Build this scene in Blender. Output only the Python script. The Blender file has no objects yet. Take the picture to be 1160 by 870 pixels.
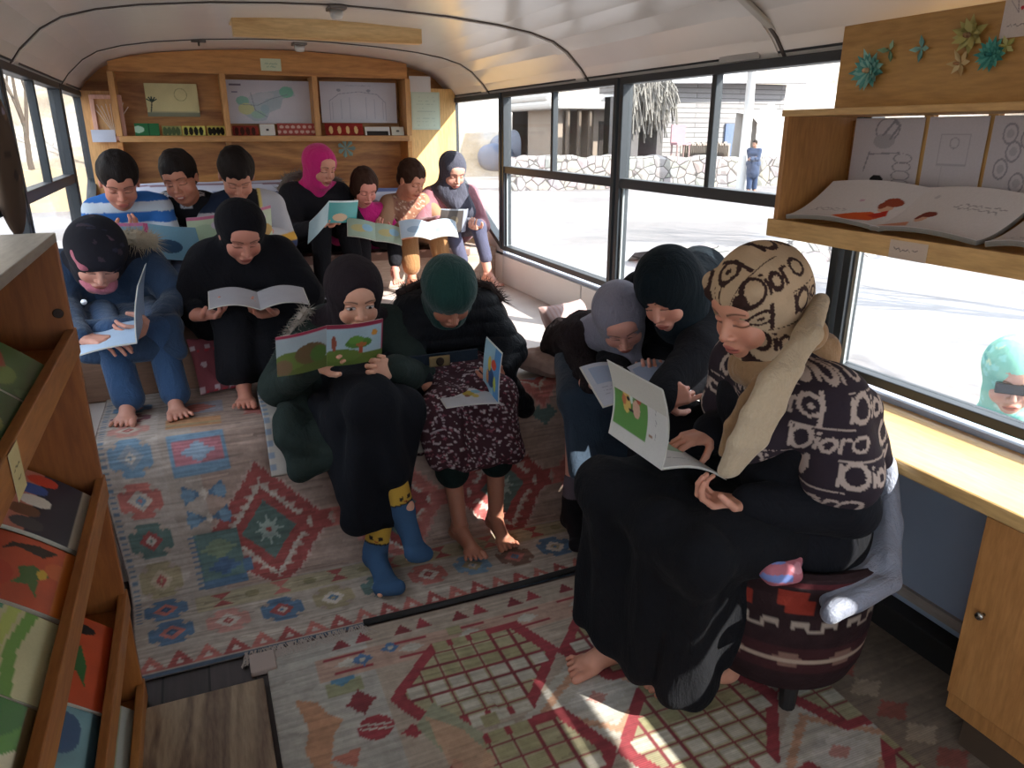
import bpy, bmesh, math, random
import numpy as np
from mathutils import Vector, Matrix, noise
from math import radians, sin, cos, pi
random.seed(7)
RNG = np.random.default_rng(7)
SC = bpy.context.scene
COL = SC.collection

# ------------------------------------------------------------------ camera
CAMZ = 1.33
F = 840.0
PITCH = math.atan(285.0 / 840.0)
YAW = math.radians(22.86)
cp, sp_, cy_, sy_ = cos(PITCH), sin(PITCH), cos(YAW), sin(YAW)

def P(u, v, x=None, y=None, z=None):
    """world point seen at photo position (u, v) lying on a given plane"""
    a, b = u - 580.0, 435.0 - v
    f = F * cp + b * sp_
    dz = -F * sp_ + b * cp
    dx = a * cy_ + f * sy_
    dy = -a * sy_ + f * cy_
    if y is not None: t = y / dy
    elif x is not None: t = x / dx
    else: t = (z - CAMZ) / dz
    return np.array([dx * t, dy * t, CAMZ + dz * t])

cam_d = bpy.data.cameras.new('camera'); cam = bpy.data.objects.new('camera', cam_d)
COL.objects.link(cam); SC.camera = cam
cam.location = (0, 0, CAMZ)
cam.rotation_euler = (pi / 2 - PITCH, 0, -YAW)
cam_d.sensor_width = 36; cam_d.lens = F / 1160 * 36
cam_d.clip_start = 0.02; cam_d.clip_end = 500

# ------------------------------------------------------------------ colour / material helpers
def s2l(c):
    return c / 12.92 if c <= 0.04045 else ((c + 0.055) / 1.055) ** 2.4
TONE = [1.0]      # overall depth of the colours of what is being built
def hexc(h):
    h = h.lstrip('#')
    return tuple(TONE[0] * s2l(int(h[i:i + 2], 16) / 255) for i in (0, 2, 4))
def rgba(h):
    return hexc(h) + (1.0,)
_M = {}
class NT:
    def __init__(s, name):
        s.m = bpy.data.materials.new(name); s.m.use_nodes = True
        s.t = s.m.node_tree; s.b = s.t.nodes['Principled BSDF']
    def n(s, k, **kw):
        nd = s.t.nodes.new(k)
        for a, b in kw.items(): setattr(nd, a, b)
        return nd
    def l(s, a, b): s.t.links.new(a, b)
    def coord(s, scale=(1, 1, 1), kind='Object', rot=(0, 0, 0)):
        tc = s.n('ShaderNodeTexCoord'); mp = s.n('ShaderNodeMapping')
        mp.inputs['Scale'].default_value = scale; mp.inputs['Rotation'].default_value = rot
        s.l(tc.outputs[kind], mp.inputs['Vector']); return mp.outputs[0]
    def noise(s, vec, scale, detail=4, rough=.55, dist=0):
        q = s.n('ShaderNodeTexNoise'); q.inputs['Scale'].default_value = scale
        q.inputs['Detail'].default_value = detail; q.inputs['Roughness'].default_value = rough
        q.inputs['Distortion'].default_value = dist
        if vec is not None: s.l(vec, q.inputs['Vector'])
        return q.outputs['Fac']
    def ramp(s, fac, stops):
        r = s.n('ShaderNodeValToRGB'); e = r.color_ramp.elements
        while len(e) < len(stops): e.new(.5)
        for i, (p, c) in enumerate(stops):
            e[i].position = p; e[i].color = (rgba(c) if isinstance(c, str) else c)
        s.l(fac, r.inputs[0]); return r.outputs[0]
    def mix(s, fac, a, b, mode='MIX'):
        m = s.n('ShaderNodeMix', data_type='RGBA', blend_type=mode)
        if isinstance(fac, float): m.inputs[0].default_value = fac
        else: s.l(fac, m.inputs[0])
        for v, i in ((a, 6), (b, 7)):
            if isinstance(v, (tuple, str)): m.inputs[i].default_value = rgba(v) if isinstance(v, str) else v
            else: s.l(v, m.inputs[i])
        return m.outputs[2]
    def bump(s, h, strength=.3, dist=.005):
        b = s.n('ShaderNodeBump'); b.inputs['Strength'].default_value = strength
        b.inputs['Distance'].default_value = dist
        s.l(h, b.inputs['Height']); s.l(b.outputs[0], s.b.inputs['Normal'])
    def col(s, c): 
        if isinstance(c, str): s.b.inputs['Base Color'].default_value = rgba(c)
        else: s.l(c, s.b.inputs['Base Color'])
    def rough(s, r): s.b.inputs['Roughness'].default_value = r
    def spec(s, r): s.b.inputs['Specular IOR Level'].default_value = r

def cached(fn):
    def w(*a, **k):
        key = (fn.__name__, TONE[0], a, tuple(sorted(k.items())))
        if key not in _M: _M[key] = fn(*a, **k)
        return _M[key]
    return w
@cached
def m_paint(c, r=.4, var=.08, spec=.5, scale=6):
    t = NT('painted_surface'); v = t.coord()
    f = t.noise(v, scale, 5)
    t.col(t.mix(f, tuple(x * (1 - var) for x in hexc(c)) + (1,), tuple(min(1, x * (1 + var)) for x in hexc(c)) + (1,)))
    t.rough(r); t.spec(spec); t.bump(t.noise(v, 40, 3), .05, .002); return t.m
@cached
def m_metal(c='#8a8a88', r=.35):
    t = NT('metal'); t.col(c); t.b.inputs['Metallic'].default_value = .9; t.rough(r)
    t.bump(t.noise(t.coord(), 60, 3), .08, .001); return t.m
@cached
def m_wood(c1='#8a5a2c', c2='#b98447', axis='x', r=.55, sc=1.0, fig=1.0):
    """plywood / board with long figure along an axis"""
    t = NT('wood_board')
    k = {'x': (.7, 5, 5), 'y': (5, .7, 5), 'z': (5, 5, .7)}[axis]
    v = t.coord(tuple(a * sc for a in k))
    n1 = t.noise(v, 1.6, 3, .5, .9)
    w = t.n('ShaderNodeMath', operation='MULTIPLY'); w.inputs[1].default_value = 14.0 * fig; t.l(n1, w.inputs[0])
    sn = t.n('ShaderNodeMath', operation='SINE'); t.l(w.outputs[0], sn.inputs[0])
    mm = t.n('ShaderNodeMapRange'); mm.inputs[1].default_value = -1; mm.inputs[2].default_value = 1; t.l(sn.outputs[0], mm.inputs[0])
    fine = t.noise(t.coord(tuple(a * sc * 6 for a in k)), 4, 4, .6)
    c = t.mix(mm.outputs[0], c1, c2)
    c = t.mix(fine, c, t.mix(.5, c, c2), 'MIX')
    c = t.mix(.35, c, t.ramp(fine, [(.3, (.35, .3, .25, 1)), (.65, (1, 1, 1, 1))]), 'MULTIPLY')
    t.col(c); t.rough(r); t.bump(fine, .12, .002); return t.m
@cached
def m_cloth(c, r=.9, wrinkle=.35, wscale=9, weave=900, var=.12, sheen=.15):
    t = NT('woven_cloth'); v = t.coord()
    n = t.noise(t.coord((1, 1, .45)), wscale, 5, .6, 1.2)
    f2 = t.noise(v, 160, 2)
    h = hexc(c)
    t.col(t.mix(f2, tuple(x * (1 - var) for x in h) + (1,), tuple(min(1, x * (1 + var) + .002) for x in h) + (1,)))
    dark = max(h) < .03
    t.rough(r); t.spec(.08 if dark else .2)
    t.b.inputs['Sheen Weight'].default_value = .015 if dark else sheen; t.b.inputs['Sheen Roughness'].default_value = .5
    a = t.n('ShaderNodeMath', operation='MULTIPLY_ADD'); a.inputs[1].default_value = .08
    t.l(f2, a.inputs[0]); t.l(n, a.inputs[2]); t.bump(a.outputs[0], wrinkle, .03); return t.m
@cached
def m_attr(r=.85, wrinkle=.15, kind='cloth', spec=.2, wscale=10):
    """surface whose own colours come from the mesh"""
    t = NT('patterned_' + kind); at = t.n('ShaderNodeVertexColor', layer_name='Col')
    v = t.coord()
    n = t.noise(v, 70 if kind == 'rug' else 220, 3)
    t.col(t.mix(.35 if kind == 'rug' else .15, at.outputs[0], t.ramp(n, [(.3, (.55, .55, .55, 1)), (.7, (1, 1, 1, 1))]), 'MULTIPLY'))
    t.rough(r); t.spec(spec)
    if kind == 'rug':
        w = t.n('ShaderNodeTexWave'); w.inputs['Scale'].default_value = 60; w.inputs['Distortion'].default_value = 1.0
        w.bands_direction = 'Y'; t.l(v, w.inputs['Vector'])
        a = t.n('ShaderNodeMath', operation='ADD'); t.l(w.outputs['Fac'], a.inputs[0]); t.l(n, a.inputs[1])
        t.bump(a.outputs[0], .3, .003)
    else: t.bump(t.noise(v, wscale, 4, .5, .5), wrinkle, .02)
    return t.m
@cached
def m_skin():
    t = NT('skin'); at = t.n('ShaderNodeVertexColor', layer_name='Col')
    n = t.noise(t.coord(), 55, 3)
    t.col(t.mix(.2, at.outputs[0], t.ramp(n, [(.3, (.75, .62, .58, 1)), (.7, (1, 1, 1, 1))]), 'MULTIPLY'))
    t.rough(.5); t.spec(.35)
    t.b.inputs['Subsurface Weight'].default_value = .12; t.b.inputs['Subsurface Radius'].default_value = (.01, .004, .002)
    t.b.inputs['Subsurface Scale'].default_value = .6
    t.bump(t.noise(t.coord(), 300, 2), .08, .001); return t.m
@cached
def m_hair(c='#14100e'):
    t = NT('hair'); v = t.coord((60, 60, 8)); n = t.noise(v, 3, 3)
    h = hexc(c); t.col(t.mix(n, tuple(x * .6 for x in h) + (1,), tuple(x * 1.8 for x in h) + (1,)))
    t.rough(.65); t.spec(.12); t.bump(n, .6, .004); return t.m
@cached
def m_glass():
    m = bpy.data.materials.new('window_glass'); m.use_nodes = True; t = m.node_tree
    t.nodes.remove(t.nodes['Principled BSDF']); out = t.nodes['Material Output']
    tr = t.nodes.new('ShaderNodeBsdfTransparent'); tr.inputs[0].default_value = (.93, .95, .95, 1)
    gl = t.nodes.new('ShaderNodeBsdfGlossy'); gl.inputs['Roughness'].default_value = .03
    df = t.nodes.new('ShaderNodeBsdfDiffuse'); df.inputs[0].default_value = (.8, .8, .78, 1)
    la = t.nodes.new('ShaderNodeLayerWeight'); la.inputs['Blend'].default_value = .5
    pw = t.nodes.new('ShaderNodeMath'); pw.operation = 'POWER'; pw.inputs[1].default_value = 6; t.links.new(la.outputs['Facing'], pw.inputs[0])
    lw = t.nodes.new('ShaderNodeMath'); lw.operation = 'MULTIPLY_ADD'; lw.inputs[1].default_value = .3; lw.inputs[2].default_value = .03; t.links.new(pw.outputs[0], lw.inputs[0])
    m1 = t.nodes.new('ShaderNodeMixShader'); m2 = t.nodes.new('ShaderNodeMixShader')
    tc = t.nodes.new('ShaderNodeTexCoord'); nz = t.nodes.new('ShaderNodeTexNoise'); nz.inputs['Scale'].default_value = 3
    mr = t.nodes.new('ShaderNodeMapRange'); mr.inputs[1].default_value = .35; mr.inputs[2].default_value = .8
    mr.inputs[3].default_value = .02; mr.inputs[4].default_value = .07
    t.links.new(tc.outputs['Object'], nz.inputs['Vector']); t.links.new(nz.outputs['Fac'], mr.inputs[0])
    t.links.new(lw.outputs[0], m1.inputs[0]); t.links.new(tr.outputs[0], m1.inputs[1]); t.links.new(gl.outputs[0], m1.inputs[2])
    t.links.new(mr.outputs[0], m2.inputs[0]); t.links.new(m1.outputs[0], m2.inputs[1]); t.links.new(df.outputs[0], m2.inputs[2])
    t.links.new(m2.outputs[0], out.inputs[0]); return m

# ------------------------------------------------------------------ mesh building
class MB:
    """collects shapes that become ONE mesh"""
    def __init__(s): s.v = []; s.f = []; s.c = []; s.n = 0
    def add(s, v, f, c=None):
        v = np.asarray(v, float).reshape(-1, 3)
        s.v.append(v)
        s.f += [tuple(int(i) + s.n for i in q) for q in f]
        if c is not None: s.c.append(np.asarray(c, float).reshape(-1, 3))
        s.n += len(v); return s
    def box(s, a, b, rot=None, piv=None):
        x0, y0, z0 = [min(p, q) for p, q in zip(a, b)]; x1, y1, z1 = [max(p, q) for p, q in zip(a, b)]
        v = np.array([[x, y, z] for x in (x0, x1) for y in (y0, y1) for z in (z0, z1)])
        if rot is not None:
            pv = np.array(piv if piv is not None else v.mean(0)); v = (v - pv) @ np.array(rot).T + pv
        return s.add(v, [(0, 1, 3, 2), (4, 6, 7, 5), (0, 4, 5, 1), (2, 3, 7, 6), (0, 2, 6, 4), (1, 5, 7, 3)])
    def obox(s, c, ax, ay, az):
        """box from centre and three half-axis vectors"""
        c, ax, ay, az = map(np.asarray, (c, ax, ay, az))
        v = [c + i * ax + j * ay + k * az for i in (-1, 1) for j in (-1, 1) for k in (-1, 1)]
        return s.add(v, [(0, 1, 3, 2), (4, 6, 7, 5), (0, 4, 5, 1), (2, 3, 7, 6), (0, 2, 6, 4), (1, 5, 7, 3)])
    def bar(s, p, q, w, h, up=(0, 0, 1)):
        p, q = np.array(p, float), np.array(q, float); d = q - p; L = np.linalg.norm(d); d /= L
        sd = np.cross(d, up); sd /= np.linalg.norm(sd); u = np.cross(sd, d)
        return s.obox((p + q) / 2, d * L / 2, sd * w / 2, u * h / 2)
    def tube(s, pts, r, n=8, cap=True):
        pts = np.array(pts, float); m = len(pts)
        r = np.full(m, r) if np.isscalar(r) else np.array(r, float)
        rings = []
        for i in range(m):
            t = pts[min(i + 1, m - 1)] - pts[max(i - 1, 0)]; t /= (np.linalg.norm(t) + 1e-9)
            a = np.array([0, 0, 1.]) if abs(t[2]) < .9 else np.array([1., 0, 0])
            e1 = np.cross(t, a); e1 /= np.linalg.norm(e1); e2 = np.cross(t, e1)
            th = np.linspace(0, 2 * pi, n, endpoint=False)[:, None]
            rings.append(pts[i] + r[i] * (np.cos(th) * e1 + np.sin(th) * e2))
        v = np.vstack(rings); f = []
        for i in range(m - 1):
            for j in range(n):
                k = (j + 1) % n; f.append((i * n + j, i * n + k, (i + 1) * n + k, (i + 1) * n + j))
        if cap: f += [tuple(range(n)), tuple(range((m - 1) * n, m * n))[::-1]]
        return s.add(v, f)
    def lathe(s, prof, c=(0, 0, 0), n=32, sx=1, sy=1):
        prof = np.array(prof); m = len(prof); th = np.linspace(0, 2 * pi, n, endpoint=False)
        v = np.array([[c[0] + r * cos(a) * sx, c[1] + r * sin(a) * sy, c[2] + z] for r, z in prof for a in th]); f = []
        for i in range(m - 1):
            for j in range(n):
                k = (j + 1) % n; f.append((i * n + j, i * n + k, (i + 1) * n + k, (i + 1) * n + j))
        f += [tuple(range(n))[::-1], tuple(range((m - 1) * n, m * n))]
        return s.add(v, f)
    def grid(s, V, colors=None, close=None):
        """V: (n,m,3) points"""
        n, m = V.shape[:2]; i = np.arange(n * m).reshape(n, m)
        f = np.stack([i[:-1, :-1], i[1:, :-1], i[1:, 1:], i[:-1, 1:]], -1).reshape(-1, 4)
        return s.add(V.reshape(-1, 3), f.tolist(), None if colors is None else colors.reshape(-1, 3))
    def build(s, name, mat, parent=None, smooth=False, bevel=0, auto=None):
        v = np.vstack(s.v); me = bpy.data.meshes.new(name)
        org = np.zeros(3)
        me.from_pydata(v.tolist(), [], s.f); me.update()
        if s.c and sum(len(c) for c in s.c) == len(v): set_col(me, np.vstack(s.c))
        return finish(me, name, mat, parent, smooth, bevel)
def set_col(me, c):
    a = me.color_attributes.new('Col', 'FLOAT_COLOR', 'POINT')
    q = np.ones((len(me.vertices), 4), np.float32); q[:, :3] = c; a.data.foreach_set('color', q.ravel())
def wm(o):
    return ((wm(o.parent) @ o.matrix_parent_inverse) if o.parent else Matrix.Identity(4)) @ o.matrix_basis
def recentre(o):
    me = o.data; n = len(me.vertices); c = np.empty(n * 3, np.float32); me.vertices.foreach_get('co', c); c = c.reshape(-1, 3)
    p = (c.min(0) + c.max(0)) / 2; p[2] = c[:, 2].min(); me.vertices.foreach_set('co', (c - p).ravel()); me.update(); o.location = p.tolist()
    return o
def finish(me, name, mat, parent, smooth, bevel=0):
    if smooth: me.polygons.foreach_set('use_smooth', [True] * len(me.polygons))
    if not isinstance(mat, (list, tuple)): mat = [mat]
    for m in mat: me.materials.append(m)
    o = bpy.data.objects.new(name, me); COL.objects.link(o)
    if parent is not None:
        o.parent = parent; o.matrix_parent_inverse = wm(parent).inverted()
    if bevel:
        b = o.modifiers.new('bevel', 'BEVEL'); b.width = bevel; b.segments = 2; b.limit_method = 'ANGLE'
    return o
def tag(o, label=None, cat=None, group=None, kind=None):
    if label: o['label'] = label
    if cat: o['category'] = cat
    if group: o['group'] = group
    if kind: o['kind'] = kind
    return o
def empty(name, loc, label=None, cat=None, group=None):
    o = bpy.data.objects.new(name, None); COL.objects.link(o); o.location = tuple(float(q) for q in loc); o.empty_display_size = .05
    return tag(o, label, cat, group)
def struct(mb, name, mat, smooth=False, bevel=0):
    return tag(mb.build(name, mat, None, smooth, bevel), kind='structure')
def thing(mb, name, mat, label, cat, group=None, smooth=False, bevel=0):
    return tag(recentre(mb.build(name, mat, None, smooth, bevel)), label, cat, group)
def nrm(v):
    v = np.asarray(v, float); return v / (np.linalg.norm(v) + 1e-12)

# ------------------------------------------------------------------ canvas: draws colours onto a sheet of mesh points
class Canvas:
    def __init__(s, w, h, res, bg):
        s.w, s.h = w, h; s.nx, s.ny = max(4, int(w / res)), max(4, int(h / res))
        s.X, s.Y = np.meshgrid(np.linspace(0, w, s.nx), np.linspace(0, h, s.ny), indexing='ij')
        s.a = np.zeros((s.nx, s.ny, 3)); s.a[:] = hexc(bg)
    def put(s, m, c, al=1.0):
        s.a[m] = s.a[m] * (1 - al) + np.array(hexc(c) if isinstance(c, str) else c) * al; return s
    def rect(s, x0, y0, x1, y1, c, al=1.): return s.put((s.X >= x0) & (s.X <= x1) & (s.Y >= y0) & (s.Y <= y1), c, al)
    def ell(s, x, y, rx, ry, c, al=1.): return s.put(((s.X - x) / rx) ** 2 + ((s.Y - y) / ry) ** 2 <= 1, c, al)
    def ring(s, x, y, r, t, c, ry=None, al=1.):
        q = np.sqrt((s.X - x) ** 2 + ((s.Y - y) * r / (ry or r)) ** 2); return s.put(abs(q - r) < t, c, al)
    def line(s, x0, y0, x1, y1, t, c, al=1.):
        dx, dy = x1 - x0, y1 - y0; L = dx * dx + dy * dy + 1e-12
        k = np.clip(((s.X - x0) * dx + (s.Y - y0) * dy) / L, 0, 1)
        return s.put(np.hypot(s.X - x0 - k * dx, s.Y - y0 - k * dy) < t, c, al)
    def path(s, pts, t, c, al=1.):
        for p, q in zip(pts[:-1], pts[1:]): s.line(*p, *q, t, c, al)
        return s
    def poly(s, pts, c, al=1.):
        ins = np.zeros_like(s.X, bool); n = len(pts)
        for i in range(n):
            (xa, ya), (xb, yb) = pts[i], pts[(i + 1) % n]
            if ya == yb: continue
            ins ^= ((s.Y < ya) != (s.Y < yb)) & (s.X < (xb - xa) * (s.Y - ya) / (yb - ya) + xa)
        return s.put(ins, c, al)
    def dia(s, x, y, rx, ry, c, step=0, al=1.):
        Xq = np.abs(s.X - x); Yq = np.abs(s.Y - y)
        if step: Yq = np.round(Yq / step) * step
        return s.put(Xq / rx + Yq / ry <= 1, c, al)
    def octa(s, x, y, rx, ry, c, al=1.):
        a, b = np.abs(s.X - x) / rx, np.abs(s.Y - y) / ry
        return s.put((a <= 1) & (b <= 1) & (a + b <= 1.45), c, al)
    def scrib(s, x0, x1, y, t, c, seed=0, amp=.004, al=.8):
        r = np.random.default_rng(seed); n = int((x1 - x0) / .006) + 2
        pts = [(x0 + (x1 - x0) * i / n, y + r.uniform(-amp, amp)) for i in range(n + 1)]
        for p, q in zip(pts[:-1], pts[1:]):
            if r.random() > .2: s.line(*p, *q, t, c, al)
        return s
    def noise(s, amt, scale=.05, seed=1):
        r = np.random.default_rng(seed); g = r.random((int(s.w / scale) + 3, int(s.h / scale) + 3))
        xi, yi = s.X / scale, s.Y / scale; i, j = xi.astype(int), yi.astype(int); fx, fy = xi - i, yi - j
        v = g[i, j] * (1 - fx) * (1 - fy) + g[i + 1, j] * fx * (1 - fy) + g[i, j + 1] * (1 - fx) * fy + g[i + 1, j + 1] * fx * fy
        s.a *= (1 + amt * (v - .5) * 2)[..., None]; return s
    def streak(s, amt, seed=1, row=.007, ln=.12):
        r = np.random.default_rng(seed); g = r.normal(size=(int(s.w / ln) + 3, int(s.h / row) + 3)); i = ((s.X + .05 * np.sin(s.Y * 70)) / ln + 1).astype(int); j = (s.Y / row).astype(int)
        s.a *= np.clip(1 + amt * g[np.clip(i, 0, g.shape[0] - 1), j], .4, 1.6)[..., None]; return s
    def fade(s, c, t): s.a = s.a * (1 - t) + np.array(hexc(c)) * t; return s
    def sample(s, u, v):
        i = np.clip((np.mod(u, s.w) / s.w * (s.nx - 1)).astype(int), 0, s.nx - 1)
        j = np.clip((np.mod(v, s.h) / s.h * (s.ny - 1)).astype(int), 0, s.ny - 1)
        return s.a[i, j]

def sheet(cv, fn, thick=.0006, back=None, face=None):
    """closed thin slab: fn(X, Y) -> points; front colours from canvas; the coloured side looks along face"""
    V = fn(cv.X, cv.Y)
    du = np.gradient(V, axis=0); dv = np.gradient(V, axis=1); nn = np.cross(du, dv); nn /= np.linalg.norm(nn, axis=-1, keepdims=True) + 1e-12
    flip = face is not None and float((nn.mean((0, 1)) * np.array(face)).sum()) < 0
    if flip: nn = -nn
    mb = MB(); n, m = cv.nx, cv.ny
    bc = np.zeros_like(cv.a); bc[:] = hexc(back) if isinstance(back, str) else (cv.a if back is None else back)
    i = np.arange(n * m).reshape(n, m)
    fr = np.stack([i[:-1, :-1], i[1:, :-1], i[1:, 1:], i[:-1, 1:]], -1).reshape(-1, 4); k = n * m
    bk = np.stack([i[:-1, :-1], i[:-1, 1:], i[1:, 1:], i[1:, :-1]], -1).reshape(-1, 4) + k
    loop = np.concatenate([i[:, 0], i[-1, 1:], i[-2::-1, -1], i[0, -2:0:-1]]); l2 = np.roll(loop, -1)
    ed = np.stack([loop, loop + k, l2 + k, l2], -1)
    if flip: fr, bk, ed = fr[:, ::-1], bk[:, ::-1], ed[:, ::-1]
    mb.add(np.vstack([V.reshape(-1, 3), (V - nn * thick).reshape(-1, 3)]), np.vstack([fr, bk, ed]).tolist(),
           np.vstack([cv.a.reshape(-1, 3), bc.reshape(-1, 3)]))
    return mb
def plane_fn(o, ux, uy, w, h, curl=0, nrm_=None):
    o, ux, uy = np.array(o, float), nrm(ux), nrm(uy); n = np.cross(ux, uy) if nrm_ is None else np.array(nrm_)
    def fn(X, Y):
        return o + X[..., None] * ux + Y[..., None] * uy + (curl * (np.cos(pi * (X / w - .5)) - 0) * 1.0)[..., None] * n
    return fn

# ------------------------------------------------------------------ clay: implicit surfaces
class Clay:
    def __init__(s, h): s.h = h; s.p = []
    def _a(s, fn, lo, hi, k, op, mat=None): s.p.append((fn, np.array(lo, float), np.array(hi, float), k * (.6 if k >= .02 else 1), op)); return s
    def cap(s, a, b, ra, rb=None, k=.02, op='u'):
        a, b = np.array(a, np.float32), np.array(b, np.float32); rb = ra if rb is None else rb
        d = b - a; L = float(d @ d) + 1e-9; R = max(ra, rb)
        def fn(x, y, z):
            px, py, pz = x - a[0], y - a[1], z - a[2]
            t = np.clip((px * d[0] + py * d[1] + pz * d[2]) / L, 0, 1)
            return np.sqrt((px - t * d[0]) ** 2 + (py - t * d[1]) ** 2 + (pz - t * d[2]) ** 2) - (ra + (rb - ra) * t)
        return s._a(fn, np.minimum(a, b) - R, np.maximum(a, b) + R, k, op)
    def ell(s, c, r, R=None, k=.02, op='u'):
        c, r = np.array(c, np.float32), np.array(r, np.float32); M = np.eye(3) if R is None else np.array(R)
        def fn(x, y, z):
            p = (x - c[0], y - c[1], z - c[2])
            q = [M[0, i] * p[0] + M[1, i] * p[1] + M[2, i] * p[2] for i in range(3)]
            k0 = np.sqrt(sum((q[i] / r[i]) ** 2 for i in range(3))); k1 = np.sqrt(sum((q[i] / r[i] ** 2) ** 2 for i in range(3))) + 1e-9
            return k0 * (k0 - 1) / k1
        ext = np.sqrt(((M * r) ** 2).sum(1))
        return s._a(fn, c - ext, c + ext, k, op)
    def tri(s, a, b, c, r, k=.02, op='u'):
        a, b, c = [np.array(q, np.float32) for q in (a, b, c)]
        ba, cb, ac = b - a, c - b, a - c; n = np.cross(ba, ac)
        def fn(x, y, z):
            p = np.stack(np.broadcast_arrays(x, y, z), -1); pa, pb, pc = p - a, p - b, p - c
            ins = (np.sign(pa @ np.cross(ba, n)) + np.sign(pb @ np.cross(cb, n)) + np.sign(pc @ np.cross(ac, n))) < 2
            def ed(e, q):
                t = np.clip(q @ e / (e @ e), 0, 1); w = q - t[..., None] * e; return (w ** 2).sum(-1)
            de = np.minimum(np.minimum(ed(ba, pa), ed(cb, pb)), ed(ac, pc)); dn = (pa @ n) ** 2 / (n @ n + 1e-12)
            return np.sqrt(np.where(ins, de, dn)) - r
        lo = np.minimum(np.minimum(a, b), c) - r; hi = np.maximum(np.maximum(a, b), c) + r
        return s._a(fn, lo, hi, k, op)
    def quad(s, a, b, c, d, r, k=.03): return s.tri(a, b, c, r, k).tri(a, c, d, r, k)
    def below(s, z, op='cut'):  # remove all below plane z
        s.p.append(('plane', z, None, None, None)); return s
    def mesh(s):
        h = s.h; U = [q for q in s.p if q[0] != 'plane' and q[4] == 'u']
        lo = np.min([q[1] for q in U], 0) - 3 * h; hi = np.max([q[2] for q in U], 0) + 3 * h
        n = np.ceil((hi - lo) / h).astype(int) + 1
        D = np.full(n, .08, np.float32); ax = [(lo[i] + h * np.arange(n[i])).astype(np.float32) for i in range(3)]
        for q in s.p:
            if q[0] == 'plane':
                D = np.maximum(D, (q[1] - ax[2])[None, None, :]); continue
            fn, a, b, k, op = q; pad = k + 2.5 * h
            i0 = np.clip(((a - pad - lo) / h).astype(int), 0, n); i1 = np.clip(((b + pad - lo) / h).astype(int) + 2, 0, n)
            if (i1 <= i0).any(): continue
            sl = tuple(slice(i0[i], i1[i]) for i in range(3))
            d = fn(ax[0][sl[0]][:, None, None], ax[1][sl[1]][None, :, None], ax[2][sl[2]][None, None, :])
            o = D[sl]
            if op == 'u':
                m = np.maximum(k - np.abs(o - d), 0) / max(k, 1e-6); D[sl] = np.minimum(o, d) - m * m * k * .25
            else:
                d = -d; m = np.maximum(k - np.abs(o - d), 0) / max(k, 1e-6); D[sl] = np.maximum(o, d) + m * m * k * .25
        return nets(D, lo, h)
def nets(D, lo, h):
    I = D < 0; nx, ny, nz = D.shape
    S = np.zeros((nx - 1, ny - 1, nz - 1), np.uint8)
    for i in (0, 1):
        for j in (0, 1):
            for k in (0, 1): S += I[i:nx - 1 + i, j:ny - 1 + j, k:nz - 1 + k]
    act = (S > 0) & (S < 8); idx = np.full(S.shape, -1, np.int32); ij = np.argwhere(act); idx[act] = np.arange(len(ij))
    acc = np.zeros((len(ij), 3)); cnt = np.zeros(len(ij))
    cs = [(i, j, k) for i in (0, 1) for j in (0, 1) for k in (0, 1)]
    val = {c: D[ij[:, 0] + c[0], ij[:, 1] + c[1], ij[:, 2] + c[2]] for c in cs}
    for c in cs:
        for a in range(3):
            if c[a] == 0:
                e = list(c); e[a] = 1; e = tuple(e); v0, v1 = val[c], val[e]; m = (v0 < 0) != (v1 < 0)
                t = v0[m] / (v0[m] - v1[m]); p = np.tile(np.array(c, float), (m.sum(), 1)); p[:, a] += t
                acc[m] += p; cnt[m] += 1
    V = lo + (ij + acc / cnt[:, None]) * h
    fs = []
    for a in range(3):
        s0 = [slice(None)] * 3; s1 = [slice(None)] * 3; s0[a] = slice(0, -1); s1[a] = slice(1, None)
        A, B = I[tuple(s0)], I[tuple(s1)]; b, c = [(1, 2), (2, 0), (0, 1)][a]
        e = np.argwhere(A != B); e = e[(e[:, b] > 0) & (e[:, c] > 0) & (e[:, b] < D.shape[b] - 1) & (e[:, c] < D.shape[c] - 1)]
        fl = A[e[:, 0], e[:, 1], e[:, 2]]
        def g(db, dc):
            q = e.copy(); q[:, b] -= db; q[:, c] -= dc; return idx[q[:, 0], q[:, 1], q[:, 2]]
        q = np.stack([g(1, 1), g(0, 1), g(0, 0), g(1, 0)], -1); q[~fl] = q[~fl][:, ::-1]; fs.append(q)
    return V, np.vstack(fs)
def relax(V, Fc, it=3, lam=.5):
    E = np.vstack([Fc[:, [0, 1]], Fc[:, [1, 2]], Fc[:, [2, 3]], Fc[:, [3, 0]]]); n = len(V)
    deg = np.bincount(E[:, 0], minlength=n) + np.bincount(E[:, 1], minlength=n)
    for _ in range(it):
        A = np.stack([np.bincount(E[:, 0], V[E[:, 1], k], n) + np.bincount(E[:, 1], V[E[:, 0], k], n) for k in range(3)], -1)
        V = V + lam * (A / np.maximum(deg, 1)[:, None] - V)
    return V
def vnormals(V, Fc):
    fn = np.cross(V[Fc[:, 2]] - V[Fc[:, 0]], V[Fc[:, 3]] - V[Fc[:, 1]]); N = np.zeros_like(V)
    for j in range(4):
        for k in range(3): N[:, k] += np.bincount(Fc[:, j], fn[:, k], len(V))
    return N / (np.linalg.norm(N, axis=1, keepdims=True) + 1e-12)
def vnoise(V, freq, seed=0):
    """smooth pseudo noise from summed warped sines"""
    r = np.random.default_rng(seed); o = np.zeros(len(V)); W = V.copy()
    for i in range(3): W[:, i] = V[:, i] + .35 / freq * np.sin(V @ (r.normal(size=3) * freq) + r.uniform(0, 6))
    for i in range(5): o += np.sin(W @ (nrm(r.normal(size=3)) * freq * r.uniform(.7, 1.6)) + r.uniform(0, 6))
    return o / 3
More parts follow.
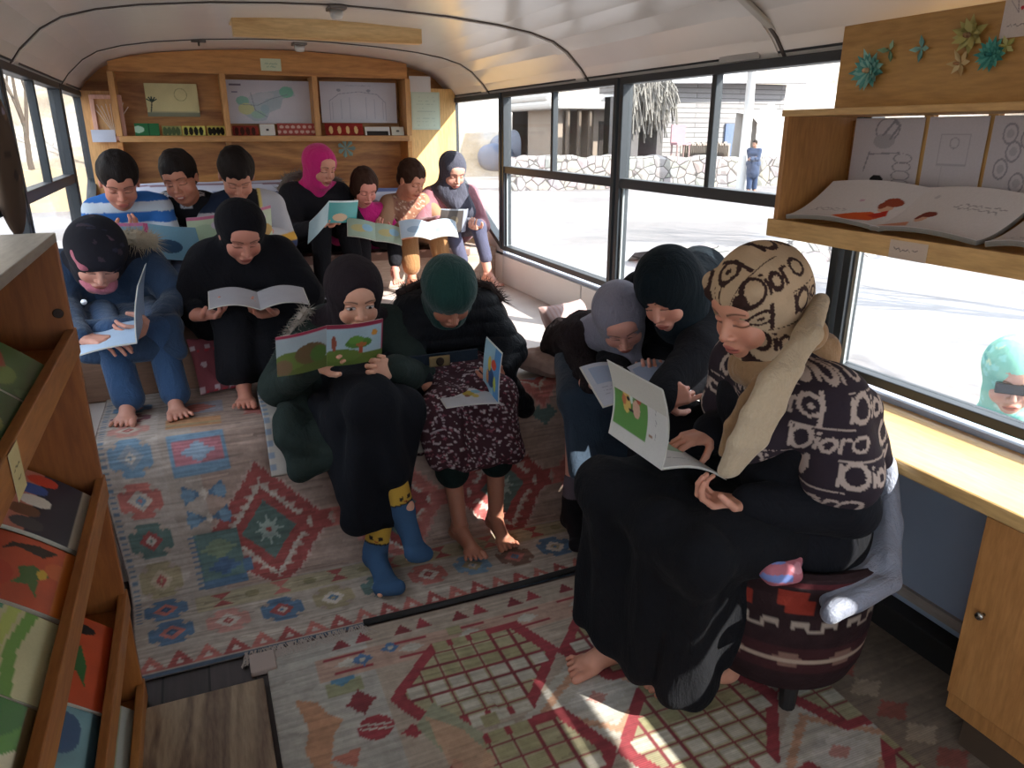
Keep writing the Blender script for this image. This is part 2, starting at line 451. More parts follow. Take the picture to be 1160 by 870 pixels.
def mesh_obj(V, Fc, name, mat, parent=None, col=None, smooth=True):
    me = bpy.data.meshes.new(name); me.vertices.add(len(V)); me.vertices.foreach_set('co', V.astype(np.float32).ravel())
    me.loops.add(Fc.size); me.loops.foreach_set('vertex_index', Fc.astype(np.int32).ravel())
    me.polygons.add(len(Fc)); me.polygons.foreach_set('loop_start', np.arange(0, Fc.size, 4, dtype=np.int32))
    me.update(calc_edges=True); me.validate()
    if col is not None and len(me.vertices) == len(V): set_col(me, col)
    return finish(me, name, mat, parent, smooth)
def clay_obj(cl, name, mat, parent=None, fold=0, ffreq=18, stretch=None, seed=0, it=2, col=None, colfn=None, post=None):
    V, Fc = cl.mesh(); V = relax(V, Fc, it)
    if fold:
        W = V * np.array(stretch if stretch is not None else (1, 1, 1))
        N = vnormals(V, Fc); nz = vnoise(W, ffreq, seed) + .5 * vnoise(W, ffreq * 2.1, seed + 5)
        V = V + N * (nz * fold)[:, None]
    if post is not None: V = post(V, Fc)
    c = colfn(V) if colfn else col
    return mesh_obj(V, Fc, name, mat, parent, c)
# ================================================================== THE BUS SHELL
XL, XR, YR, YF = -0.50, 1.70, 5.13, -1.25
ZS, ZT, ZM = 0.66, 1.545, 1.125           # window sill, window top, middle rail
CREAM = m_paint('#e0dbd4', .22, .05)
WHITE = m_paint('#ccd0d6', .35, .06)
BLUEW = m_paint('#9aa6ba', .45, .08)
FRAME = m_paint('#23282d', .45, .12)
FRAMEIN = m_paint('#8f9597', .3, .08)
RUBBER = m_paint('#1b1a1a', .7, .1)
BOARD = m_wood('#6b4a2e', '#8d6a4a', 'x', .6)
PLY = m_wood('#a8672c', '#d09550', 'x', .5, 1.0, .8)
PLYD = m_wood('#8a5226', '#c98d4c', 'x', .5, .8, 1.3)
PINE = m_wood('#c99b5e', '#dcb87f', 'y', .5, .8, .5)
PINEX = m_wood('#c99b5e', '#e2c48e', 'x', .5, .8, .5)
RACK = m_wood('#8f5426', '#b47a3f', 'y', .5, 1, .6)
RACKP = m_wood('#85491d', '#a8672f', 'z', .5, .7, .8)

def floor_mat():
    t = NT('vinyl_floor'); v = t.coord((1, 1, 1)); n = t.noise(v, 3, 5)
    t.col(t.ramp(n, [(.3, '#b9aaa3'), (.7, '#cdc0b8')])); t.rough(.42); t.bump(t.noise(v, 60, 3), .06, .002); return t.m
def darkboards():
    t = NT('dark_floorboards'); v = t.coord((1, 1, 1)); b = t.n('ShaderNodeTexBrick')
    b.inputs['Scale'].default_value = 1; b.inputs['Brick Width'].default_value = 1.4; b.inputs['Row Height'].default_value = .11
    b.inputs['Mortar Size'].default_value = .003; b.inputs['Color1'].default_value = rgba('#4a4140'); b.inputs['Color2'].default_value = rgba('#37302f')
    b.inputs['Mortar'].default_value = rgba('#151212'); t.l(t.coord((1, 1, 1), rot=(0, 0, pi / 2)), b.inputs['Vector'])
    n = t.noise(t.coord((40, 3, 3)), 2, 4)
    t.col(t.mix(.5, b.outputs[0], t.ramp(n, [(.3, (.4, .4, .4, 1)), (.7, (1, 1, 1, 1))]), 'MULTIPLY')); t.rough(.5); return t.m
VINYL, DARKB = floor_mat(), darkboards()

m = MB(); m.box((XL - .05, YF, -.06), (XR + .05, YR + .05, 0)); struct(m, 'floor', DARKB)
PLAT_Z, PY = 0.46, 2.30
m = MB(); m.box((XL, PY, 0.001), (XR, YR, PLAT_Z)); struct(m, 'floor_platform', VINYL, bevel=.01)
# low boxed step (girls) and bench behind it (boys) on the left, rear bench on the right
STEP = m_wood('#6d4c39', '#8d6a55', 'x', .6)
m = MB(); m.box((XL, 2.72, PLAT_Z), (.40, 3.36, .63)); struct(m, 'trim_1', STEP, bevel=.008)
m = MB(); m.box((XL, 3.36, PLAT_Z), (.40, YR, .82)); struct(m, 'trim_2', STEP, bevel=.008)
m = MB(); m.box((.40, 4.27, PLAT_Z), (XR, YR, .665)); struct(m, 'trim_3', m_wood('#a08a7c', '#c3b1a3', 'x', .6), bevel=.008)
# roof
prof = [(-.52, 1.535), (-.47, 1.60), (-.40, 1.665), (-.33, 1.705), (-.22, 1.735), (-.08, 1.757), (.15, 1.778), (.4, 1.79), (.6, 1.795), (.8, 1.79), (1.05, 1.778), (1.28, 1.757), (1.42, 1.735), (1.53, 1.705), (1.60, 1.665), (1.67, 1.60), (1.72, 1.535)]
def zroof(x): return float(np.interp(x, [p[0] for p in prof], [p[1] for p in prof]))
def strip_profile(y0, y1, off, th):
    mb = MB(); V = []
    for x, z in prof:
        V += [(x, y0, z + off), (x, y1, z + off), (x, y1, z + off + th), (x, y0, z + off + th)]
    f = []; n = len(prof)
    for i in range(n - 1):
        for j in range(4):
            k = (j + 1) % 4; f.append((i * 4 + j, (i + 1) * 4 + j, (i + 1) * 4 + k, i * 4 + k))
    f += [(3, 2, 1, 0), tuple((n - 1) * 4 + j for j in range(4))]
    return mb.add(V, f)
struct(strip_profile(YF, YR + .04, 0, .04), 'ceiling', CREAM, smooth=False)
for i, y in enumerate((4.4, 3.17, 1.93, .7, -.5)):
    o = struct(strip_profile(y - .007, y + .007, -.005, .01), 'trim_%d' % (10 + i), m_paint('#4b423d', .6))
    struct(strip_profile(y + .02, y + .10, -.006, .01), 'trim_%d' % (20 + i), CREAM)
# side walls
for sx, X, nm in ((-1, XL, 'left'), (1, XR, 'right')):
    m = MB(); o = X + sx * .04
    m.box((X, YF, 0), (o, YR, ZS - .02)); struct(m, 'wall_' + nm, WHITE if sx < 0 else BLUEW)
    m = MB(); m.box((X - sx * .002, YF, ZT + .012), (o, YR, ZT + .075))
    struct(m, 'trim_%d' % (30 + sx), FRAME, bevel=.004)
# white panels with upright joints between platform and sill
m = MB()
for y0, y1 in ((2.2, 3.14), (3.15, 4.14), (4.15, 5.1)): m.box((XR - .012, y0, PLAT_Z), (XR + .001, y1, ZS - .03))
struct(m, 'wall_panel_right', m_paint('#d8d2cf', .35, .05), bevel=.003)
# skirting strip and dark duct under the counter
m = MB(); m.box((XR - .012, -.2, .105), (XR, 2.28, .135)); struct(m, 'baseboard_right', m_wood('#8c8178', '#a89b90', 'y'))
m = MB(); m.box((XR - .06, -.2, 0), (XR, 2.28, .085)); struct(m, 'trim_40', RUBBER, bevel=.006)
# end walls
m = MB()
xs = [p[0] for p in prof]; V = [(x, YR, 0) for x in xs] + [(x, YR, z) for x, z in prof] + [(x, YR + .03, 0) for x in xs] + [(x, YR + .03, z) for x, z in prof]
n = len(xs); f = []
for i in range(n - 1):
    f += [(i, i + 1, n + i + 1, n + i), (2 * n + i, 3 * n + i, 3 * n + i + 1, 2 * n + i + 1)]
f += [(0, n, 3 * n, 2 * n), (n - 1, 3 * n - 1, 4 * n - 1, 2 * n - 1)]
m.add(V, f); struct(m, 'wall_back', PLYD)
m = MB(); m.box((XL, YF - .03, 0), (XR, YF, .75)); m.box((XL, YF - .03, 1.5), (XR, YF, 1.78)); m.box((XL, YF - .03, .75), (XL + .1, YF, 1.5)); m.box((XR - .1, YF - .03, .75), (XR, YF, 1.5))
struct(m, 'wall_front', CREAM)

# windows
WN = [0]
def window(X, sx, y0, y1, z0a, z0b, mid=True, div=None):
    """one bay: dark frame, thin pale inner lip, panes"""
    WN[0] += 1; m = MB(); x0, x1 = X - sx * .012, X + sx * .038; w = .028
    p = [(y0, z0a), (y1, z0b), (y1, ZT), (y0, ZT)]
    def fr(pts, wd, xa, xb):
        n = len(pts); c = np.mean(pts, 0)
        # inner offset polygon
        inn = []
        for i in range(n):
            a, b, d = np.array(pts[i - 1]), np.array(pts[i]), np.array(pts[(i + 1) % n])
            e1, e2 = nrm(b - a), nrm(d - b); n1 = np.array([-e1[1], e1[0]]); n2 = np.array([-e2[1], e2[0]])
            q = b + (n1 + n2) / (1 + n1 @ n2) * wd; inn.append(q)
        V = [(xa, *q) for q in pts] + [(xa, *q) for q in inn] + [(xb, *q) for q in inn] + [(xb, *q) for q in pts]
        f = []
        for i in range(n):
            j = (i + 1) % n
            for a, b in ((0, 1), (1, 2), (2, 3), (3, 0)): f.append((a * n + i, a * n + j, b * n + j, b * n + i))
        m.add(V, f); return inn
    inn = fr(p, w, x0, x1)
    if mid: m.box((x0 + sx * .004, y0 + .01, ZM - .02), (x1, y1 - .01, ZM + .02))
    if div: m.box((x0 + sx * .01, div - .013, ZM), (x1 - sx * .01, div + .013, ZT - .01))
    o = struct(m, 'window_%d' % WN[0], FRAME, bevel=.003)
    g = MB(); xg = X + sx * .018
    g.add([(xg + d, *q) for d in (0, .003) for q in inn], [(0, 1, 2, 3), (7, 6, 5, 4)] + [(i, (i + 1) % 4, 4 + (i + 1) % 4, 4 + i) for i in range(4)])
    g.build('glass_pane', m_glass(), o)
    if mid and sx > 0:
        l = MB()
        for ya, yb in ((y0, div or y1), (div or y0, y1)) if div else ((y0, y1),):
            pass
        l.box((X + .004, y0 + w, ZS + .028), (X + .012, y0 + w + .012, ZM - .02)); l.box((X + .004, y0 + w, ZM + .02), (X + .012, y0 + w + .012, ZT - w))
        l.box((X + .004, y1 - w - .012, ZS + .028), (X + .012, y1 - w, ZM - .02))
        l.build('inner_lip', FRAMEIN, o)
    return o
for X, sx in ((XR, 1), (XL, -1)):
    window(X, sx, -1.0, .29, ZS, ZS, True, -.35)
    window(X, sx, .31, 1.58, ZS, ZS, True, .94)
    window(X, sx, 1.60, 2.86, ZS, ZS, True, 2.25)
    window(X, sx, 2.88, 4.16, ZS, ZS, True, 3.52)
    window(X, sx, 4.18, 5.08, ZS, 1.06, False, None)
# infill below the sloping rear panes
for X, sx, c in ((XR, 1, 'right'), (XL, -1, 'left')):
    m = MB(); v = [(X + sx * d, *q) for d in (0, .04) for q in ((4.17, ZS - .03), (5.13, ZS - .03), (5.13, 1.08), (4.17, ZS))]
    m.add(v, [(0, 1, 2, 3), (7, 6, 5, 4)] + [(i, (i + 1) % 4, 4 + (i + 1) % 4, 4 + i) for i in range(4)])
    m.box((X, 5.07, 1.05), (X + sx * .04, 5.14, ZT + .02)); struct(m, 'wall_infill_' + c, WHITE)
WN[0] += 1
m = MB(); m.box((XL + .1, YF - .02, .75), (XR - .1, YF - .015, 1.5)); struct(m, 'window_%d' % WN[0], m_glass())

# ------------------------------------------------------------------ ceiling fittings
m = MB(); zz = zroof(.6)
a, b = .25, 1.07
m.box((a, 3.60, 1.715), (b, 3.66, 1.80)); m.box((a, 3.66, 1.775), (b, 3.80, 1.80))
thing(m, 'ceiling_beam', PINEX, 'pale pine board screwed crosswise under the cream roof', 'wooden board', bevel=.004)
def fitting(u, v, y, w, label):
    c = P(u, v, y=y); e = empty('ceiling_lamp', c, label, 'lamp')
    z = zroof(c[0])
    m = MB(); m.box((c[0] - w * .6, y - .05, z - .018), (c[0] + w * .6, y + .05, z - .002)); m.build('base_plate', m_metal('#77716c', .5), e, bevel=.004)
    m = MB(); m.lathe([(.0, -.035), (w * .35, -.033), (w * .45, -.02), (w * .45, 0)], (c[0], y, z - .015), 20); m.build('lens', m_paint('#c8c4bc', .2), e, smooth=True)
fitting(381, 12, 3.2, .055, 'small grey dome lamp on the roof above the pine board')
fitting(341, 74, 4.5, .06, 'small grey lamp on the roof just above the rear bookcase')
m = MB(); c = P(225, 49, y=4.4); c[2] = zroof(c[0])
m.box(c + [-.035, -.012, -.016], c + [.035, .012, .002]); m.tube([c + [0, 0, -.01], c + [0, -.02, -.03], c + [0, -.035, -.02]], .005)
thing(m, 'coat_hook', m_metal('#5b5550', .5), 'small dark metal hook on the roof seam left of the lamps', 'hook')
m = MB(); c = P(832, 4, y=1.9); c[2] = zroof(c[0]); m.lathe([(0, -.02), (.018, -.018), (.02, 0)], c, 16)
thing(m, 'roof_plug', RUBBER, 'small black round plug on the roof near the frame top', 'plug', smooth=True)
# strut from roof to window frame (pale cover strip at the near seam)
m = MB(); m.bar((1.52, 1.93, 1.70), (1.69, 1.93, 1.60), .03, .012); struct(m, 'trim_41', m_paint('#b9b3a8', .4), bevel=.003)

# ------------------------------------------------------------------ paper sheets
def paper(name, cv, corners, label, cat, group=None, thick=.0008, bow=.004, parent=None, back='#cfcac2', r=.8):
    """sheet between three corners (lower-left, lower-right, upper-left)"""
    o, a, b = [np.array(q, float) for q in corners]
    ux, uy = a - o, b - o; n = nrm(np.cross(ux, uy))
    def fn(X, Y):
        s, t = X / cv.w, Y / cv.h
        return o + s[..., None] * ux + t[..., None] * uy + (bow * np.sin(pi * s) * np.cos(pi * t * .6))[..., None] * n
    mb = sheet(cv, fn, thick, back)
    if parent is not None: return mb.build(name, m_attr(r), parent, smooth=False)
    return thing(mb, name, m_attr(r), label, cat, group)
def ppaper(name, cv, u0, v0, u1, v1, label, cat, group=None, **k):
    """upright sheet facing the camera side on plane y"""
    y = k.pop('y'); ll, lr, ul = P(u0, v1, y=y), P(u1, v1, y=y), P(u0, v0, y=y)
    lr[2] = ll[2]; ul[0] = ll[0]
    return paper(name, cv, (ll, lr, ul), label, cat, group, **k)

# ------------------------------------------------------------------ REAR BOOKCASE
yf, yb = 4.93, YR - .002
def bx(u0, v0, u1, v1, y0=yf, y1=yb):
    a, b = P(u0, v0, y=y0), P(u1, v1, y=y0); m = MB(); m.box((a[0], y0, a[2]), (b[0], y1, b[2])); return m
sL, sR = P(135, 156, y=yf)[0], P(464, 156, y=yf)[0]
zsh = P(300, 157, y=yf)[2]; ztop = P(300, 85, y=yf)[2]
bc = empty('bookcase', ((sL + sR) / 2, yf, .83), 'long plywood bookcase across the rear wall, papers and books on it', 'bookcase')
m = MB(); m.box((sL, yf, zsh - .018), (sR, yb, zsh + .016)); m.build('shelf', m_wood('#a9743f', '#c9975c', 'x', .5, 1, .4), bc, bevel=.003)
m = MB()
# arched top board
xt = np.linspace(sL, sR, 15); V = []
for x in xt:
    zt = zroof(x) - .005 if x > -.2 else zroof(x) - .005
    V += [(x, yf, ztop), (x, yf + .02, ztop), (x, yf + .02, zt), (x, yf, zt)]
f = [(i * 4 + j, (i + 1) * 4 + j, (i + 1) * 4 + (j + 1) % 4, i * 4 + (j + 1) % 4) for i in range(14) for j in range(4)] + [(3, 2, 1, 0), (56, 57, 58, 59)]
m.add(V, f); m.build('top_board', PLYD, bc)
for u in (135, 259, 361, 464):
    x = P(u, 150, y=yf)[0]; m = MB(); m.box((x - .016, yf, zsh + .016), (x + .016, yb, ztop)); m.build('upright', m_wood('#b37a40', '#cf9c60', 'z', .5, 1, .4), bc, bevel=.002)
m = MB(); x = P(258, 150, y=yf + .1)[0]; m.box((x - .015, yf + .1, .83), (x + .015, yb, zsh - .018)); m.build('upright', m_wood('#b37a40', '#cf9c60', 'z', .5, 1, .4), bc)
m = MB(); x = sR; m.box((x - .012, yf, .67), (x + .014, yb, zsh - .018)); m.build('side_panel', PLY, bc)
m = MB(); x = sL; m.box((x - .014, yf, .83), (x + .012, yb, zsh - .018)); m.build('side_panel', PLY, bc)
# corner boards left and right of the bookcase (pale ply)
m = MB(); m.box((XL + .005, yf + .06, .83), (sL - .016, yf + .08, 1.55)); struct(m, 'trim_42', m_wood('#b58047', '#d2a267', 'z', .5, 1, .8))
m = MB(); m.box((sR + .016, yf + .06, .67), (XR - .005, yf + .08, 1.6)); struct(m, 'trim_43', m_wood('#d09a52', '#e6bd78', 'z', .5, 1, .4))

cv = Canvas(.42, .27, .004, '#d9cf9c'); cv.noise(.06, .05)
cv.rect(0, 0, .42, .035, '#8c8f78'); cv.ring(.28, .18, .05, .003, '#a9a377'); cv.rect(.02, .03, .40, .045, '#a5a389', .6)
for a in (-.9, -.45, 0, .5, .9): cv.line(.045, .12, .045 + .05 * sin(a), .12 + .05 * cos(a) - .01, .005, '#3e4d45')
cv.line(.03, .04, .045, .12, .005, '#55564a'); cv.line(.0, .05, -.0, .07, .004, '#55564a')
ppaper('wall_drawing', cv, 168, 94, 227, 132, 'cream drawing of a beach with palm and round sun, rear wall at left', 'drawing', y=5.10)
cv = Canvas(.60, .38, .004, '#d5d2d8'); cv.noise(.03, .08)
cv.rect(.02, .33, .10, .345, '#7d7585'); cv.rect(.03, .27, .07, .28, '#8d8aa0')
cv.poly([(.08, .10), (.06, .2), (.13, .22), (.2, .27), (.33, .29), (.45, .33), (.47, .25), (.38, .22), (.36, .14), (.28, .10), (.25, .03), (.17, .02)], '#b9c6cc')
for q, c in (((.10, .2, .045, .04), '#8fc4b2'), ((.12, .13, .055, .05), '#d3d49a'), ((.2, .22, .06, .04), '#c4c9d0'), ((.2, .08, .05, .035), '#a9cbb9'), ((.41, .28, .05, .05), '#86c6ac'), ((.31, .19, .05, .05), '#b4c3c9'), ((.27, .25, .05, .03), '#c9cdd2'), ((.25, .13, .03, .04), '#a7c0c8')): cv.ell(*q, c, .9)
cv.path([(.08, .17), (.2, .16), (.3, .22), (.42, .26)], .0025, '#8f99a5'); cv.path([(.16, .27), (.18, .12), (.26, .06)], .0025, '#8f99a5')
ppaper('wall_map', cv, 261, 90, 357, 140, 'white map sheet with green and yellow regions on the rear bookcase', 'map', y=5.07)
cv = Canvas(.54, .34, .004, '#d3d3da'); cv.noise(.03, .08)
for k in range(7): cv.path([(.08 + .06 * k, .03), (.08 + .06 * k, .17 + .05 * sin(k * .5))], .0018, '#b0b3c0')
cv.path([(.06, .02), (.06, .18), (.13, .24), (.27, .26), (.40, .24), (.46, .17), (.46, .02)], .003, '#a6a9b8'); cv.ell(.13, .27, .015, .012, '#a0a4b0'); cv.ell(.34, .27, .015, .012, '#a0a4b0')
cv.scrib(.18, .36, .31, .002, '#a9acb8', 3)
ppaper('wall_drawing', cv, 365, 92, 450, 139, 'large white sheet with faint pencil drawing, right of the map', 'drawing', y=5.07)
cv = Canvas(.1, .07, .004, '#cfd6b4'); cv.scrib(.02, .08, .04, .002, '#7fa890', 1); cv.scrib(.03, .07, .025, .002, '#7fa890', 2)
ppaper('paper_note', cv, 296, 66, 319, 80, 'small pale green note on the arched top board of the bookcase', 'note', y=yf - .004)
cv = Canvas(.12, .1, .004, '#d3d0cc'); ppaper('paper_note', cv, 464, 86, 488, 104, 'small blank white paper high on the right corner board', 'note', y=yf + .056)
cv = Canvas(.18, .24, .004, '#bccbb8'); cv.rect(.01, .01, .17, .23, '#c6d3bf')
for k in range(9): cv.scrib(.03, .15, .03 + .022 * k, .001, '#9fb3a4', k, .001)
ppaper('paper_poster', cv, 467, 104, 499, 147, 'pale green written sheet under the small white paper at right', 'poster', y=yf + .056)
cv = Canvas(.12, .1, .004, '#c08a4a'); cv.ell(.06, .05, .04, .035, '#7d9c8c'); cv.ell(.06, .07, .02, .02, '#90a899')
m = MB(); c = P(392, 168, y=5.1)
for k in range(7):
    a = 2 * pi * k / 7; m.add([c, c + [.05 * cos(a - .3), -.01, .05 * sin(a - .3)], c + [.06 * cos(a), -.02, .06 * sin(a)], c + [.05 * cos(a + .3), -.01, .05 * sin(a + .3)], c + [0, .008, 0]], [(0, 1, 2, 3), (4, 3, 2, 1), (0, 3, 4), (0, 4, 1)])
thing(m, 'paper_flower', m_paint('#8aa396', .8), 'grey-green folded paper flower under the rear shelf', 'paper flower')
# books propped or lying along the rear shelf
def low_book(u0, u1, v0, cvf, label, tilt=.35):
    a, b = P(u0, 150, y=yf + .03), P(u1, 150, y=yf + .03); w = b[0] - a[0]; h = P(u0, v0, y=yf + .03)[2] - zsh - .016
    cv = Canvas(w, max(h / cos(tilt), .03), .003, '#777777'); cvf(cv)
    e = empty('picture_book', (a[0] + w / 2, yf + .04, zsh + .016), label, 'book', 'books along the rear shelf')
    o = np.array([a[0], yf + .03, zsh + .018]); H = cv.h
    up = np.array([0, sin(tilt), cos(tilt)]); fn = lambda X, Y: o + X[..., None] * np.array([1., 0, 0]) + Y[..., None] * up
    sheet(cv, fn, .002, '#6b6b60').build('cover', m_attr(.4), e)
    m = MB(); m.obox(o + np.array([w / 2, 0, 0]) + up * H / 2 + np.array([0, .008, -.001]), (w / 2 - .003, 0, 0), up * (H / 2 - .003), np.array([0, cos(tilt), -sin(tilt)]) * .005); m.build('pages', m_paint('#d8d2c2', .8), e)
def green(cv): cv.a[:] = hexc('#2f6b42'); cv.ell(cv.w * .15, cv.h * .5, .03, .02, '#a8c9b0'); cv.rect(cv.w * .55, 0, cv.w * .6, cv.h, '#1f4d30')
def yellowblk(c1, c2):
    def f(cv):
        cv.a[:] = hexc(c1); cv.noise(.3, .03, 3)
        for k in range(4): cv.ell(cv.w * (.15 + .22 * k), cv.h * .45, .012, .025, c2)
    return f
def redpat(cv):
    cv.a[:] = hexc('#9c4a44')
    for k in range(14): cv.ell(cv.w * (k + .5) / 14, cv.h * (.3 + .4 * (k % 2)), .012, .01, '#c9a79a')
low_book(153, 181, 140, green, 'green-covered book lying at the left end of the rear shelf')
low_book(184, 206, 143, yellowblk('#8d8c58', '#4c5a3c'), 'olive book beside the green one on the rear shelf')
low_book(207, 233, 143, yellowblk('#c4bd62', '#1f211c'), 'yellow book with black figures on the rear shelf')
low_book(235, 256, 143, yellowblk('#b9ac58', '#15140f'), 'dark and yellow book left of the second upright')
low_book(264, 293, 143, yellowblk('#7e2d24', '#3b1c14'), 'dark red book under the map on the rear shelf')
low_book(295, 312, 141, lambda cv: (cv.a.__setitem__(slice(None), np.array(hexc('#d6d3ca'))), cv.ell(cv.w * .5, cv.h * .5, .008, .008, '#4a4a48')), 'small white book with a black dot under the map')
low_book(315, 360, 140, redpat, 'red and pink patterned book under the map')
low_book(369, 412, 140, yellowblk('#84241e', '#d5b27a'), 'black and red book with a pale figure, right section of the shelf')
low_book(414, 442, 144, lambda cv: (cv.a.__setitem__(slice(None), np.array(hexc('#cfccc6'))), cv.rect(.01, 0, cv.w - .01, cv.h * .5, '#2a2524')), 'white book with a black band, right section of the shelf')
low_book(444, 458, 144, lambda cv: (cv.a.__setitem__(slice(None), np.array(hexc('#c9c5b4'))), cv.ell(cv.w * .5, cv.h * .5, .01, .008, '#5c5a50')), 'small cream book at the right end of the rear shelf')
# pinkish frame with dried sticks
fy = yf + .045; a, b = P(100, 107, y=fy), P(145, 159, y=fy)
e = empty('stalk_shadow_box', (a[0] + .1, fy, b[2]), 'pinkish wooden frame holding dried stalks, hung in the left rear corner', 'frame')
m = MB(); x0, x1, z1, z0 = a[0], b[0], a[2], b[2]; w = .022
for q in (((x0, z0), (x1, z0 + w)), ((x0, z1 - w), (x1, z1)), ((x0, z0 + w), (x0 + w, z1 - w)), ((x1 - w, z0 + w), (x1, z1 - w))): m.box((q[0][0], fy - .01, q[0][1]), (q[1][0], fy + .014, q[1][1]))
m.build('frame', m_wood('#b98372', '#d6a592', 'z', .6), e, bevel=.002)
m = MB(); r = random.Random(3)
for k in range(9):
    t = (k - 4) / 4; m.tube([(x0 + .1, fy, z0 + .03), (x0 + .1 + t * .06, fy - .004, z0 + .14), (x0 + .1 + t * .09, fy, z0 + .19 + r.uniform(-.02, .02))], .0022, 5)
m.build('stalks', m_paint('#c9b4a0', .8), e)
cv = Canvas(.11, .06, .004, '#b6b9c6'); ppaper('paper_note', cv, 105, 147, 132, 161, 'small blank lilac card under the pinkish frame', 'card', y=fy - .02)
# low striped cushions behind the seated children
def bolster(u0, u1, y, z0, z1, c, label):
    a, b = P(u0, 215, y=y)[0], P(u1, 215, y=y)[0]; cl = Clay(.012)
    zc = (z0 + z1) / 2; hh = (z1 - z0) / 2; cl.cap((a + .04, y + .05, zc - hh * .3), (b - .04, y + .05, zc - hh * .3), hh * .8, k=.03).cap((a + .04, y + .05, zc + hh * .3), (b - .04, y + .05, zc + hh * .3), hh * .7, k=.03)
    cv = Canvas(.12, .12, .004, '#b9bccb'); cv.rect(0, .02, .12, .045, '#5c6a92'); cv.rect(0, .08, .12, .09, '#80646e')
    o = clay_obj(cl, 'bolster', m_attr(.9), None, .004, 14, colfn=lambda V: cv.sample(V[:, 0], V[:, 2])); recentre(o); tag(o, label, 'cushion')
bolster(150, 335, 4.72, .82, 1.06, '', 'blue and white striped bolster behind the three boys')
bolster(398, 462, 4.72, .665, 1.0, '', 'blue and white striped bolster behind the child in magenta')

m = MB(); m.box((XR - .016, -1.0, 1.15), (XR - .008, .28, ZT)); struct(m, 'trim_44', m_wood('#a88a5e', '#c2a577', 'y'))  # unseen board added over the upper front pane to block sun from the floor
# ================================================================== OUTSIDE
GZ = -0.77
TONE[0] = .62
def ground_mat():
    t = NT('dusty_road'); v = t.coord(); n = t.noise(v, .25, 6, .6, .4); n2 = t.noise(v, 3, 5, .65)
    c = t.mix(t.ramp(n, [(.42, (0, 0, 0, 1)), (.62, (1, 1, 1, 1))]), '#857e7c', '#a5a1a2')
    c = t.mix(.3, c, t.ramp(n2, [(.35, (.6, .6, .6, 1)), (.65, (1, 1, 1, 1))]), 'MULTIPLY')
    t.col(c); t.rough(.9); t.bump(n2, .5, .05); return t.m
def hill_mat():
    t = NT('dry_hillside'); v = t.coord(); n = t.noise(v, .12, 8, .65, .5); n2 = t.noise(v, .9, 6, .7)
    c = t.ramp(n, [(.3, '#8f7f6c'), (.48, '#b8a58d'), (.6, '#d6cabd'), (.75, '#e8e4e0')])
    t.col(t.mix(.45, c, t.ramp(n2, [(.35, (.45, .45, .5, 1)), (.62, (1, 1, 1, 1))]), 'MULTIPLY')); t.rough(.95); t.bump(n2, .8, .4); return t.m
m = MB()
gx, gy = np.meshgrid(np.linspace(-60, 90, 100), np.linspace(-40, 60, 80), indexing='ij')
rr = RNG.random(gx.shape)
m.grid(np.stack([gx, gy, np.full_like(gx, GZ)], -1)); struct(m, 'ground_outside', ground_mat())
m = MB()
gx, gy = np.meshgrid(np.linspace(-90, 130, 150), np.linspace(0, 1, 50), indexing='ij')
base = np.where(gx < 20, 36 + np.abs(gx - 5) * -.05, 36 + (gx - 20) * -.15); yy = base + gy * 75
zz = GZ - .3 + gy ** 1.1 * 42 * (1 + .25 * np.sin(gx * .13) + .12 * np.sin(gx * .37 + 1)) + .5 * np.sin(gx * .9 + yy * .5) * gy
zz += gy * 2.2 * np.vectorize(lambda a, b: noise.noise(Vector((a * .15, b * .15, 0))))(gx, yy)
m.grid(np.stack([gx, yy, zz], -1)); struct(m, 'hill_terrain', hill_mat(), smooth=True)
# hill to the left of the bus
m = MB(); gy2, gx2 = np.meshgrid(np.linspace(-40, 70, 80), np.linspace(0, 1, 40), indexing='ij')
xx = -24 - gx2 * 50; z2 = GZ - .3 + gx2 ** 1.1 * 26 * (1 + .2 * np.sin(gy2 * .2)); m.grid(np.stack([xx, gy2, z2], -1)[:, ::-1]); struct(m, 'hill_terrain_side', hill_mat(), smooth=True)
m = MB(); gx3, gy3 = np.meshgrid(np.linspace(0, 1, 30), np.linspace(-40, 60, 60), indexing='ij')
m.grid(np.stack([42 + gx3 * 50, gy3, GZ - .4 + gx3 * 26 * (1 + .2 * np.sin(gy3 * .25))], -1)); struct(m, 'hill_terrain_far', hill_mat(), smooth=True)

def at(u, v, y): return P(u, v, y=y)
STONE = NT('dry_stone'); _v = STONE.coord((1, 1, 1)); _vo = STONE.n('ShaderNodeTexVoronoi'); _vo.inputs['Scale'].default_value = 2.6; STONE.l(_v, _vo.inputs['Vector'])
_e = STONE.n('ShaderNodeTexVoronoi', feature='DISTANCE_TO_EDGE'); _e.inputs['Scale'].default_value = 2.6; STONE.l(_v, _e.inputs['Vector'])
_c = STONE.mix(.4, '#a79f99', _vo.outputs['Color'], 'MULTIPLY')
_c = STONE.mix(.6, _c, '#b3aba6'); STONE.col(STONE.mix(STONE.ramp(_e.outputs['Distance'], [(.02, (1, 1, 1, 1)), (.07, (0, 0, 0, 1))]), _c, '#57514f'))
STONE.rough(.95); STONE.bump(_e.outputs['Distance'], .9, .1); STONE = STONE.m
def wall_run(p, q, h0, h1, th, name, label, n=40, seed=0):
    p, q = np.array(p), np.array(q); m = MB(); r = np.random.default_rng(seed); d = nrm(q - p); s = np.array([-d[1], d[0], 0])
    A = []
    for i in range(n + 1):
        c = p + (q - p) * i / n; h = h0 + (h1 - h0) * i / n + r.uniform(-.07, .07)
        c = c + s * r.uniform(-.05, .05)
        A.append([c - s * th * 1.2, c - s * th + [0, 0, h * .9], c - s * th * .6 + [0, 0, h], c + s * th * .6 + [0, 0, h], c + s * th]) 
    m.grid(np.array(A)); return thing(m, name, STONE, label, 'wall')
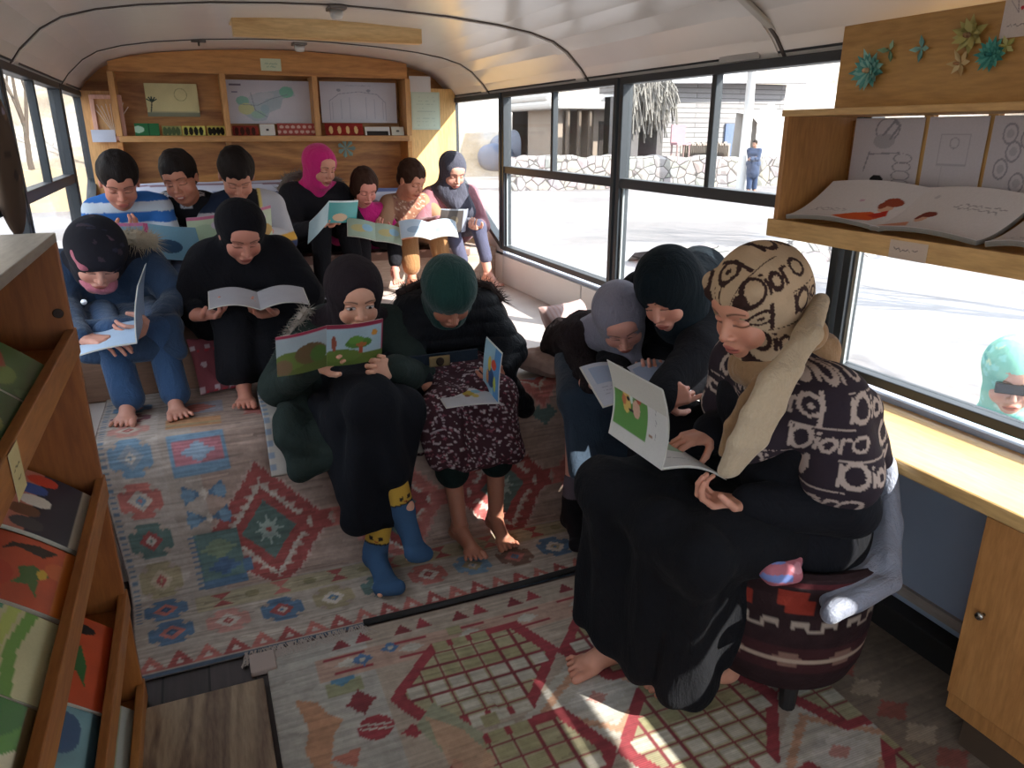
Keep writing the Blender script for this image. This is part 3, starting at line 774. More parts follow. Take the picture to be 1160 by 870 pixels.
g0 = at(575, 196, 27); g0[2] = GZ; g1 = at(900, 218, 25.5); g1[2] = GZ
wall_run(g0, g1, 1.25, 1.15, .3, 'stone_wall', 'low dry stone wall along the far side of the road')
# house in the middle distance : flat roofed mud house with a dark porch
def house(u0, u1, vt, y, dep, name, label, wallc, snow=True):
    a, b = at(u0, vt, y), at(u1, vt, y); e = empty(name, ((a[0] + b[0]) / 2, y, GZ), label, 'house'); return a, b, e
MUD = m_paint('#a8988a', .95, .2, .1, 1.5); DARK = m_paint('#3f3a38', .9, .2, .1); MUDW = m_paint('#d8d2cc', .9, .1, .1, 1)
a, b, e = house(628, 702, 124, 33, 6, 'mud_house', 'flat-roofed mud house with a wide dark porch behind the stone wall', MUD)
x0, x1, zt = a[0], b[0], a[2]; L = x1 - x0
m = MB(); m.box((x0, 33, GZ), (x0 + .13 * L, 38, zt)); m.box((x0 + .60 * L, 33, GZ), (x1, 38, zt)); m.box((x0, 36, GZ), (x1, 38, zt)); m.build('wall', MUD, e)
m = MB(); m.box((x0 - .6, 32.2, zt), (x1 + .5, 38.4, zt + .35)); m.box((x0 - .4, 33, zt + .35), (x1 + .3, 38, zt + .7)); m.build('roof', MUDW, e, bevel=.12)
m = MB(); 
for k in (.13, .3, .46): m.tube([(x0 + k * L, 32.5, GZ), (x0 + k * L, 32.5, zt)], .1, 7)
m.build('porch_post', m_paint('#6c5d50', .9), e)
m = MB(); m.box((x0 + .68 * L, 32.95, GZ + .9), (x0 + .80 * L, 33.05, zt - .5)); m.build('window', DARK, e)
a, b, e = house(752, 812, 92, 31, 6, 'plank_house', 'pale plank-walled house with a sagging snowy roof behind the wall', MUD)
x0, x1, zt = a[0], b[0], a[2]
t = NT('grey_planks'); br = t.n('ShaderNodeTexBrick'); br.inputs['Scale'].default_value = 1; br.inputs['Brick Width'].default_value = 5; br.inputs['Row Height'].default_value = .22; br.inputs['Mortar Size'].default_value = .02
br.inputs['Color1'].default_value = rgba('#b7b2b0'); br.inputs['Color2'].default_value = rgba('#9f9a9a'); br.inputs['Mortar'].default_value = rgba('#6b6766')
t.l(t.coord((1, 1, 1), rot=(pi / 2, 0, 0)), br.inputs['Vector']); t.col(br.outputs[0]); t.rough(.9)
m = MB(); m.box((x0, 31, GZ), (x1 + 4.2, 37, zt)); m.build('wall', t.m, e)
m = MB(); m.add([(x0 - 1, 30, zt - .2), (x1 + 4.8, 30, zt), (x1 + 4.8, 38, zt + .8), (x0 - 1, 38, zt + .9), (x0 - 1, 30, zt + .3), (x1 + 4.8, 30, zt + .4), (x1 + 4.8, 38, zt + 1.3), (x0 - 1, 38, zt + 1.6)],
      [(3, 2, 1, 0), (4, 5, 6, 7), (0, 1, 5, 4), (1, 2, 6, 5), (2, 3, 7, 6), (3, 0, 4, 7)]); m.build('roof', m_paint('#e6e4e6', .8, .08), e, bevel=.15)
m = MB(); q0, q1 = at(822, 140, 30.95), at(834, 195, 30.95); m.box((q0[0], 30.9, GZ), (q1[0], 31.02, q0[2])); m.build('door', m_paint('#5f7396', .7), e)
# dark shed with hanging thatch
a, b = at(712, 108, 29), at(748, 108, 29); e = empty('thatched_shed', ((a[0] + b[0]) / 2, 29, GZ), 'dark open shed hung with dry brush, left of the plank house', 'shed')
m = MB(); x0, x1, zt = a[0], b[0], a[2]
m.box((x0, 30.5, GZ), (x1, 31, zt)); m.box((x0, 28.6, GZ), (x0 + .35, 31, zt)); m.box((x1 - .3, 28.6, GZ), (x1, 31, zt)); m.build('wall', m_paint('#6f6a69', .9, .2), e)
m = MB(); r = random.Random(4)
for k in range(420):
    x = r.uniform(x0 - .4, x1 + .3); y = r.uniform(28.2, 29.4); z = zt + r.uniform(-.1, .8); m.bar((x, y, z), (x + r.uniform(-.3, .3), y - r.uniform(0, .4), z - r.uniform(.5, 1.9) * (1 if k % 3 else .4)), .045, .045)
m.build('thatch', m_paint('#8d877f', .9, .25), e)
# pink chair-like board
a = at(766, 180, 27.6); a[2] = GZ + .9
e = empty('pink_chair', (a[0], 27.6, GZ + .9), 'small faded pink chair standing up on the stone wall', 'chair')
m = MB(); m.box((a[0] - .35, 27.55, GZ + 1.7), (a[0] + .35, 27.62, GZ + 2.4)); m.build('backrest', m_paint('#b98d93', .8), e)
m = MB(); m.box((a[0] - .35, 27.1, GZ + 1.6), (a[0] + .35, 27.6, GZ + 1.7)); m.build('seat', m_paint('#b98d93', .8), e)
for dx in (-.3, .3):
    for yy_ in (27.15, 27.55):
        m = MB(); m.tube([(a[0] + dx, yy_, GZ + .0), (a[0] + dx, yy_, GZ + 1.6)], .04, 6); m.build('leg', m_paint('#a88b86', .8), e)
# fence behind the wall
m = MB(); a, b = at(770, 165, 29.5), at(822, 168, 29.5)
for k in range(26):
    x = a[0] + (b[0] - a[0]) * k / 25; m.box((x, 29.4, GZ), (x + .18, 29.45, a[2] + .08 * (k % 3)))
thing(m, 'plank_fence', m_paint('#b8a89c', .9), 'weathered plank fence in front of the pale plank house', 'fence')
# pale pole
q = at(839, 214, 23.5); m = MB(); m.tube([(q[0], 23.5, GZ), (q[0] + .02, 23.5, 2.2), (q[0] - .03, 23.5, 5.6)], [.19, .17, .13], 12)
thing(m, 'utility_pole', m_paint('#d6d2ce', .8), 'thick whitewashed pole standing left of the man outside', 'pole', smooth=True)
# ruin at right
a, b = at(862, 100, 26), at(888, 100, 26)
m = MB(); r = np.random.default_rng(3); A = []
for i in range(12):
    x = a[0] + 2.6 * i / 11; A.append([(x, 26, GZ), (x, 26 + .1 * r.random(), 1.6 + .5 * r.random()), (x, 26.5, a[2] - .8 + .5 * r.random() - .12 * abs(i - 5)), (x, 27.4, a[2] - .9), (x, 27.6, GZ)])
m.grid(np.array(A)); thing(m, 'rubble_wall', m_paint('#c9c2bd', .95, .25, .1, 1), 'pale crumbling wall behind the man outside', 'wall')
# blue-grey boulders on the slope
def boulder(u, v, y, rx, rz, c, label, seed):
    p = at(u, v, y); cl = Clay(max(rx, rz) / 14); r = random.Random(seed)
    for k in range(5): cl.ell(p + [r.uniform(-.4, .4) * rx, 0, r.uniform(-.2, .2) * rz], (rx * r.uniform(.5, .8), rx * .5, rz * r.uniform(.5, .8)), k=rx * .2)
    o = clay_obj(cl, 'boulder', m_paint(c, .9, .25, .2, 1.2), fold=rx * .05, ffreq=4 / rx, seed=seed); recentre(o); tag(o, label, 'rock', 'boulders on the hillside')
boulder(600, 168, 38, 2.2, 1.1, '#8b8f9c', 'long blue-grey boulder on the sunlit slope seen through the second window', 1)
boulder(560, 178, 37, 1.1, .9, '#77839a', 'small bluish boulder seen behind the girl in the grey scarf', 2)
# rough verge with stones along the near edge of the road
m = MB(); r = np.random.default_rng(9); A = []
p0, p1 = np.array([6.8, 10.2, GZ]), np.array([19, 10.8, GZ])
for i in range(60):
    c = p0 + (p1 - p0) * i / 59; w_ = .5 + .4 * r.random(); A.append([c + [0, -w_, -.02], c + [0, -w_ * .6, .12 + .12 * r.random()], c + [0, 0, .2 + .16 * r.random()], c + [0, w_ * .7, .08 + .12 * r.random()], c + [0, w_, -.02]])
m.grid(np.array(A)); tag(recentre(m.build('rubble_bank', STONE)), 'low bank of rubble crossing the bright road', 'rubble')
# bare trees whose shadows fall across the road
BARK = m_paint('#6e6258', .95, .2, .1, 4)
def tree(x, y, h, seed, label, crown=1.0, thick=.14):
    m = MB(); r = random.Random(seed); cnt = [0]
    def br(p, d, L, rad, lv):
        cnt[0] += 1
        q = p + d * L * .5 + np.array([r.uniform(-.05, .05), r.uniform(-.05, .05), 0]) * L; e_ = p + d * L
        m.tube([p, q, e_], [rad, rad * .8, rad * .62], 5 if lv < 3 else 3, cap=False)
        if lv >= 5: return
        for k in range(3 if lv < 4 else 2):
            nd = nrm(d + np.array([r.uniform(-1, 1), r.uniform(-1, 1), r.uniform(-.15, .7)]) * .75 * crown)
            br(e_ if k else p + d * L * r.uniform(.6, .95), nd, L * r.uniform(.6, .85), rad * .58, lv + 1)
    br(np.array([x, y, GZ - .1]), np.array([0, 0, 1.]), h * .3, thick, 0)
    thing(m, 'bare_tree', BARK, label, 'tree', 'bare trees around the bus')
tree(11.5, 2.2, 6.5, 1, 'bare tree beside the road beyond the right windows', 1.1, .2)
tree(9.2, -1.0, 6.0, 2, 'bare tree standing nearest the bus on the road side', 1.1, .2)
tree(16.5, 6.2, 7.5, 5, 'tall bare tree farther along the road', 1.2, .24)
tree(14, -2.5, 7, 6, 'bare tree at the bend of the road', 1.2, .24)
for k, (x, y, h) in enumerate(((-7, 27, 7), (-5.2, 33, 8), (-9, 30, 7), (-3.6, 38, 8), (-11, 34, 8))):
    tree(x, y, h, 20 + k, 'thin bare tree far beyond the left windows', .8, .13)
m = MB(); A = []
for i in range(30):
    c = np.array([-14 + i * .5, 24.5, GZ]); A.append([c, c + [0, .1, 1.1 + .1 * (i % 2)], c + [0, .5, 1.1], c + [0, .6, 0]])
m.grid(np.array(A)); thing(m, 'mud_wall', m_paint('#c3ab8a', .95, .15), 'ochre mud wall below the far trees beyond the left windows', 'wall')
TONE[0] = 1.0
# ================================================================== RUGS
def kilim_small_oct(cv, x, y, r, c1, c2, c3):
    cv.octa(x, y, r, r, c1); 
    for k in range(4):
        a = pi / 2 * k + pi / 4; cv.dia(x + r * .95 * cos(a), y + r * .95 * sin(a), r * .2, r * .2, '#a8978c')
    cv.dia(x, y, r * .62, r * .62, c2, .0); cv.rect(x - r * .35, y - r * .35, x + r * .35, y + r * .35, c2); cv.dia(x, y, r * .3, r * .3, c3); cv.ell(x, y, r * .1, r * .1, c1)
def rug_one():
    W, L = 1.80, 1.36; cv = Canvas(W, L, .0055, '#a89a90'); cv.noise(.12, .09, 2)
    red, red2, pink, blue, blue2, teal, tan, cream, org = '#9c4a48', '#b56a62', '#c08a80', '#4f6f8c', '#6f8ea6', '#56706c', '#9c8f72', '#c3b6aa', '#bd8a62'
    # field with serrated diamonds
    F0 = (.26, .34)
    cv.rect(F0[0], F0[1], W - .22, L, '#a48c80')
    def serr(x, y, rx, ry, c, n=9):
        # stepped triangles along a diamond outline
        for i in range(n):
            t = i / (n - 1)
            for sx in (-1, 1):
                for sy in (-1, 1):
                    px, py = x + sx * rx * t, y + sy * ry * (1 - t)
                    cv.poly([(px - .028, py - sy * .03), (px + .028, py - sy * .03), (px, py + sy * .022)], c)
    for j, yy in enumerate((.52, 1.0)):
        for i in range(4):
            x = .42 + .40 * i + (.0 if j == 0 else .20); y = yy
            cv.dia(x, y, .20, .235, pink if (i + j) % 2 else '#b79d92', .02); serr(x, y, .175, .205, red if (i + j) % 2 == 0 else red2)
            cv.dia(x, y, .135, .16, cream, .012); serr(x, y, .105, .125, red, 7)
            cv.dia(x, y, .083, .10, teal if j == 0 else '#8a93a8', .0)
            for k in range(8):
                a = pi / 4 * k; cv.poly([(x + .014 * cos(a + 1.2), y + .014 * sin(a + 1.2)), (x + .045 * cos(a), y + .052 * sin(a)), (x + .014 * cos(a - 1.2), y + .014 * sin(a - 1.2))], '#9fb0a8')
            cv.ell(x, y, .008, .008, red)
            # small ornaments between
            cv.dia(x + .20, y + (.235 if j == 0 else -.0), .05, .05, teal, .01); cv.dia(x + .2, y - .24, .045, .04, tan, .01)
    # left inner motifs
    cv.rect(.20, .36, .33, .55, '#5d7a78'); cv.rect(.20, .36, .33, .395, blue)
    for k in range(11): cv.rect(.185, .37 + k * .017, .205, .377 + k * .017, blue)
    cv.dia(.265, .49, .05, .04, '#7e8f76', .01); cv.dia(.27, .43, .045, .03, '#49688a', .01); cv.rect(.325, .40, .35, .44, blue)
    for y in (.60, .68):
        cv.poly([(.20, y - .03), (.20, y + .035), (.255, y)], blue); cv.poly([(.32, y - .03), (.32, y + .035), (.265, y)], blue); cv.ell(.215, y, .018, .022, blue2); cv.ell(.305, y, .018, .022, blue2)
        cv.dia(.26, y, .012, .02, cream)
    cv.rect(.19, .74, .35, .86, blue2); cv.rect(.20, .77, .34, .84, '#b3727c'); cv.dia(.27, .805, .045, .03, '#8ba0b4', .008)
    cv.rect(.19, .90, .35, 1.0, org); cv.rect(.19, .92, .35, .94, '#a98f6a'); cv.rect(.19, 1.05, .36, 1.17, '#8d8a93'); cv.dia(.28, 1.11, .06, .05, red2, .01)
    # borders
    cv.rect(0, 0, .17, L, '#aea198'); cv.rect(0, 0, W, .27, '#ada094'); cv.rect(W - .2, .2, W, L, '#aea198')
    for k in range(60): cv.rect(.006, .25 + k * .018, .026, .257 + k * .018, '#5f7488')
    cs = [(blue, red2, '#3c566e'), (pink, cream, red), (blue, red, cream), (tan, cream, blue), (teal, blue2, cream), (red2, cream, red), (blue2, tan, cream), ('#7a5a4c', red2, blue), (blue, cream, tan), (red2, tan, cream), (tan, red2, cream), (blue, red, cream)]
    for i in range(12): kilim_small_oct(cv, .095 + .148 * i, .175, .058, *cs[i])
    cl = [(blue, red2, '#2f4d6e'), (tan, '#b7a58e', red), (teal, red, cream), (red2, cream, blue2), (blue2, '#8c96a0', cream), (pink, '#bfae9f', red), ('#7c4b55', cream, red)]
    for i in range(8): kilim_small_oct(cv, .088, .30 + .128 * i, .056, *cl[i % 7])
    for i in range(8): kilim_small_oct(cv, W - .1, .30 + .128 * i, .056, *cl[(i + 3) % 7])
    # band above bottom border
    cv.rect(.17, .245, W - .2, .33, '#a69a7f')
    for i in range(9):
        x = .24 + .17 * i; cv.poly([(x - .03, .255), (x + .03, .255), (x, .29), (x + .03, .325), (x - .03, .325), (x, .29)], red2 if i % 2 else red)
        cv.ell(x + .085, .29, .02, .018, '#8d8463')
    # zigzag triangles and blue edge
    for i in range(26):
        x = .035 + .07 * i; cv.poly([(x - .035, .022), (x + .035, .022), (x, .088)], red if i % 2 else red2); cv.poly([(x - .012, .03), (x + .012, .03), (x, .055)], cream)
    cv.rect(0, 0, W, .016, '#41566a'); cv.rect(0, 0, .005, L, '#6f5a56')
    cv.streak(.13, 4); cv.fade('#857a72', .14); cv.noise(.12, .02, 5); return cv
cv = rug_one(); W, L = cv.w, cv.h
path_s = [(0, 1.79, .006), (.37, 2.155, .006), (.41, 2.19, .022), (.45, 2.22, .06), (.80, 2.268, .415), (.845, 2.285, .458), (.88, 2.32, .468), (1.36, 2.715, .468)]
ss, sy2, sz2 = zip(*path_s)
def rugfn(X, Y):
    s = Y; y = np.interp(s, ss, sy2); z = np.interp(s, ss, sz2); x = -.28 - .07 * np.clip(s / .86, 0, 1) + X
    z = z + .004 * np.sin(X * 9 + Y * 4) * np.sin(Y * 11) + .004; y = y - .012 * np.clip((s - .4) * 6, 0, 1) * np.clip((.88 - s) * 8, 0, 1) * (1 + np.sin(X * 7))
    return np.stack([x, y, z], -1)
def cut_sheet(cv, fn, keep, thick):
    mb = sheet(cv, fn, thick, '#8c7f76'); V = np.vstack(mb.v); X = np.concatenate([cv.X.ravel()] * 2); Y = np.concatenate([cv.Y.ravel()] * 2); kp = keep(X, Y)
    mb.f = [q for q in mb.f if all(kp[i] for i in q)]; return mb
mb = cut_sheet(cv, rugfn, lambda X, Y: (X < .74) | (Y < .93), .006)
o = mb.build('kilim_rug', m_attr(.95, kind='rug'), None, True); tag(o, 'patchy pink and blue kilim draped over the platform edge', 'rug')
FRG = m_paint('#9f938b', .95)
m = MB(); r = random.Random(5)
for k in range(150):
    x = -.02 + .32 * r.random(); m.tube([(x, 1.795, .012), (x + r.uniform(-.01, .01), 1.775, .012), (x + r.uniform(-.03, .03), 1.755 - r.uniform(0, .02), .010)], .0014, 4)
q = m.build('fringe', FRG, o); tag(q, kind='stuff')

def rug_two():
    W, L = 1.66, 1.15; cv = Canvas(W, L, .005, '#a8a29a'); cv.noise(.10, .12, 3)
    red, dred, olive, cream, org, sal, grey = '#92303c', '#7a2933', '#8f8a68', '#b6b0a4', '#b98e74', '#b9847a', '#9a9a9a'
    cv.rect(.26, 0, W, L, '#a79788')
    # salmon strip and small motifs at the far edge
    cv.rect(.12, .10, W, .19, '#b09080')
    for i in range(9):
        x = .20 + .17 * i; cv.poly([(x - .035, .075), (x + .02, .075), (x - .005, .03)], dred); cv.poly([(x + .03, .07), (x + .08, .07), (x + .055, .02)], red)
        cv.rect(x - .06, .105, x + .05, .115, red); cv.rect(x - .04, .165, x + .06, .175, red); cv.dia(x, .14, .035, .02, cream, .006)
    cv.dia(.235, .14, .028, .025, '#4a6f99', .006); cv.dia(.315, .12, .026, .024, '#4a6f99', .006); cv.ell(.235, .14, .009, .008, cream); cv.ell(.315, .12, .009, .008, cream)
    cv.rect(.13, .20, .22, .25, '#8f9070'); cv.rect(.145, .19, .205, .205, '#4f7f9c'); cv.dia(.17, .205, .02, .016, '#4f7f9c')
    # left column: orange hooked shapes and red diamonds
    cv.poly([(.05, .22), (.10, .25), (.12, .30), (.15, .33), (.12, .37), (.10, .45), (.13, .52), (.08, .50), (.05, .40), (.07, .33)], '#b58567')
    cv.poly([(.10, .44), (.17, .43), (.15, .48)], '#b06a5a')
    cv.dia(.20, .29, .036, .042, dred, .008); cv.ell(.215, .385, .042, .04, red); cv.line(.18, .38, .25, .40, .003, cream); cv.line(.18, .365, .25, .385, .003, cream); cv.dia(.295, .43, .03, .022, red, .006)
    # hexagon lattice
    def hexa(x, y, rx=.235, ry=.165, sk=.07):
        P_ = lambda k: [(x - rx * k, y + sk * .0), (x - rx * .35 * k, y - ry * k), (x + rx * .75 * k, y - ry * k * 1.05), (x + rx * k, y - sk * .2), (x + rx * .35 * k, y + ry * k), (x - rx * .7 * k, y + ry * k * .9)]
        cv.poly(P_(1.0), red); cv.poly(P_(.84), '#a09878')
        for i in range(-5, 6):
            cx = x + i * .056
            for j in range(-4, 5):
                cyy = y + j * .05; 
                if abs(i * .056 / (rx * .8)) + abs(j * .05 / (ry * 1.35)) < 1.0: cv.rect(cx - .021, cyy - .018, cx + .021, cyy + .018, '#bdb5a6' if j > -1 else '#97906c')
        m_ = np.zeros_like(cv.X, bool)
        for i in range(-6, 7):
            m_ |= abs(cv.X - (x + (i + .5) * .056)) < .0035
            m_ |= abs(cv.Y - (y + (i + .5) * .05)) < .003
        q = Canvas.__new__(Canvas); q.X, q.Y = cv.X, cv.Y; q.a = np.zeros(cv.a.shape); q.poly(P_(.84), (1., 1., 1.)); cv.put(m_ & (q.a[..., 0] > .5), dred)
    def diam(x, y):
        for k, c in ((.19, '#b8b1a6'), (.155, org), (.125, '#b6afa4'), (.08, '#c0bab2')): cv.dia(x, y, k * 1.05, k * .8, c, .008)
        cv.dia(x, y, .03, .022, sal, .006)
    for i in range(4):
        for j in range(3):
            hx, hy = .50 + .44 * i + (.0 if j % 2 == 0 else .0) - .02 * j, .32 + .36 * j
            diam(hx + .24, hy + .18)
    for i in range(4):
        for j in range(3): hexa(.50 + .46 * i - .03 * j, .31 + .36 * j)
    cv.poly([(.3, .42), (.36, .36), (.44, .50), (.40, .60), (.34, .52)], '#8f9078'); cv.poly([(.33, .40), (.40, .47), (.44, .58), (.38, .66), (.34, .55)], org, .8)
    # right border
    cv.rect(1.30, .2, W, L, '#7c6a5c')
    for k in range(12): cv.dia(1.38, .25 + k * .08, .05, .035, '#8c4a40' if k % 2 else '#a08c78', .008)
    cv.rect(0, 0, W, .008, '#5d4a48'); cv.streak(.10, 6, .006, .15); cv.fade('#8f8478', .12); cv.noise(.12, .02, 8); return cv
cv2 = rug_two()
def rug2fn(X, Y):
    z = .006 + .004 * np.sin(X * 8) * np.sin(Y * 9) + .006 * np.exp(-((Y - .42) / .05) ** 2) * (X < .5)
    return np.stack([.03 + X, 1.785 - Y, z + .004], -1)
mb = sheet(cv2, rug2fn, .005, '#8c7f76', (0, 0, 1))
o = mb.build('kilim_rug', m_attr(.95, kind='rug'), None, True); tag(o, 'cream kilim with red hexagon grids in the foreground', 'rug')
for q in o.data.polygons: pass
m = MB(); m.box((-.255, 1.30, .001), (.018, 1.665, .022)); thing(m, 'floor_board', m_wood('#5b4335', '#a08a70', 'y', .6, 1.2, 1.6), 'worn brown plywood board on the floor, bottom left', 'wooden board', bevel=.003)
m = MB(); m.box((-.01, 1.70, .001), (.055, 1.775, .018)); thing(m, 'wood_offcut', m_paint('#9c8a82', .8), 'small pale wooden offcut between plywood board and rug', 'wooden block', bevel=.003)

m = MB(); m.tube([(.30, 1.792, .018), (.55, 1.786, .020), (.80, 1.79, .022), (1.05, 1.80, .022), (1.35, 1.805, .020)], .009, 8)
thing(m, 'black_hose', RUBBER, 'thin black hose lying in the gap between the two kilims', 'hose', smooth=True)
# ------------------------------------------------------------------ cloths, mats, cushions on the platform
cv = Canvas(.62, .50, .005, '#a39a92'); cv.noise(.1, .03)
for k in range(7): cv.ell(.06 + .09 * k, .08 + .1 * (k % 3), .04, .03, '#5c504c'); cv.ell(.1 + .09 * k, .25, .03, .02, '#b5aaa2')
for k in range(12): cv.rect(.0, .02 + .04 * k, .02, .04 + .04 * k, '#77808e')
def matfn(X, Y):
    y = 2.56 - Y; z = .478 + .018 * np.sin(Y * 7) * 0; over = np.clip(Y - .30, 0, 1); return np.stack([.125 + X - .01 * Y, y + over * .45, z + .02 - over * .75 - .01 * (X < .0)], -1)
mb = sheet(cv, matfn, .018, '#8c8078', (0, -.3, 1)); o = mb.build('seat_mat', m_attr(.95), None, True); tag(recentre(o), 'thin patterned mat hanging over the platform edge under the girl in the dark green jacket', 'mat')
def cushion(name, c, sx, sy_, th, rot, cvp, label, cat='cushion', tilt=0, seed=0):
    n = 40; u, v = np.meshgrid(np.linspace(-1, 1, n), np.linspace(-1, 1, n), indexing='ij')
    pinch = 1 - .07 * (np.abs(u * v)) * 0 - .05 * (1 - u ** 2) * (v ** 2) - .05 * (1 - v ** 2) * (u ** 2)
    h = th * ((1 - u ** 4) * (1 - v ** 4)) ** .5; mbq = MB(); R = Matrix.Rotation(rot, 3, 'Z') @ Matrix.Rotation(tilt, 3, 'X'); R = np.array(R)
    for s in (1, -1):
        V = np.stack([u * sx * pinch, v * sy_ * pinch, s * h + .003 * np.sin(u * 9 + seed) * np.sin(v * 7)], -1) @ R.T + np.array(c)
        if s < 0: V = V[::-1]
        mbq.grid(V, cvp.sample(u * sx * 2 + 1, v * sy_ * 2 + 1))
    o = mbq.build(name, m_attr(.95, .3), None, True); recentre(o); return tag(o, label, cat)
cv = Canvas(.2, .2, .01, '#9c8278'); cv.noise(.15, .03)
cushion('cushion', (1.20, 2.44, .505), .13, .13, .04, .35, cv, 'dusty brown cushion on the platform left of the girl in the lilac scarf', seed=1)
cv = Canvas(.2, .2, .006, '#b59c98'); 
for k in range(5): cv.rect(.04 * k, 0, .04 * k + .012, .2, '#a98580')
cushion('cushion', (1.36, 2.62, .575), .12, .11, .045, .3, cv, 'pink striped upright cushion behind the girl in the lilac scarf', tilt=1.0, seed=2)
cv = Canvas(.3, .3, .008, '#8a4a52')
for k in range(6): cv.ell(.05 * k + .02, .1 + .12 * (k % 2), .02, .02, '#c9b2b8')
for k in range(5): cv.ell(.06 * k, .2, .016, .016, '#b53f48')
cushion('floor_pad', P(243, 412, y=2.67), .07, .10, .016, .25, cv, 'small red and white patterned pad on the step between the seated girls', seed=3, tilt=1.1)
# runner along the front of the rear bench
cv = Canvas(1.1, .42, .008, '#8a7068'); cv.noise(.2, .04)
for k in range(12): cv.ell(.05 + .09 * k, .32, .035, .03, '#5e3a38'); cv.ell(.09 + .09 * k, .36, .02, .015, '#c2a79c')
def runfn(X, Y):
    s = Y; return np.stack([.42 + X, 4.62 - np.minimum(s, .36), .674 + np.where(s > .36, -(s - .36) * .8, 0)], -1)
mb = sheet(cv, runfn, .006, '#705850', (0, -.3, 1)); o = mb.build('bench_cover', m_attr(.95), None, False); tag(recentre(o), 'worn brown patterned cloth covering the rear bench', 'bench cover')

# ================================================================== LEFT BOOK RACK
RX0, RX1, RY0, RY1 = -.495, -.255, .16, 1.70
rack = empty('display_rack', (-.38, 1.0, 0), 'stepped wooden display rack full of face-out picture books along the left wall', 'book rack')
m = MB(); m.box((RX0, RY1, 0), (RX1, RY1 + .018, 1.125)); m.build('end_panel', RACKP, rack, bevel=.002)
m = MB(); m.box((RX0, RY0 - .018, 0), (RX1, RY0, 1.125)); m.build('end_panel', RACKP, rack, bevel=.002)
m = MB(); m.box((RX0, RY0 - .018, 1.125), (RX1 - .0, RY1 + .018, 1.143)); m.build('top_board', m_wood('#7d7468', '#9c9285', 'y', .4, 1, .4), rack, bevel=.002)
m = MB(); m.box((RX0 - .004, RY0, 0), (RX0 + .008, RY1, 1.12)); m.build('back_panel', RACKP, rack)
tiers = [(.95, .845, .70, .0), (.61, .50, .0, 0), (.315, .17, 0, 0), (.03, .02, 0, 0)]
lipz = [.95, .615, .32, .065]
for k, z in enumerate(lipz):
    zb = z - .055; m = MB(); m.box((RX1 - .014, RY0, zb), (RX1 + .004, RY1 + (.022 if k else .02), z)); m.build('lip', RACK, rack, bevel=.002)
    m = MB(); m.bar((RX0 + .01, (RY0 + RY1) / 2, zb + .02), (RX1 - .01, (RY0 + RY1) / 2, zb + .01), RY1 - RY0, .01); m.build('shelf', RACK, rack)
def knot(p, r, ax='y'):
    m = MB(); m.lathe([(0, 0), (r, 0), (r * .9, .0012), (0, .0014)], (0, 0, 0), 14); 
    V = np.vstack(m.v); V = np.stack([V[:, 0], -V[:, 2], V[:, 1]], -1) + np.array(p); m.v = [V]; return m.build('wood_knot', m_paint('#2c1a10', .6), rack)
knot((-.275, RY1 - .0005, .985), .010); knot((-.30, RY1 - .0005, .46), .008)
cv = Canvas(.055, .10, .002, '#c6b98a'); cv.scrib(.012, .045, .06, .0015, '#4a4636', 3, .003); cv.scrib(.012, .04, .035, .0015, '#4a4636', 5, .003)
paper('lip_label', cv, ((RX1 + .006, 1.02, .885), (RX1 + .006, 1.075, .885), (RX1 + .006, 1.02, .95)), None, None, parent=rack, bow=0, thick=.0005)

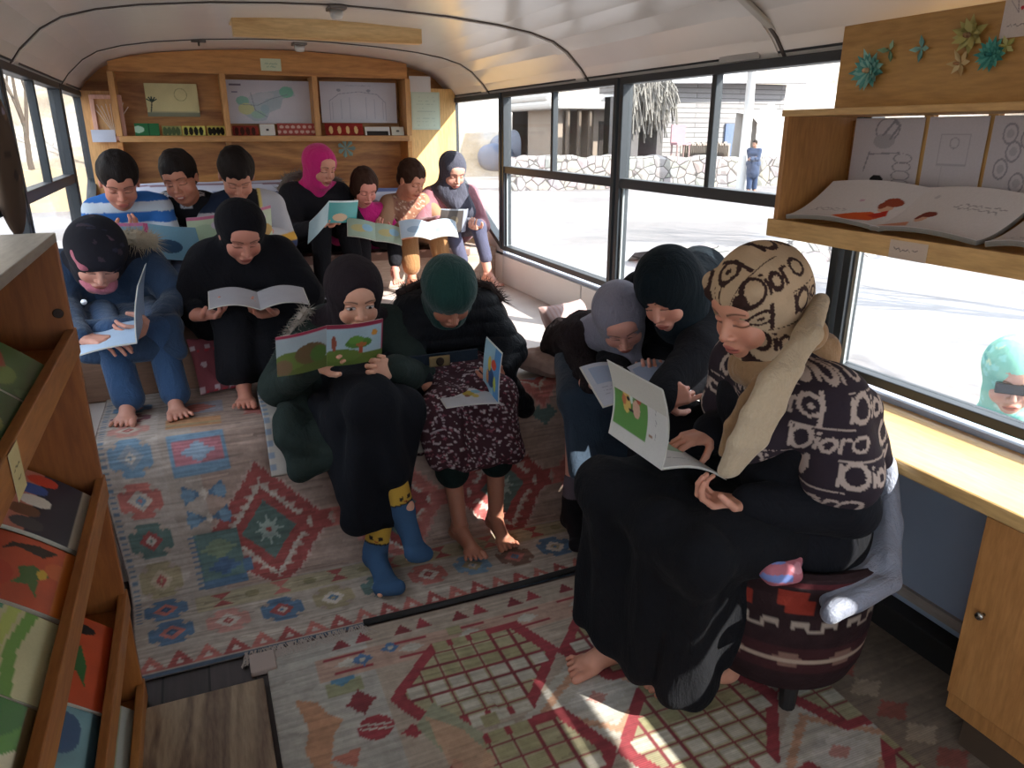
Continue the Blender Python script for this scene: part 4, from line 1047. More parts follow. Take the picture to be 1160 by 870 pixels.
def cov(seed, kind, w, h):
    cv = Canvas(w, h, .0032, '#777777'); r = random.Random(seed); R_ = lambda a, b: r.uniform(a, b)
    if kind == 'green':
        cv.a[:] = hexc('#3c6436'); cv.noise(.2, .03, seed)
        for k in range(6): cv.ell(R_(0, w), R_(0, h), R_(.02, .05), R_(.01, .03), r.choice(['#6f8a44', '#2f5232', '#8e9a4c', '#4b7a4a']))
        cv.ell(w * .4, h * .55, .035, .02, '#c98a3a'); cv.ell(w * .3, h * .6, .015, .015, '#d8a24a'); cv.path([(w * .2, h * .4), (w * .5, h * .3), (w * .8, h * .42)], .006, '#9c4a3c'); cv.ell(w * .6, h * .7, .02, .012, '#b7a34b')
        cv.path([(w * .25, h * .55), (w * .5, h * .48), (w * .6, h * .38)], .006, '#3d4468')
    elif kind == 'red':
        cv.a[:] = hexc('#b3482a'); cv.noise(.25, .04, seed)
        for k in range(5): cv.ell(R_(0, w), R_(0, h), R_(.02, .04), R_(.015, .03), r.choice(['#a8371f', '#c76134', '#8e2d1c']))
        cv.rect(0, 0, w, h * .1, '#d0762e')
        cv.poly([(w * .4, h * .3), (w * .5, h * .4), (w * .62, h * .36), (w * .75, h * .42), (w * .7, h * .3), (w * .85, h * .22), (w * .6, h * .24), (w * .5, h * .16)], '#3f6433')
        cv.poly([(w * .1, h * .15), (w * .25, h * .25), (w * .2, h * .45), (w * .3, h * .55), (w * .15, h * .5), (w * .08, h * .3)], '#1d1a18')
        cv.ell(w * .5, h * .22, .015, .008, '#c9a43a')
    elif kind == 'white_red':
        cv.a[:] = hexc('#c8c0a8'); cv.rect(0, 0, w, h * .78, '#b84a28'); cv.noise(.15, .03, seed)
        cv.ell(w * .3, h * .87, .022, .018, '#3a4aa8'); cv.path([(w * .12, h * .92), (w * .3, h * .97), (w * .35, h * .88)], .004, '#2c2430'); cv.poly([(w * .45, h * .85), (w * .8, h * .95), (w * .7, h * .82)], '#c66a34')
        cv.poly([(w * .35, h * .3), (w * .5, h * .42), (w * .75, h * .4), (w * .65, h * .3), (w * .8, h * .2), (w * .55, h * .22)], '#35602f'); cv.ell(w * .15, h * .35, .018, .035, '#1d1a18'); cv.ell(w * .55, h * .6, .05, .03, '#9c2f1e', .7)
    elif kind == 'ladybird':
        cv.a[:] = hexc('#b9b48a'); cv.noise(.1, .04, seed)
        for i in range(5): cv.path([(0, h * (.2 + .12 * i)), (w * .5, h * (.27 + .1 * i)), (w, h * (.22 + .1 * i))], .009, ['#5f8f3a', '#a7b45a', '#3f8268', '#8fae58', '#c9bf6a'][i])
        for i in range(7): cv.ell(w * (.25 + .09 * i), h * (.72 + .04 * (i % 2)), .009, .011, '#a8322a')
        cv.ell(w * .85, h * .75, .018, .022, '#a9b23c'); cv.ell(w * .5, h * .68, .05, .014, '#5b7a3c')
    elif kind == 'leaf':
        cv.a[:] = hexc('#c9c3a2'); cv.noise(.1, .04, seed); cv.ell(w * .1, h * .5, .10, .12, '#4d8a33'); cv.ell(w * .05, h * .5, .08, .10, '#2f6e2c'); cv.path([(0, h * .9), (w * .5, h * .85), (w, h * .8)], .01, '#3f8f6a'); cv.path([(0, h * .8), (w * .6, h * .75), (w, h * .6)], .008, '#a7b845'); cv.rect(0, 0, w, h * .06, '#6a5a3e')
    elif kind == 'pink':
        cv.a[:] = hexc('#b52c44'); cv.noise(.06, .05, seed); cv.ell(w * .1, h * .4, .02, .03, '#8c1f33')
    elif kind == 'blue':
        cv.a[:] = hexc('#6f8f92'); cv.noise(.2, .04, seed); cv.ell(w * .5, h * .75, .06, .014, '#3a3a2c'); cv.ell(w * .65, h * .8, .03, .016, '#c9b04c'); cv.ell(w * .3, h * .3, .05, .03, '#3d5470'); cv.rect(0, 0, w, h * .08, '#39565e')
    elif kind == 'grass':
        cv.a[:] = hexc('#a9ad6c'); cv.noise(.15, .03, seed)
        for i in range(5): cv.path([(0, h * (.35 + .13 * i)), (w * .5, h * (.42 + .12 * i)), (w, h * (.5 + .1 * i))], .008, ['#2f7a6c', '#3a8f7c', '#8aa63c', '#b8bc62', '#4a8f4c'][i]); 
        cv.ell(w * .1, h * .15, .03, .03, '#1f6f72')
    elif kind == 'seal':
        cv.a[:] = hexc('#8d8f74'); cv.noise(.2, .03, seed); cv.rect(0, h * .6, w, h, '#5c5c34'); cv.ell(w * .5, h * .35, .035, .035, '#8c8f9a'); cv.ell(w * .4, h * .5, .018, .02, '#9fa2ac'); cv.poly([(w * .5, h * .55), (w * .75, h * .68), (w * .72, h * .52)], '#b9b9bd'); cv.rect(0, 0, w, h * .15, '#a8a89c')
    elif kind == 'orange':
        cv.a[:] = hexc('#c06a2c'); cv.noise(.2, .04, seed); cv.ell(w * .3, h * .3, .03, .04, '#d8903c'); cv.ell(w * .6, h * .7, .03, .03, '#8c3f22')
    elif kind == 'crowd':
        cv.a[:] = hexc('#bf7a68'); cv.noise(.15, .03, seed); cv.rect(0, 0, w, h * .45, '#1f2433')
        for k in range(5): cv.ell(w * (.12 + .19 * k), h * (.45 + .06 * (k % 2)), .022, .03, ['#c9402c', '#3c5a94', '#d8cfc0', '#6f4a36', '#3f3f42'][k])
        cv.rect(0, h * .0, w, h * .1, '#c9c4b4'); cv.ell(w * .6, h * .75, .05, .02, '#8a7a6c')
    return cv
def rack_book(y0, w, tier, kind, label, seed=0, lift=0, h=.24, lean=.50, edge=.0):
    """book lying back on a tray, face towards the aisle; w runs along the rack"""
    z = lipz[tier] - .035; x_f = RX1 - .018 - edge; back = h * .93
    cv = cov(seed, kind, w, h); e = empty('picture_book', (x_f - .1, y0 + w / 2, z), label, 'book', 'picture books on the display rack')
    up = nrm(np.array([-(RX1 - RX0 - .05) , 0, .13 + lift])) ; o = np.array([x_f, y0 + w, z + .012 + lift * .3])
    nn = np.cross(up, np.array([0, -1., 0])); nn = nn * np.sign(nn[2])
    def fn(X, Y):
        bend = .010 * np.sin(pi * Y / h); return o + X[..., None] * np.array([0, -1., 0]) + Y[..., None] * up + bend[..., None] * nn
    sheet(cv, fn, .0015, '#d0cabc', (.3, 0, 1)).build('cover', m_attr(.28, .02, 'print', .45), e, smooth=False)
    cq = Canvas(w, h, .02, '#d4cebf'); f2 = lambda X, Y: fn(X, Y) - .0018 * nn
    sheet(cq, f2, .007, '#d4cebf', (.3, 0, 1)).build('pages', m_attr(.8), e)
# top tray (z .95), near camera
rack_book(1.30, .20, 0, 'green', 'dark green picture book with an orange bird, top tray by the end panel', 1, h=.21)
rack_book(1.08, .21, 0, 'green', 'green picture book with a long-tailed creature, top tray, second from the end', 2, h=.21)
rack_book(.86, .20, 0, 'orange', 'reddish picture book on the top tray nearest the label', 3, h=.21)
rack_book(1.42, .24, 1, 'crowd', 'pink and dark picture book against the end panel, second tray', 4, h=.22)
rack_book(1.20, .20, 1, 'red', 'orange-red picture book with a black figure, second tray', 5, h=.22)
rack_book(.99, .19, 1, 'ladybird', 'pale green book with a row of red ladybirds, second tray', 6, lift=.01, h=.22)
rack_book(.80, .18, 1, 'leaf', 'cream book with a big round green leaf, second tray', 7, lift=.02, h=.22)
rack_book(.60, .17, 1, 'pink', 'plain crimson book lying at the near end of the second tray', 8, lift=.03, h=.19)
rack_book(1.33, .27, 2, 'white_red', 'orange book with white band and blue bug, third tray by the end panel', 9, h=.21)
rack_book(1.10, .22, 2, 'blue', 'grey-blue picture book with a dark snail shape, third tray', 10, h=.21)
rack_book(.90, .19, 2, 'grass', 'yellow-green book with teal blades, near end of the third tray', 11, h=.21)
rack_book(1.42, .22, 3, 'seal', 'olive book with a grey seal, bottom tray by the end panel', 12, h=.2)
rack_book(1.19, .21, 3, 'grass', 'yellow-green book on the bottom tray beside the seal book', 13, h=.2)

# flowery cloth bag hanging against the left window
e = empty('cloth_bag', (-.46, 2.50, 1.06), 'brown flowery cloth bag hanging against the left window', 'bag')
cl = Clay(.008); cl.ell((-.462, 2.50, 1.20), (.030, .10, .15), k=.03).ell((-.460, 2.50, 1.33), (.026, .085, .12), k=.05)
cv = Canvas(.6, .6, .006, '#4a3a2e'); rr_ = random.Random(2)
for k in range(40): cv.ell(rr_.uniform(0, .6), rr_.uniform(0, .6), rr_.uniform(.015, .04), rr_.uniform(.01, .03), rr_.choice(['#6b5440', '#2a211c', '#5e5a48', '#7c4a48', '#3f5548', '#8d8496', '#52402f', '#33281f']))
clay_obj(cl, 'bag_body', m_attr(.8), e, .004, 20, colfn=lambda V: cv.sample(V[:, 1] * 1.5, V[:, 2] * 1.5))
m = MB(); m.tube([(-.465, 2.44, 1.42), (-.478, 2.47, 1.52), (-.482, 2.50, 1.555), (-.478, 2.53, 1.52), (-.465, 2.56, 1.42)], .007, 6); m.build('strap', m_cloth('#3a2c24'), e)

# ================================================================== RIGHT SIDE: shelf box, board, counter, cupboard
bx0, bx1, by0, by1, bz0, bz1 = 1.45, 1.688, .30, 1.615, 1.075, 1.385
box_ = empty('wall_shelf', (1.57, .86, bz0), 'open pine shelf box hung across the right windows, papers and booklets in it', 'shelf')
m = MB(); m.box((bx0 - .004, by0, bz1 - .016), (bx1, by1 + .006, bz1)); m.build('top_panel', PINE, box_, bevel=.002)
m = MB(); m.box((bx0, by0, bz0), (bx1, by1, bz0 + .016)); m.build('bottom_panel', PINE, box_, bevel=.002)
m = MB(); m.box((bx0, by1 - .016, bz0), (bx1, by1, bz1)); m.build('side_panel', m_wood('#a8743f', '#c08a52', 'z', .5, 1, .5), box_, bevel=.002)
m = MB(); m.box((bx0, by0, bz0), (bx1, by0 + .016, bz1)); m.build('side_panel', PINE, box_, bevel=.002)
for z in (bz0 + .016, bz0 + .106, bz0 + .196):
    m = MB(); m.box((bx1 - .012, by0 + .016, z), (bx1, by1 - .016, z + .089)); m.build('back_slat', m_wood('#8f6030', '#b58045', 'y', .5, 1, .6), box_)
m = MB(); m.box((bx0 - .012, by0, bz0 - .012), (bx0 + .004, by1 + .008, bz0 + .034)); m.build('front_lip', PINE, box_, bevel=.002)
for y in [P(u_, 180, x=bx1 - .03)[1] for u_ in (1044, 1116)]:
    m = MB(); m.box((bx1 - .03, y - .012, bz0 + .016), (bx1 - .012, y + .012, bz1 - .016)); m.build('batten', m_wood('#b98a4a', '#d1a866', 'z', .5, 1, .4), box_)
cv = Canvas(.08, .04, .0015, '#c9b7a8'); cv.scrib(.01, .06, .02, .001, '#5c5560', 4, .004)
pl = P(1010, 266, x=bx0 - .013); pr = P(1053, 272, x=bx0 - .013)
paper('lip_label', cv, ((bx0 - .0135, pl[1], bz0 - .012), (bx0 - .0135, pr[1], bz0 - .012), (bx0 - .0135, pl[1], bz0 + .028)), None, None, parent=box_, bow=0, thick=.0005)
# sheets pinned inside
xb = bx1 - .035
def inner(u0, u1, cv, label):
    a, b = P(u0, 180, x=xb)[1], P(u1, 180, x=xb)[1]
    paper('pinned_drawing', cv, ((xb, a, bz0 + .085), (xb, b, bz0 + .085), (xb, a, bz1 - .02)), label, 'drawing', 'drawings in the right shelf box', bow=.002)
cv = Canvas(.18, .22, .0025, '#c2bdc4'); g = '#8f8c96'; cv.ring(.09, .19, .03, .002, g); cv.ell(.085, .16, .028, .02, '#a9a6ae'); cv.path([(.08, .175), (.105, .21), (.12, .2), (.1, .165)], .003, g); cv.path([(.05, .13), (.04, .08)], .002, g); cv.path([(.05, .125), (.13, .13)], .002, g)
for k in range(4): cv.ring(.14, .05 + .022 * k, .022, .0018, g, .012)
cv.rect(.055, .04, .105, .052, '#2c2a2c'); cv.ell(.08, .058, .018, .012, '#2c2a2c')
inner(964, 1041, cv, 'pencil drawing of a bird and beehive pinned in the right shelf box')
cv = Canvas(.16, .21, .0025, '#c4c0c8'); cv.path([(.04, .17), (.12, .17), (.12, .10), (.04, .10), (.04, .17)], .0015, '#aaa7b2'); cv.ring(.08, .15, .012, .0015, '#a09da8'); cv.path([(.055, .10), (.055, .03)], .0012, '#b4b1ba')
inner(1046, 1113, cv, 'faint pencil sheet pinned in the middle of the right shelf box')
cv = Canvas(.17, .22, .0025, '#c2bec6')
for q in ((.06, .18), (.12, .17), (.05, .10), (.11, .07), (.08, .14)): cv.ring(*q, .022, .0025, '#94919c'); cv.ell(*q, .012, .01, '#aeabb5')
inner(1118, 1180, cv, 'grey sketch of round shapes pinned rightmost in the shelf box')
# booklets fanned over the lip
def booklet(u0, u1, v0, v1, cv, label, yc=None):
    a, b = P(u0, v1, x=bx0 + .02), P(u1, v1, x=bx0 + .02); e = empty('open_booklet', (bx0 + .06, (a[1] + b[1]) / 2, bz0 + .02), label, 'booklet', 'booklets in the right shelf box')
    y0, y1 = a[1], b[1]; o = np.array([bx0 + .008, y0, bz0 + .036]); H = cv.h
    def fn(X, Y):
        t = Y / H; s = X / cv.w; x = o[0] + t * .115 + .0 * s; z = o[2] + .012 + .085 * t ** 1.6 + .010 * np.sin(pi * s)
        y = y0 + (y1 - y0) * s + .03 * (1 - t) * s * 0 - .035 * t * 1.0; return np.stack([x, y, z], -1)
    sheet(cv, fn, .0012, '#c9c6c8').build('page', m_attr(.7), e)
    cq = Canvas(cv.w, cv.h, .01, '#8d8a86'); sheet(cq, lambda X, Y: fn(X, Y) - np.array([0, 0, .0016]), .010, '#7d7a76').build('pages', m_attr(.8), e)
cv = Canvas(.22, .14, .002, '#cbc6c8'); cv.scrib(.03, .11, .05, .001, '#8a8790', 1); cv.scrib(.03, .11, .043, .001, '#8a8790', 2); cv.ell(.115, .085, .005, .004, '#bb99aa')
cv.poly([(.10, .015), (.13, .04), (.16, .055), (.19, .045), (.18, .02), (.14, .0)], '#c9582c'); cv.ell(.175, .075, .013, .016, '#c9a08a'); cv.ell(.178, .092, .019, .012, '#8a3f2c'); cv.ell(.165, .08, .008, .012, '#8a3f2c'); cv.poly([(.16, .04), (.185, .07), (.195, .05), (.18, .035)], '#b33428')
booklet(893, 1001, 214, 254, cv, 'open booklet with a red-haired child in orange, left in the shelf box')
cv = Canvas(.26, .14, .002, '#cdc8ca'); cv.scrib(.13, .23, .10, .001, '#77747c', 3); cv.scrib(.12, .22, .09, .001, '#77747c', 4); cv.ell(.06, .115, .006, .005, '#b5b2b8')
cv.poly([(.0, .005), (.03, .02), (.07, .035), (.085, .01), (.06, .0)], '#c98a72'); cv.ell(.085, .05, .012, .014, '#c9a08a'); cv.ell(.09, .065, .018, .01, '#7c3a30'); cv.ell(.075, .055, .006, .01, '#7c3a30')
booklet(988, 1112, 222, 264, cv, 'open booklet with lines of text and a small brown-haired child, middle of the shelf box')
cv = Canvas(.20, .14, .002, '#c6c1c4'); cv.scrib(.05, .15, .02, .001, '#77747c', 6)
booklet(1118, 1200, 228, 284, cv, 'plain open booklet rightmost in the shelf box')
# upright board with paper flowers
xp = 1.60
m = MB(); m.box((xp, .30, bz1), (xp + .018, 1.60, 1.588)); thing(m, 'wall_board', m_wood('#a87638', '#c69a58', 'y', .5, .8, .5), 'upright pine board above the shelf box carrying folded paper flowers', 'wooden board', bevel=.003)
def paper_flower(u, v, R_, n, c1, c2, label, seed, lay=2, core=None):
    c = P(u, v, x=xp - .004); e = empty('paper_flower', c, label, 'paper flower', 'paper flowers on the pine board'); r = random.Random(seed)
    for l in range(lay):
        for k in range(n):
            a = 2 * pi * (k + .5 * l) / n + r.uniform(-.1, .1); L = R_ * r.uniform(.8, 1.1) * (1 - .25 * l); wd = R_ * .22
            d = np.array([-.25 - .25 * l, cos(a), sin(a)]); s = np.array([0, -sin(a), cos(a)]); up = np.array([-1., 0, 0])
            m = MB(); tp = c + d * L; ml = c + d * L * .45 + s * wd; mr = c + d * L * .45 - s * wd; mc = c + d * L * .45 + up * -.012
            m.add([c, ml, tp, mc, mr, c + up * -.002], [(0, 1, 2, 3), (5, 3, 2, 4), (0, 4, 2, 1)]); m.build('petal', m_paint((c1, c2)[(k + l) % 2], .8), e)
    m = MB(); m.lathe([(0, -.008), (R_ * .13, -.004), (R_ * .1, .008), (0, .012)], (0, 0, 0), 10); V = np.vstack(m.v); m.v = [np.stack([-V[:, 2], V[:, 0], V[:, 1]], -1) + c - [.012, 0, 0]]; m.build('flower_centre', m_paint(core or c1, .8), e)
paper_flower(985, 80, .052, 15, '#5fa39c', '#8cc0b6', 'turquoise spiky paper flower at the left end of the pine board', 1, 3, '#c9a27e')
paper_flower(1008, 57, .030, 3, '#7a9c7c', '#9db89a', 'tiny green paper leaf beside the turquoise flower', 2, 1)
paper_flower(1044, 55, .030, 4, '#8ab8ae', '#6f9f98', 'small pale teal folded paper scrap in the middle of the board', 3, 1)
paper_flower(1100, 40, .046, 7, '#b3ab6c', '#a9a05e', 'olive paper flower at the right, behind the round teal one', 4, 2, '#8a6a4a')
paper_flower(1088, 72, .030, 6, '#c0a676', '#d0bb8c', 'tan paper blossom below the olive flower', 5, 1, '#b58a62')
paper_flower(1124, 62, .036, 14, '#3f8f86', '#5aa79a', 'dense teal paper rosette overlapping the olive flower', 6, 3, '#2f7a72')
paper_flower(1140, 52, .026, 5, '#a9a862', '#bdb97a', 'small olive paper leaf sprig right of the rosette', 7, 1)
cv = Canvas(.14, .11, .002, '#cfc2ba'); cv.path([(.02, .09), (.05, .06), (.04, .1)], .0012, '#7a6f78'); cv.scrib(.02, .10, .03, .001, '#55505c', 2, .004); cv.ell(.06, .07, .006, .005, '#c03a44')
a, b = P(1136, 20, x=xp - .003), P(1185, 20, x=xp - .003); paper('paper_note', cv, ((xp - .003, a[1], 1.515), (xp - .003, b[1], 1.515), (xp - .003, a[1], 1.60)), 'white handwritten note at the top right of the pine board', 'note', bow=.001)
cv = Canvas(.14, .06, .002, '#b9b5b0'); cv.scrib(.02, .12, .03, .0015, '#6a6762', 8, .006)
a, b = P(815, 66, x=XR - .005), P(861, 60, x=XR - .005); paper('paper_note', cv, ((XR - .006, a[1], 1.55), (XR - .006, b[1], 1.55), (XR - .006, a[1], 1.612)), 'narrow white strip with handwriting stuck on the dark top rail', 'note', bow=.001)
# counter and cupboard
m = MB(); m.box((1.40, -.9, .595), (XR - .002, 1.50, .628)); thing(m, 'window_counter', m_wood('#c9a268', '#ddbb84', 'y', .35, .8, .5), 'long pale pine counter board below the right window', 'counter', bevel=.006)
cb = empty('base_cupboard', (1.55, .4, 0), 'plywood cupboard with a round knob under the pine counter', 'cupboard')
WP = m_wood('#a8713c', '#c08c54', 'z', .45, .9, .7)
m = MB(); m.box((1.43, -.9, .10), (XR - .064, .868, .594)); m.build('body', WP, cb, bevel=.002)
m = MB(); m.box((1.412, .45, .155), (1.43, .862, .590)); d = m.build('door', WP, cb, bevel=.002)
m = MB(); m.box((1.412, .03, .155), (1.43, .445, .590)); m.build('door', WP, cb, bevel=.002)
kp = P(1112, 697, x=1.405); m = MB(); m.lathe([(.004, 0), (.004, .008), (.009, .012), (.008, .018), (0, .019)], (0, 0, 0), 16); V = np.vstack(m.v); m.v = [np.stack([-V[:, 2], V[:, 0], V[:, 1]], -1) + [1.412, kp[1], kp[2]]]; m.build('knob', m_metal('#a8a29a', .25), d, smooth=True)
m = MB(); m.box((1.46, -.9, 0), (XR - .064, .84, .10)); m.build('plinth', m_paint('#4a3a2c', .7), cb)
# woven stool
SCX, SCY = 1.235, 1.20
st = empty('woven_stool', (SCX, SCY, 0), 'round dark red woven stool with cream geometric bands under the seated woman', 'stool')
cvs = Canvas(1.2, .42, .004, '#2a1a1c'); cvs.noise(.2, .02)
for k in range(10):
    x = .06 + .12 * k; cvs.rect(x - .035, .285, x + .02, .33, '#8a3226'); cvs.rect(x - .02, .265, x + .035, .30, '#8a3226'); cvs.rect(x - .02, .115, x + .02, .155, '#8d7263'); cvs.rect(x - .03, .128, x + .03, .142, '#8d7263')
    cvs.path([(x - .06, .22), (x - .06, .235), (x - .03, .235), (x - .03, .222), (x, .222), (x, .236), (x + .03, .236), (x + .03, .22), (x + .06, .22)], .0035, '#97887c')
cvs.rect(0, .10, 1.2, .17, '#4c2326', .4); cvs.rect(0, .131, 1.2, .138, '#a08c7c'); cvs.rect(0, .34, 1.2, .352, '#4e2024')
n, mth = 150, 300; th = np.linspace(0, 2 * pi, mth + 1); prof_s = [(.06, .085), (.14, .075), (.180, .10), (.198, .15), (.205, .22), (.208, .31), (.214, .37), (.226, .40), (.224, .425), (.21, .43), (.18, .415), (.10, .40), (0.001, .395)]
tt = np.linspace(0, len(prof_s) - 1, n); pr_ = np.interp(tt, range(len(prof_s)), [p[0] for p in prof_s]); pz_ = np.interp(tt, range(len(prof_s)), [p[1] for p in prof_s])
V = np.stack([SCX + pr_[:, None] * np.cos(th), SCY + pr_[:, None] * np.sin(th), np.repeat(pz_[:, None], mth + 1, 1) + .03 * (pr_[:, None] / .2) * (pz_[:, None] > .365) * np.clip(np.cos(th - .2), 0, 1)], -1)
m = MB(); m.grid(V[:, ::-1], cvs.sample(np.repeat((th / (2 * pi) * 1.2 + .003)[None], n, 0), np.repeat(np.clip(pz_ - .06, 0, .40)[:, None], mth + 1, 1) + .0)[:, ::-1]); m.build('body', m_attr(.9, .2, 'weave', wscale=60), st, smooth=True)
for k in range(4):
    a = pi / 4 + k * pi / 2 + .35; m = MB(); c = np.array([SCX + .13 * cos(a), SCY + .13 * sin(a), 0.]); m.tube([c + [0, 0, 0], c + [0, 0, .1]], [.018, .024], 10); m.build('leg', RUBBER, st)
# ================================================================== PEOPLE
def frame(fwd, up=(0, 0, 1)):
    """columns: right, forward, up"""
    f = nrm(fwd); r = np.cross(f, nrm(up)); r = nrm(r); u = np.cross(r, f); return np.stack([r, f, u], 1)
_HT = {}
def head_tpl(eyes):
    if 'm' not in _HT:
        c = Clay(.0021)
        c.ell((0, -.016, .030), (.0745, .094, .084), k=.01).ell((0, .018, -.022), (.0625, .070, .088), k=.03)
        c.ell((0, .047, -.088), (.031, .030, .024), k=.03).ell((0, .01, -.075), (.052, .055, .035), k=.03)
        for s in (-1, 1):
            c.ell((s * .036, .052, -.036), (.026, .026, .028), k=.022)
            c.cap((s * .012, .080, .025), (s * .045, .068, .022), .009, .007, k=.016)
            c.ell((s * .0745, -.006, -.004), (.008, .017, .030), k=.008)
        c.ell((0, .064, .045), (.05, .025, .03), k=.03)
        for s in (-1, 1): c.ell((s * .031, .094, .003), (.019, .018, .012), k=.012, op='s')
        for s in (-1, 1): c.ell((s * .031, .067, .001), (.0165, .0145, .0125), k=.004)
        c.cap((0, .082, .010), (0, .102, -.028), .0055, .0095, k=.012)
        for s in (-1, 1): c.ell((s * .012, .090, -.033), (.0075, .0095, .0070), k=.006)
        for s in (-1, 1): c.ell((s * .006, .101, -.040), (.003, .004, .003), k=.003, op='s')
        c.ell((0, .080, -.062), (.024, .014, .014), k=.014)
        c.ell((-.008, .0885, -.0565), (.014, .0075, .0050), k=.004).ell((.008, .0885, -.0565), (.014, .0075, .0050), k=.004)
        c.ell((0, .0870, -.0665), (.0165, .0085, .0060), k=.004)
        c.cap((-.022, .0905, -.0612), (.022, .0905, -.0612), .0010, k=.002, op='s')
        c.cap((0, -.025, -.07), (0, -.035, -.16), .048, .050, k=.03)
        V, Fc = c.mesh(); _HT['m'] = (relax(V, Fc, 1, .35), Fc)
    return _HT['m']
def head_col(V, skin, eyes='down', lips='#9c5048', smile=False):
    sk = np.array(hexc(skin)); C = np.tile(sk, (len(V), 1)); x, y, z = V.T; ax = abs(x); fr = y > .045
    def mixm(m, c, a):
        a = (np.clip(a, 0, 1) * m)[:, None]; C[:] = C * (1 - a) + np.array(hexc(c)) * a
    mixm(fr, '#a84f45', .28 * np.exp(-((ax - .038) / .016) ** 2 - ((z + .035) / .018) ** 2))
    mixm(fr, '#a84f45', .18 * np.exp(-(ax / .012) ** 2 - ((z + .03) / .012) ** 2))
    lp = (abs(x) / .0225) ** 2 + ((z + .0615) / np.where(z > -.0615, .0095, .0115)) ** 2
    mixm(y > .075, lips, np.clip((1.15 - lp) * 3, 0, .85)); mixm((y > .07) & (ax < .021), '#3a1512', np.exp(-((z + .0612 - (ax * .15 if smile else 0)) / .0013) ** 2) * .85)
    if smile: mixm((y > .07) & (ax < .013), '#d8d0c4', np.exp(-((z + .0612) / .0022) ** 2))
    bz = .0235 + .004 * np.sin(np.clip((ax - .012) / .036, 0, 1) * pi); mixm(fr & (ax > .011) & (ax < .050), '#20140f', np.exp(-((z - bz) / (.0030 * (1.15 - (ax - .011) / .06))) ** 2) * .9)
    dx = (ax - .031) / .0155
    if eyes == 'down':
        lz = -.0045 - .002 * (1 - dx ** 2); mixm(fr & (abs(dx) < 1.1), '#160d0a', np.exp(-((z - lz) / .0019) ** 2) * .95)
        mixm(fr & (abs(dx) < 1.1), '#6e4436', .4 * np.exp(-((z - .008) / .0025) ** 2))
    else:
        h = .0058 * np.clip(1 - dx ** 2, 0, 1) ** .6; m = fr & (abs(z - .0005) < h) & (abs(dx) < 1)
        C[m] = hexc('#cfc4bc'); gx = (x - np.sign(x) * .031); ir = m & (gx ** 2 + (z + .0012) ** 2 < .0056 ** 2); C[ir] = hexc('#1c100b')
        mixm(fr & (abs(dx) < 1.05), '#120a08', np.exp(-((z - .0005 - h) / .0014) ** 2)); mixm(fr & (abs(dx) < 1.0), '#54342a', .6 * np.exp(-((z - .0005 + h) / .0010) ** 2))
    mixm((ax > .0) & (y > .09), '#3a1a14', .8 * np.exp(-((ax - .006) / .0025) ** 2 - ((z + .0405) / .002) ** 2)); return C
POSES = {'hold': ((.55, .75, .5), .05, (.35, .3)), 'relax': ((.25, .35, .25), .03, (.1, .2)), 'grip': ((.9, 1.1, .7), .02, (.5, .5)), 'flat': ((.12, .15, .1), .04, (.1, .1)), 'point': ((.95, 1.2, .8), .02, (.6, .5))}
def hand_tpl(pose, left):
    key = ('h', pose, left)
    if key in _HT: return _HT[key]
    cu, spr, th = POSES[pose]; c = Clay(.0017); sx = 1
    mc = [(-.027, .086, 0, .0088), (-.009, .091, .003, .009), (.010, .087, .001, .0086), (.027, .077, -.003, .0076)]
    ln = [(.041, .025, .019), (.045, .029, .020), (.042, .027, .019), (.033, .020, .017)]
    for i, (x, y, z, r) in enumerate(mc):
        c.cap((x * .55, .012, 0), (x, y, z), .0135, .0115, k=.012)
    c.ell((-.012, .04, -.006), (.02, .035, .014), k=.012)
    for i, (x, y, z, r) in enumerate(mc):
        p = np.array([x, y, z]); a = 0; sd = (i - 1.5) * spr; ccu = (.08, .1, .08) if (pose == 'point' and i == 0) else tuple(q * (1 + .1 * i) for q in cu)
        for j in range(3):
            a += ccu[j]; d = np.array([sin(sd) * cos(a), cos(sd) * cos(a), -sin(a)]); q = p + d * ln[i][j]
            c.cap(p, q, r * (1 - .09 * j), r * (.92 - .09 * j), k=.003); p = q
    p = np.array([-.018, .022, -.004]); ds = [nrm((-.80, .62, -.30)), nrm((-.55 + th[0] * .5, .85, -.45 - th[0] * .6)), nrm((-.25 + th[1] * .6, .85, -.6 - th[1] * .4))]
    for d, L, r0, r1, k in zip(ds, (.042, .032, .025), (.0135, .0105, .0095), (.0105, .0095, .0075), (.012, .003, .003)):
        q = p + d * L; c.cap(p, q, r0, r1, k=k); p = q
    c.cap((0, .015, 0), (0, -.028, 0), .021, .022, k=.012).cap((.010, .015, 0), (.008, -.028, 0), .019, .020, k=.01).cap((-.010, .015, 0), (-.008, -.028, 0), .019, .020, k=.01)
    V, Fc = c.mesh(); V = relax(V, Fc, 1, .4)
    if left: V = V * [-1, 1, 1]; Fc = Fc[:, ::-1]
    _HT[key] = (V, Fc); return _HT[key]
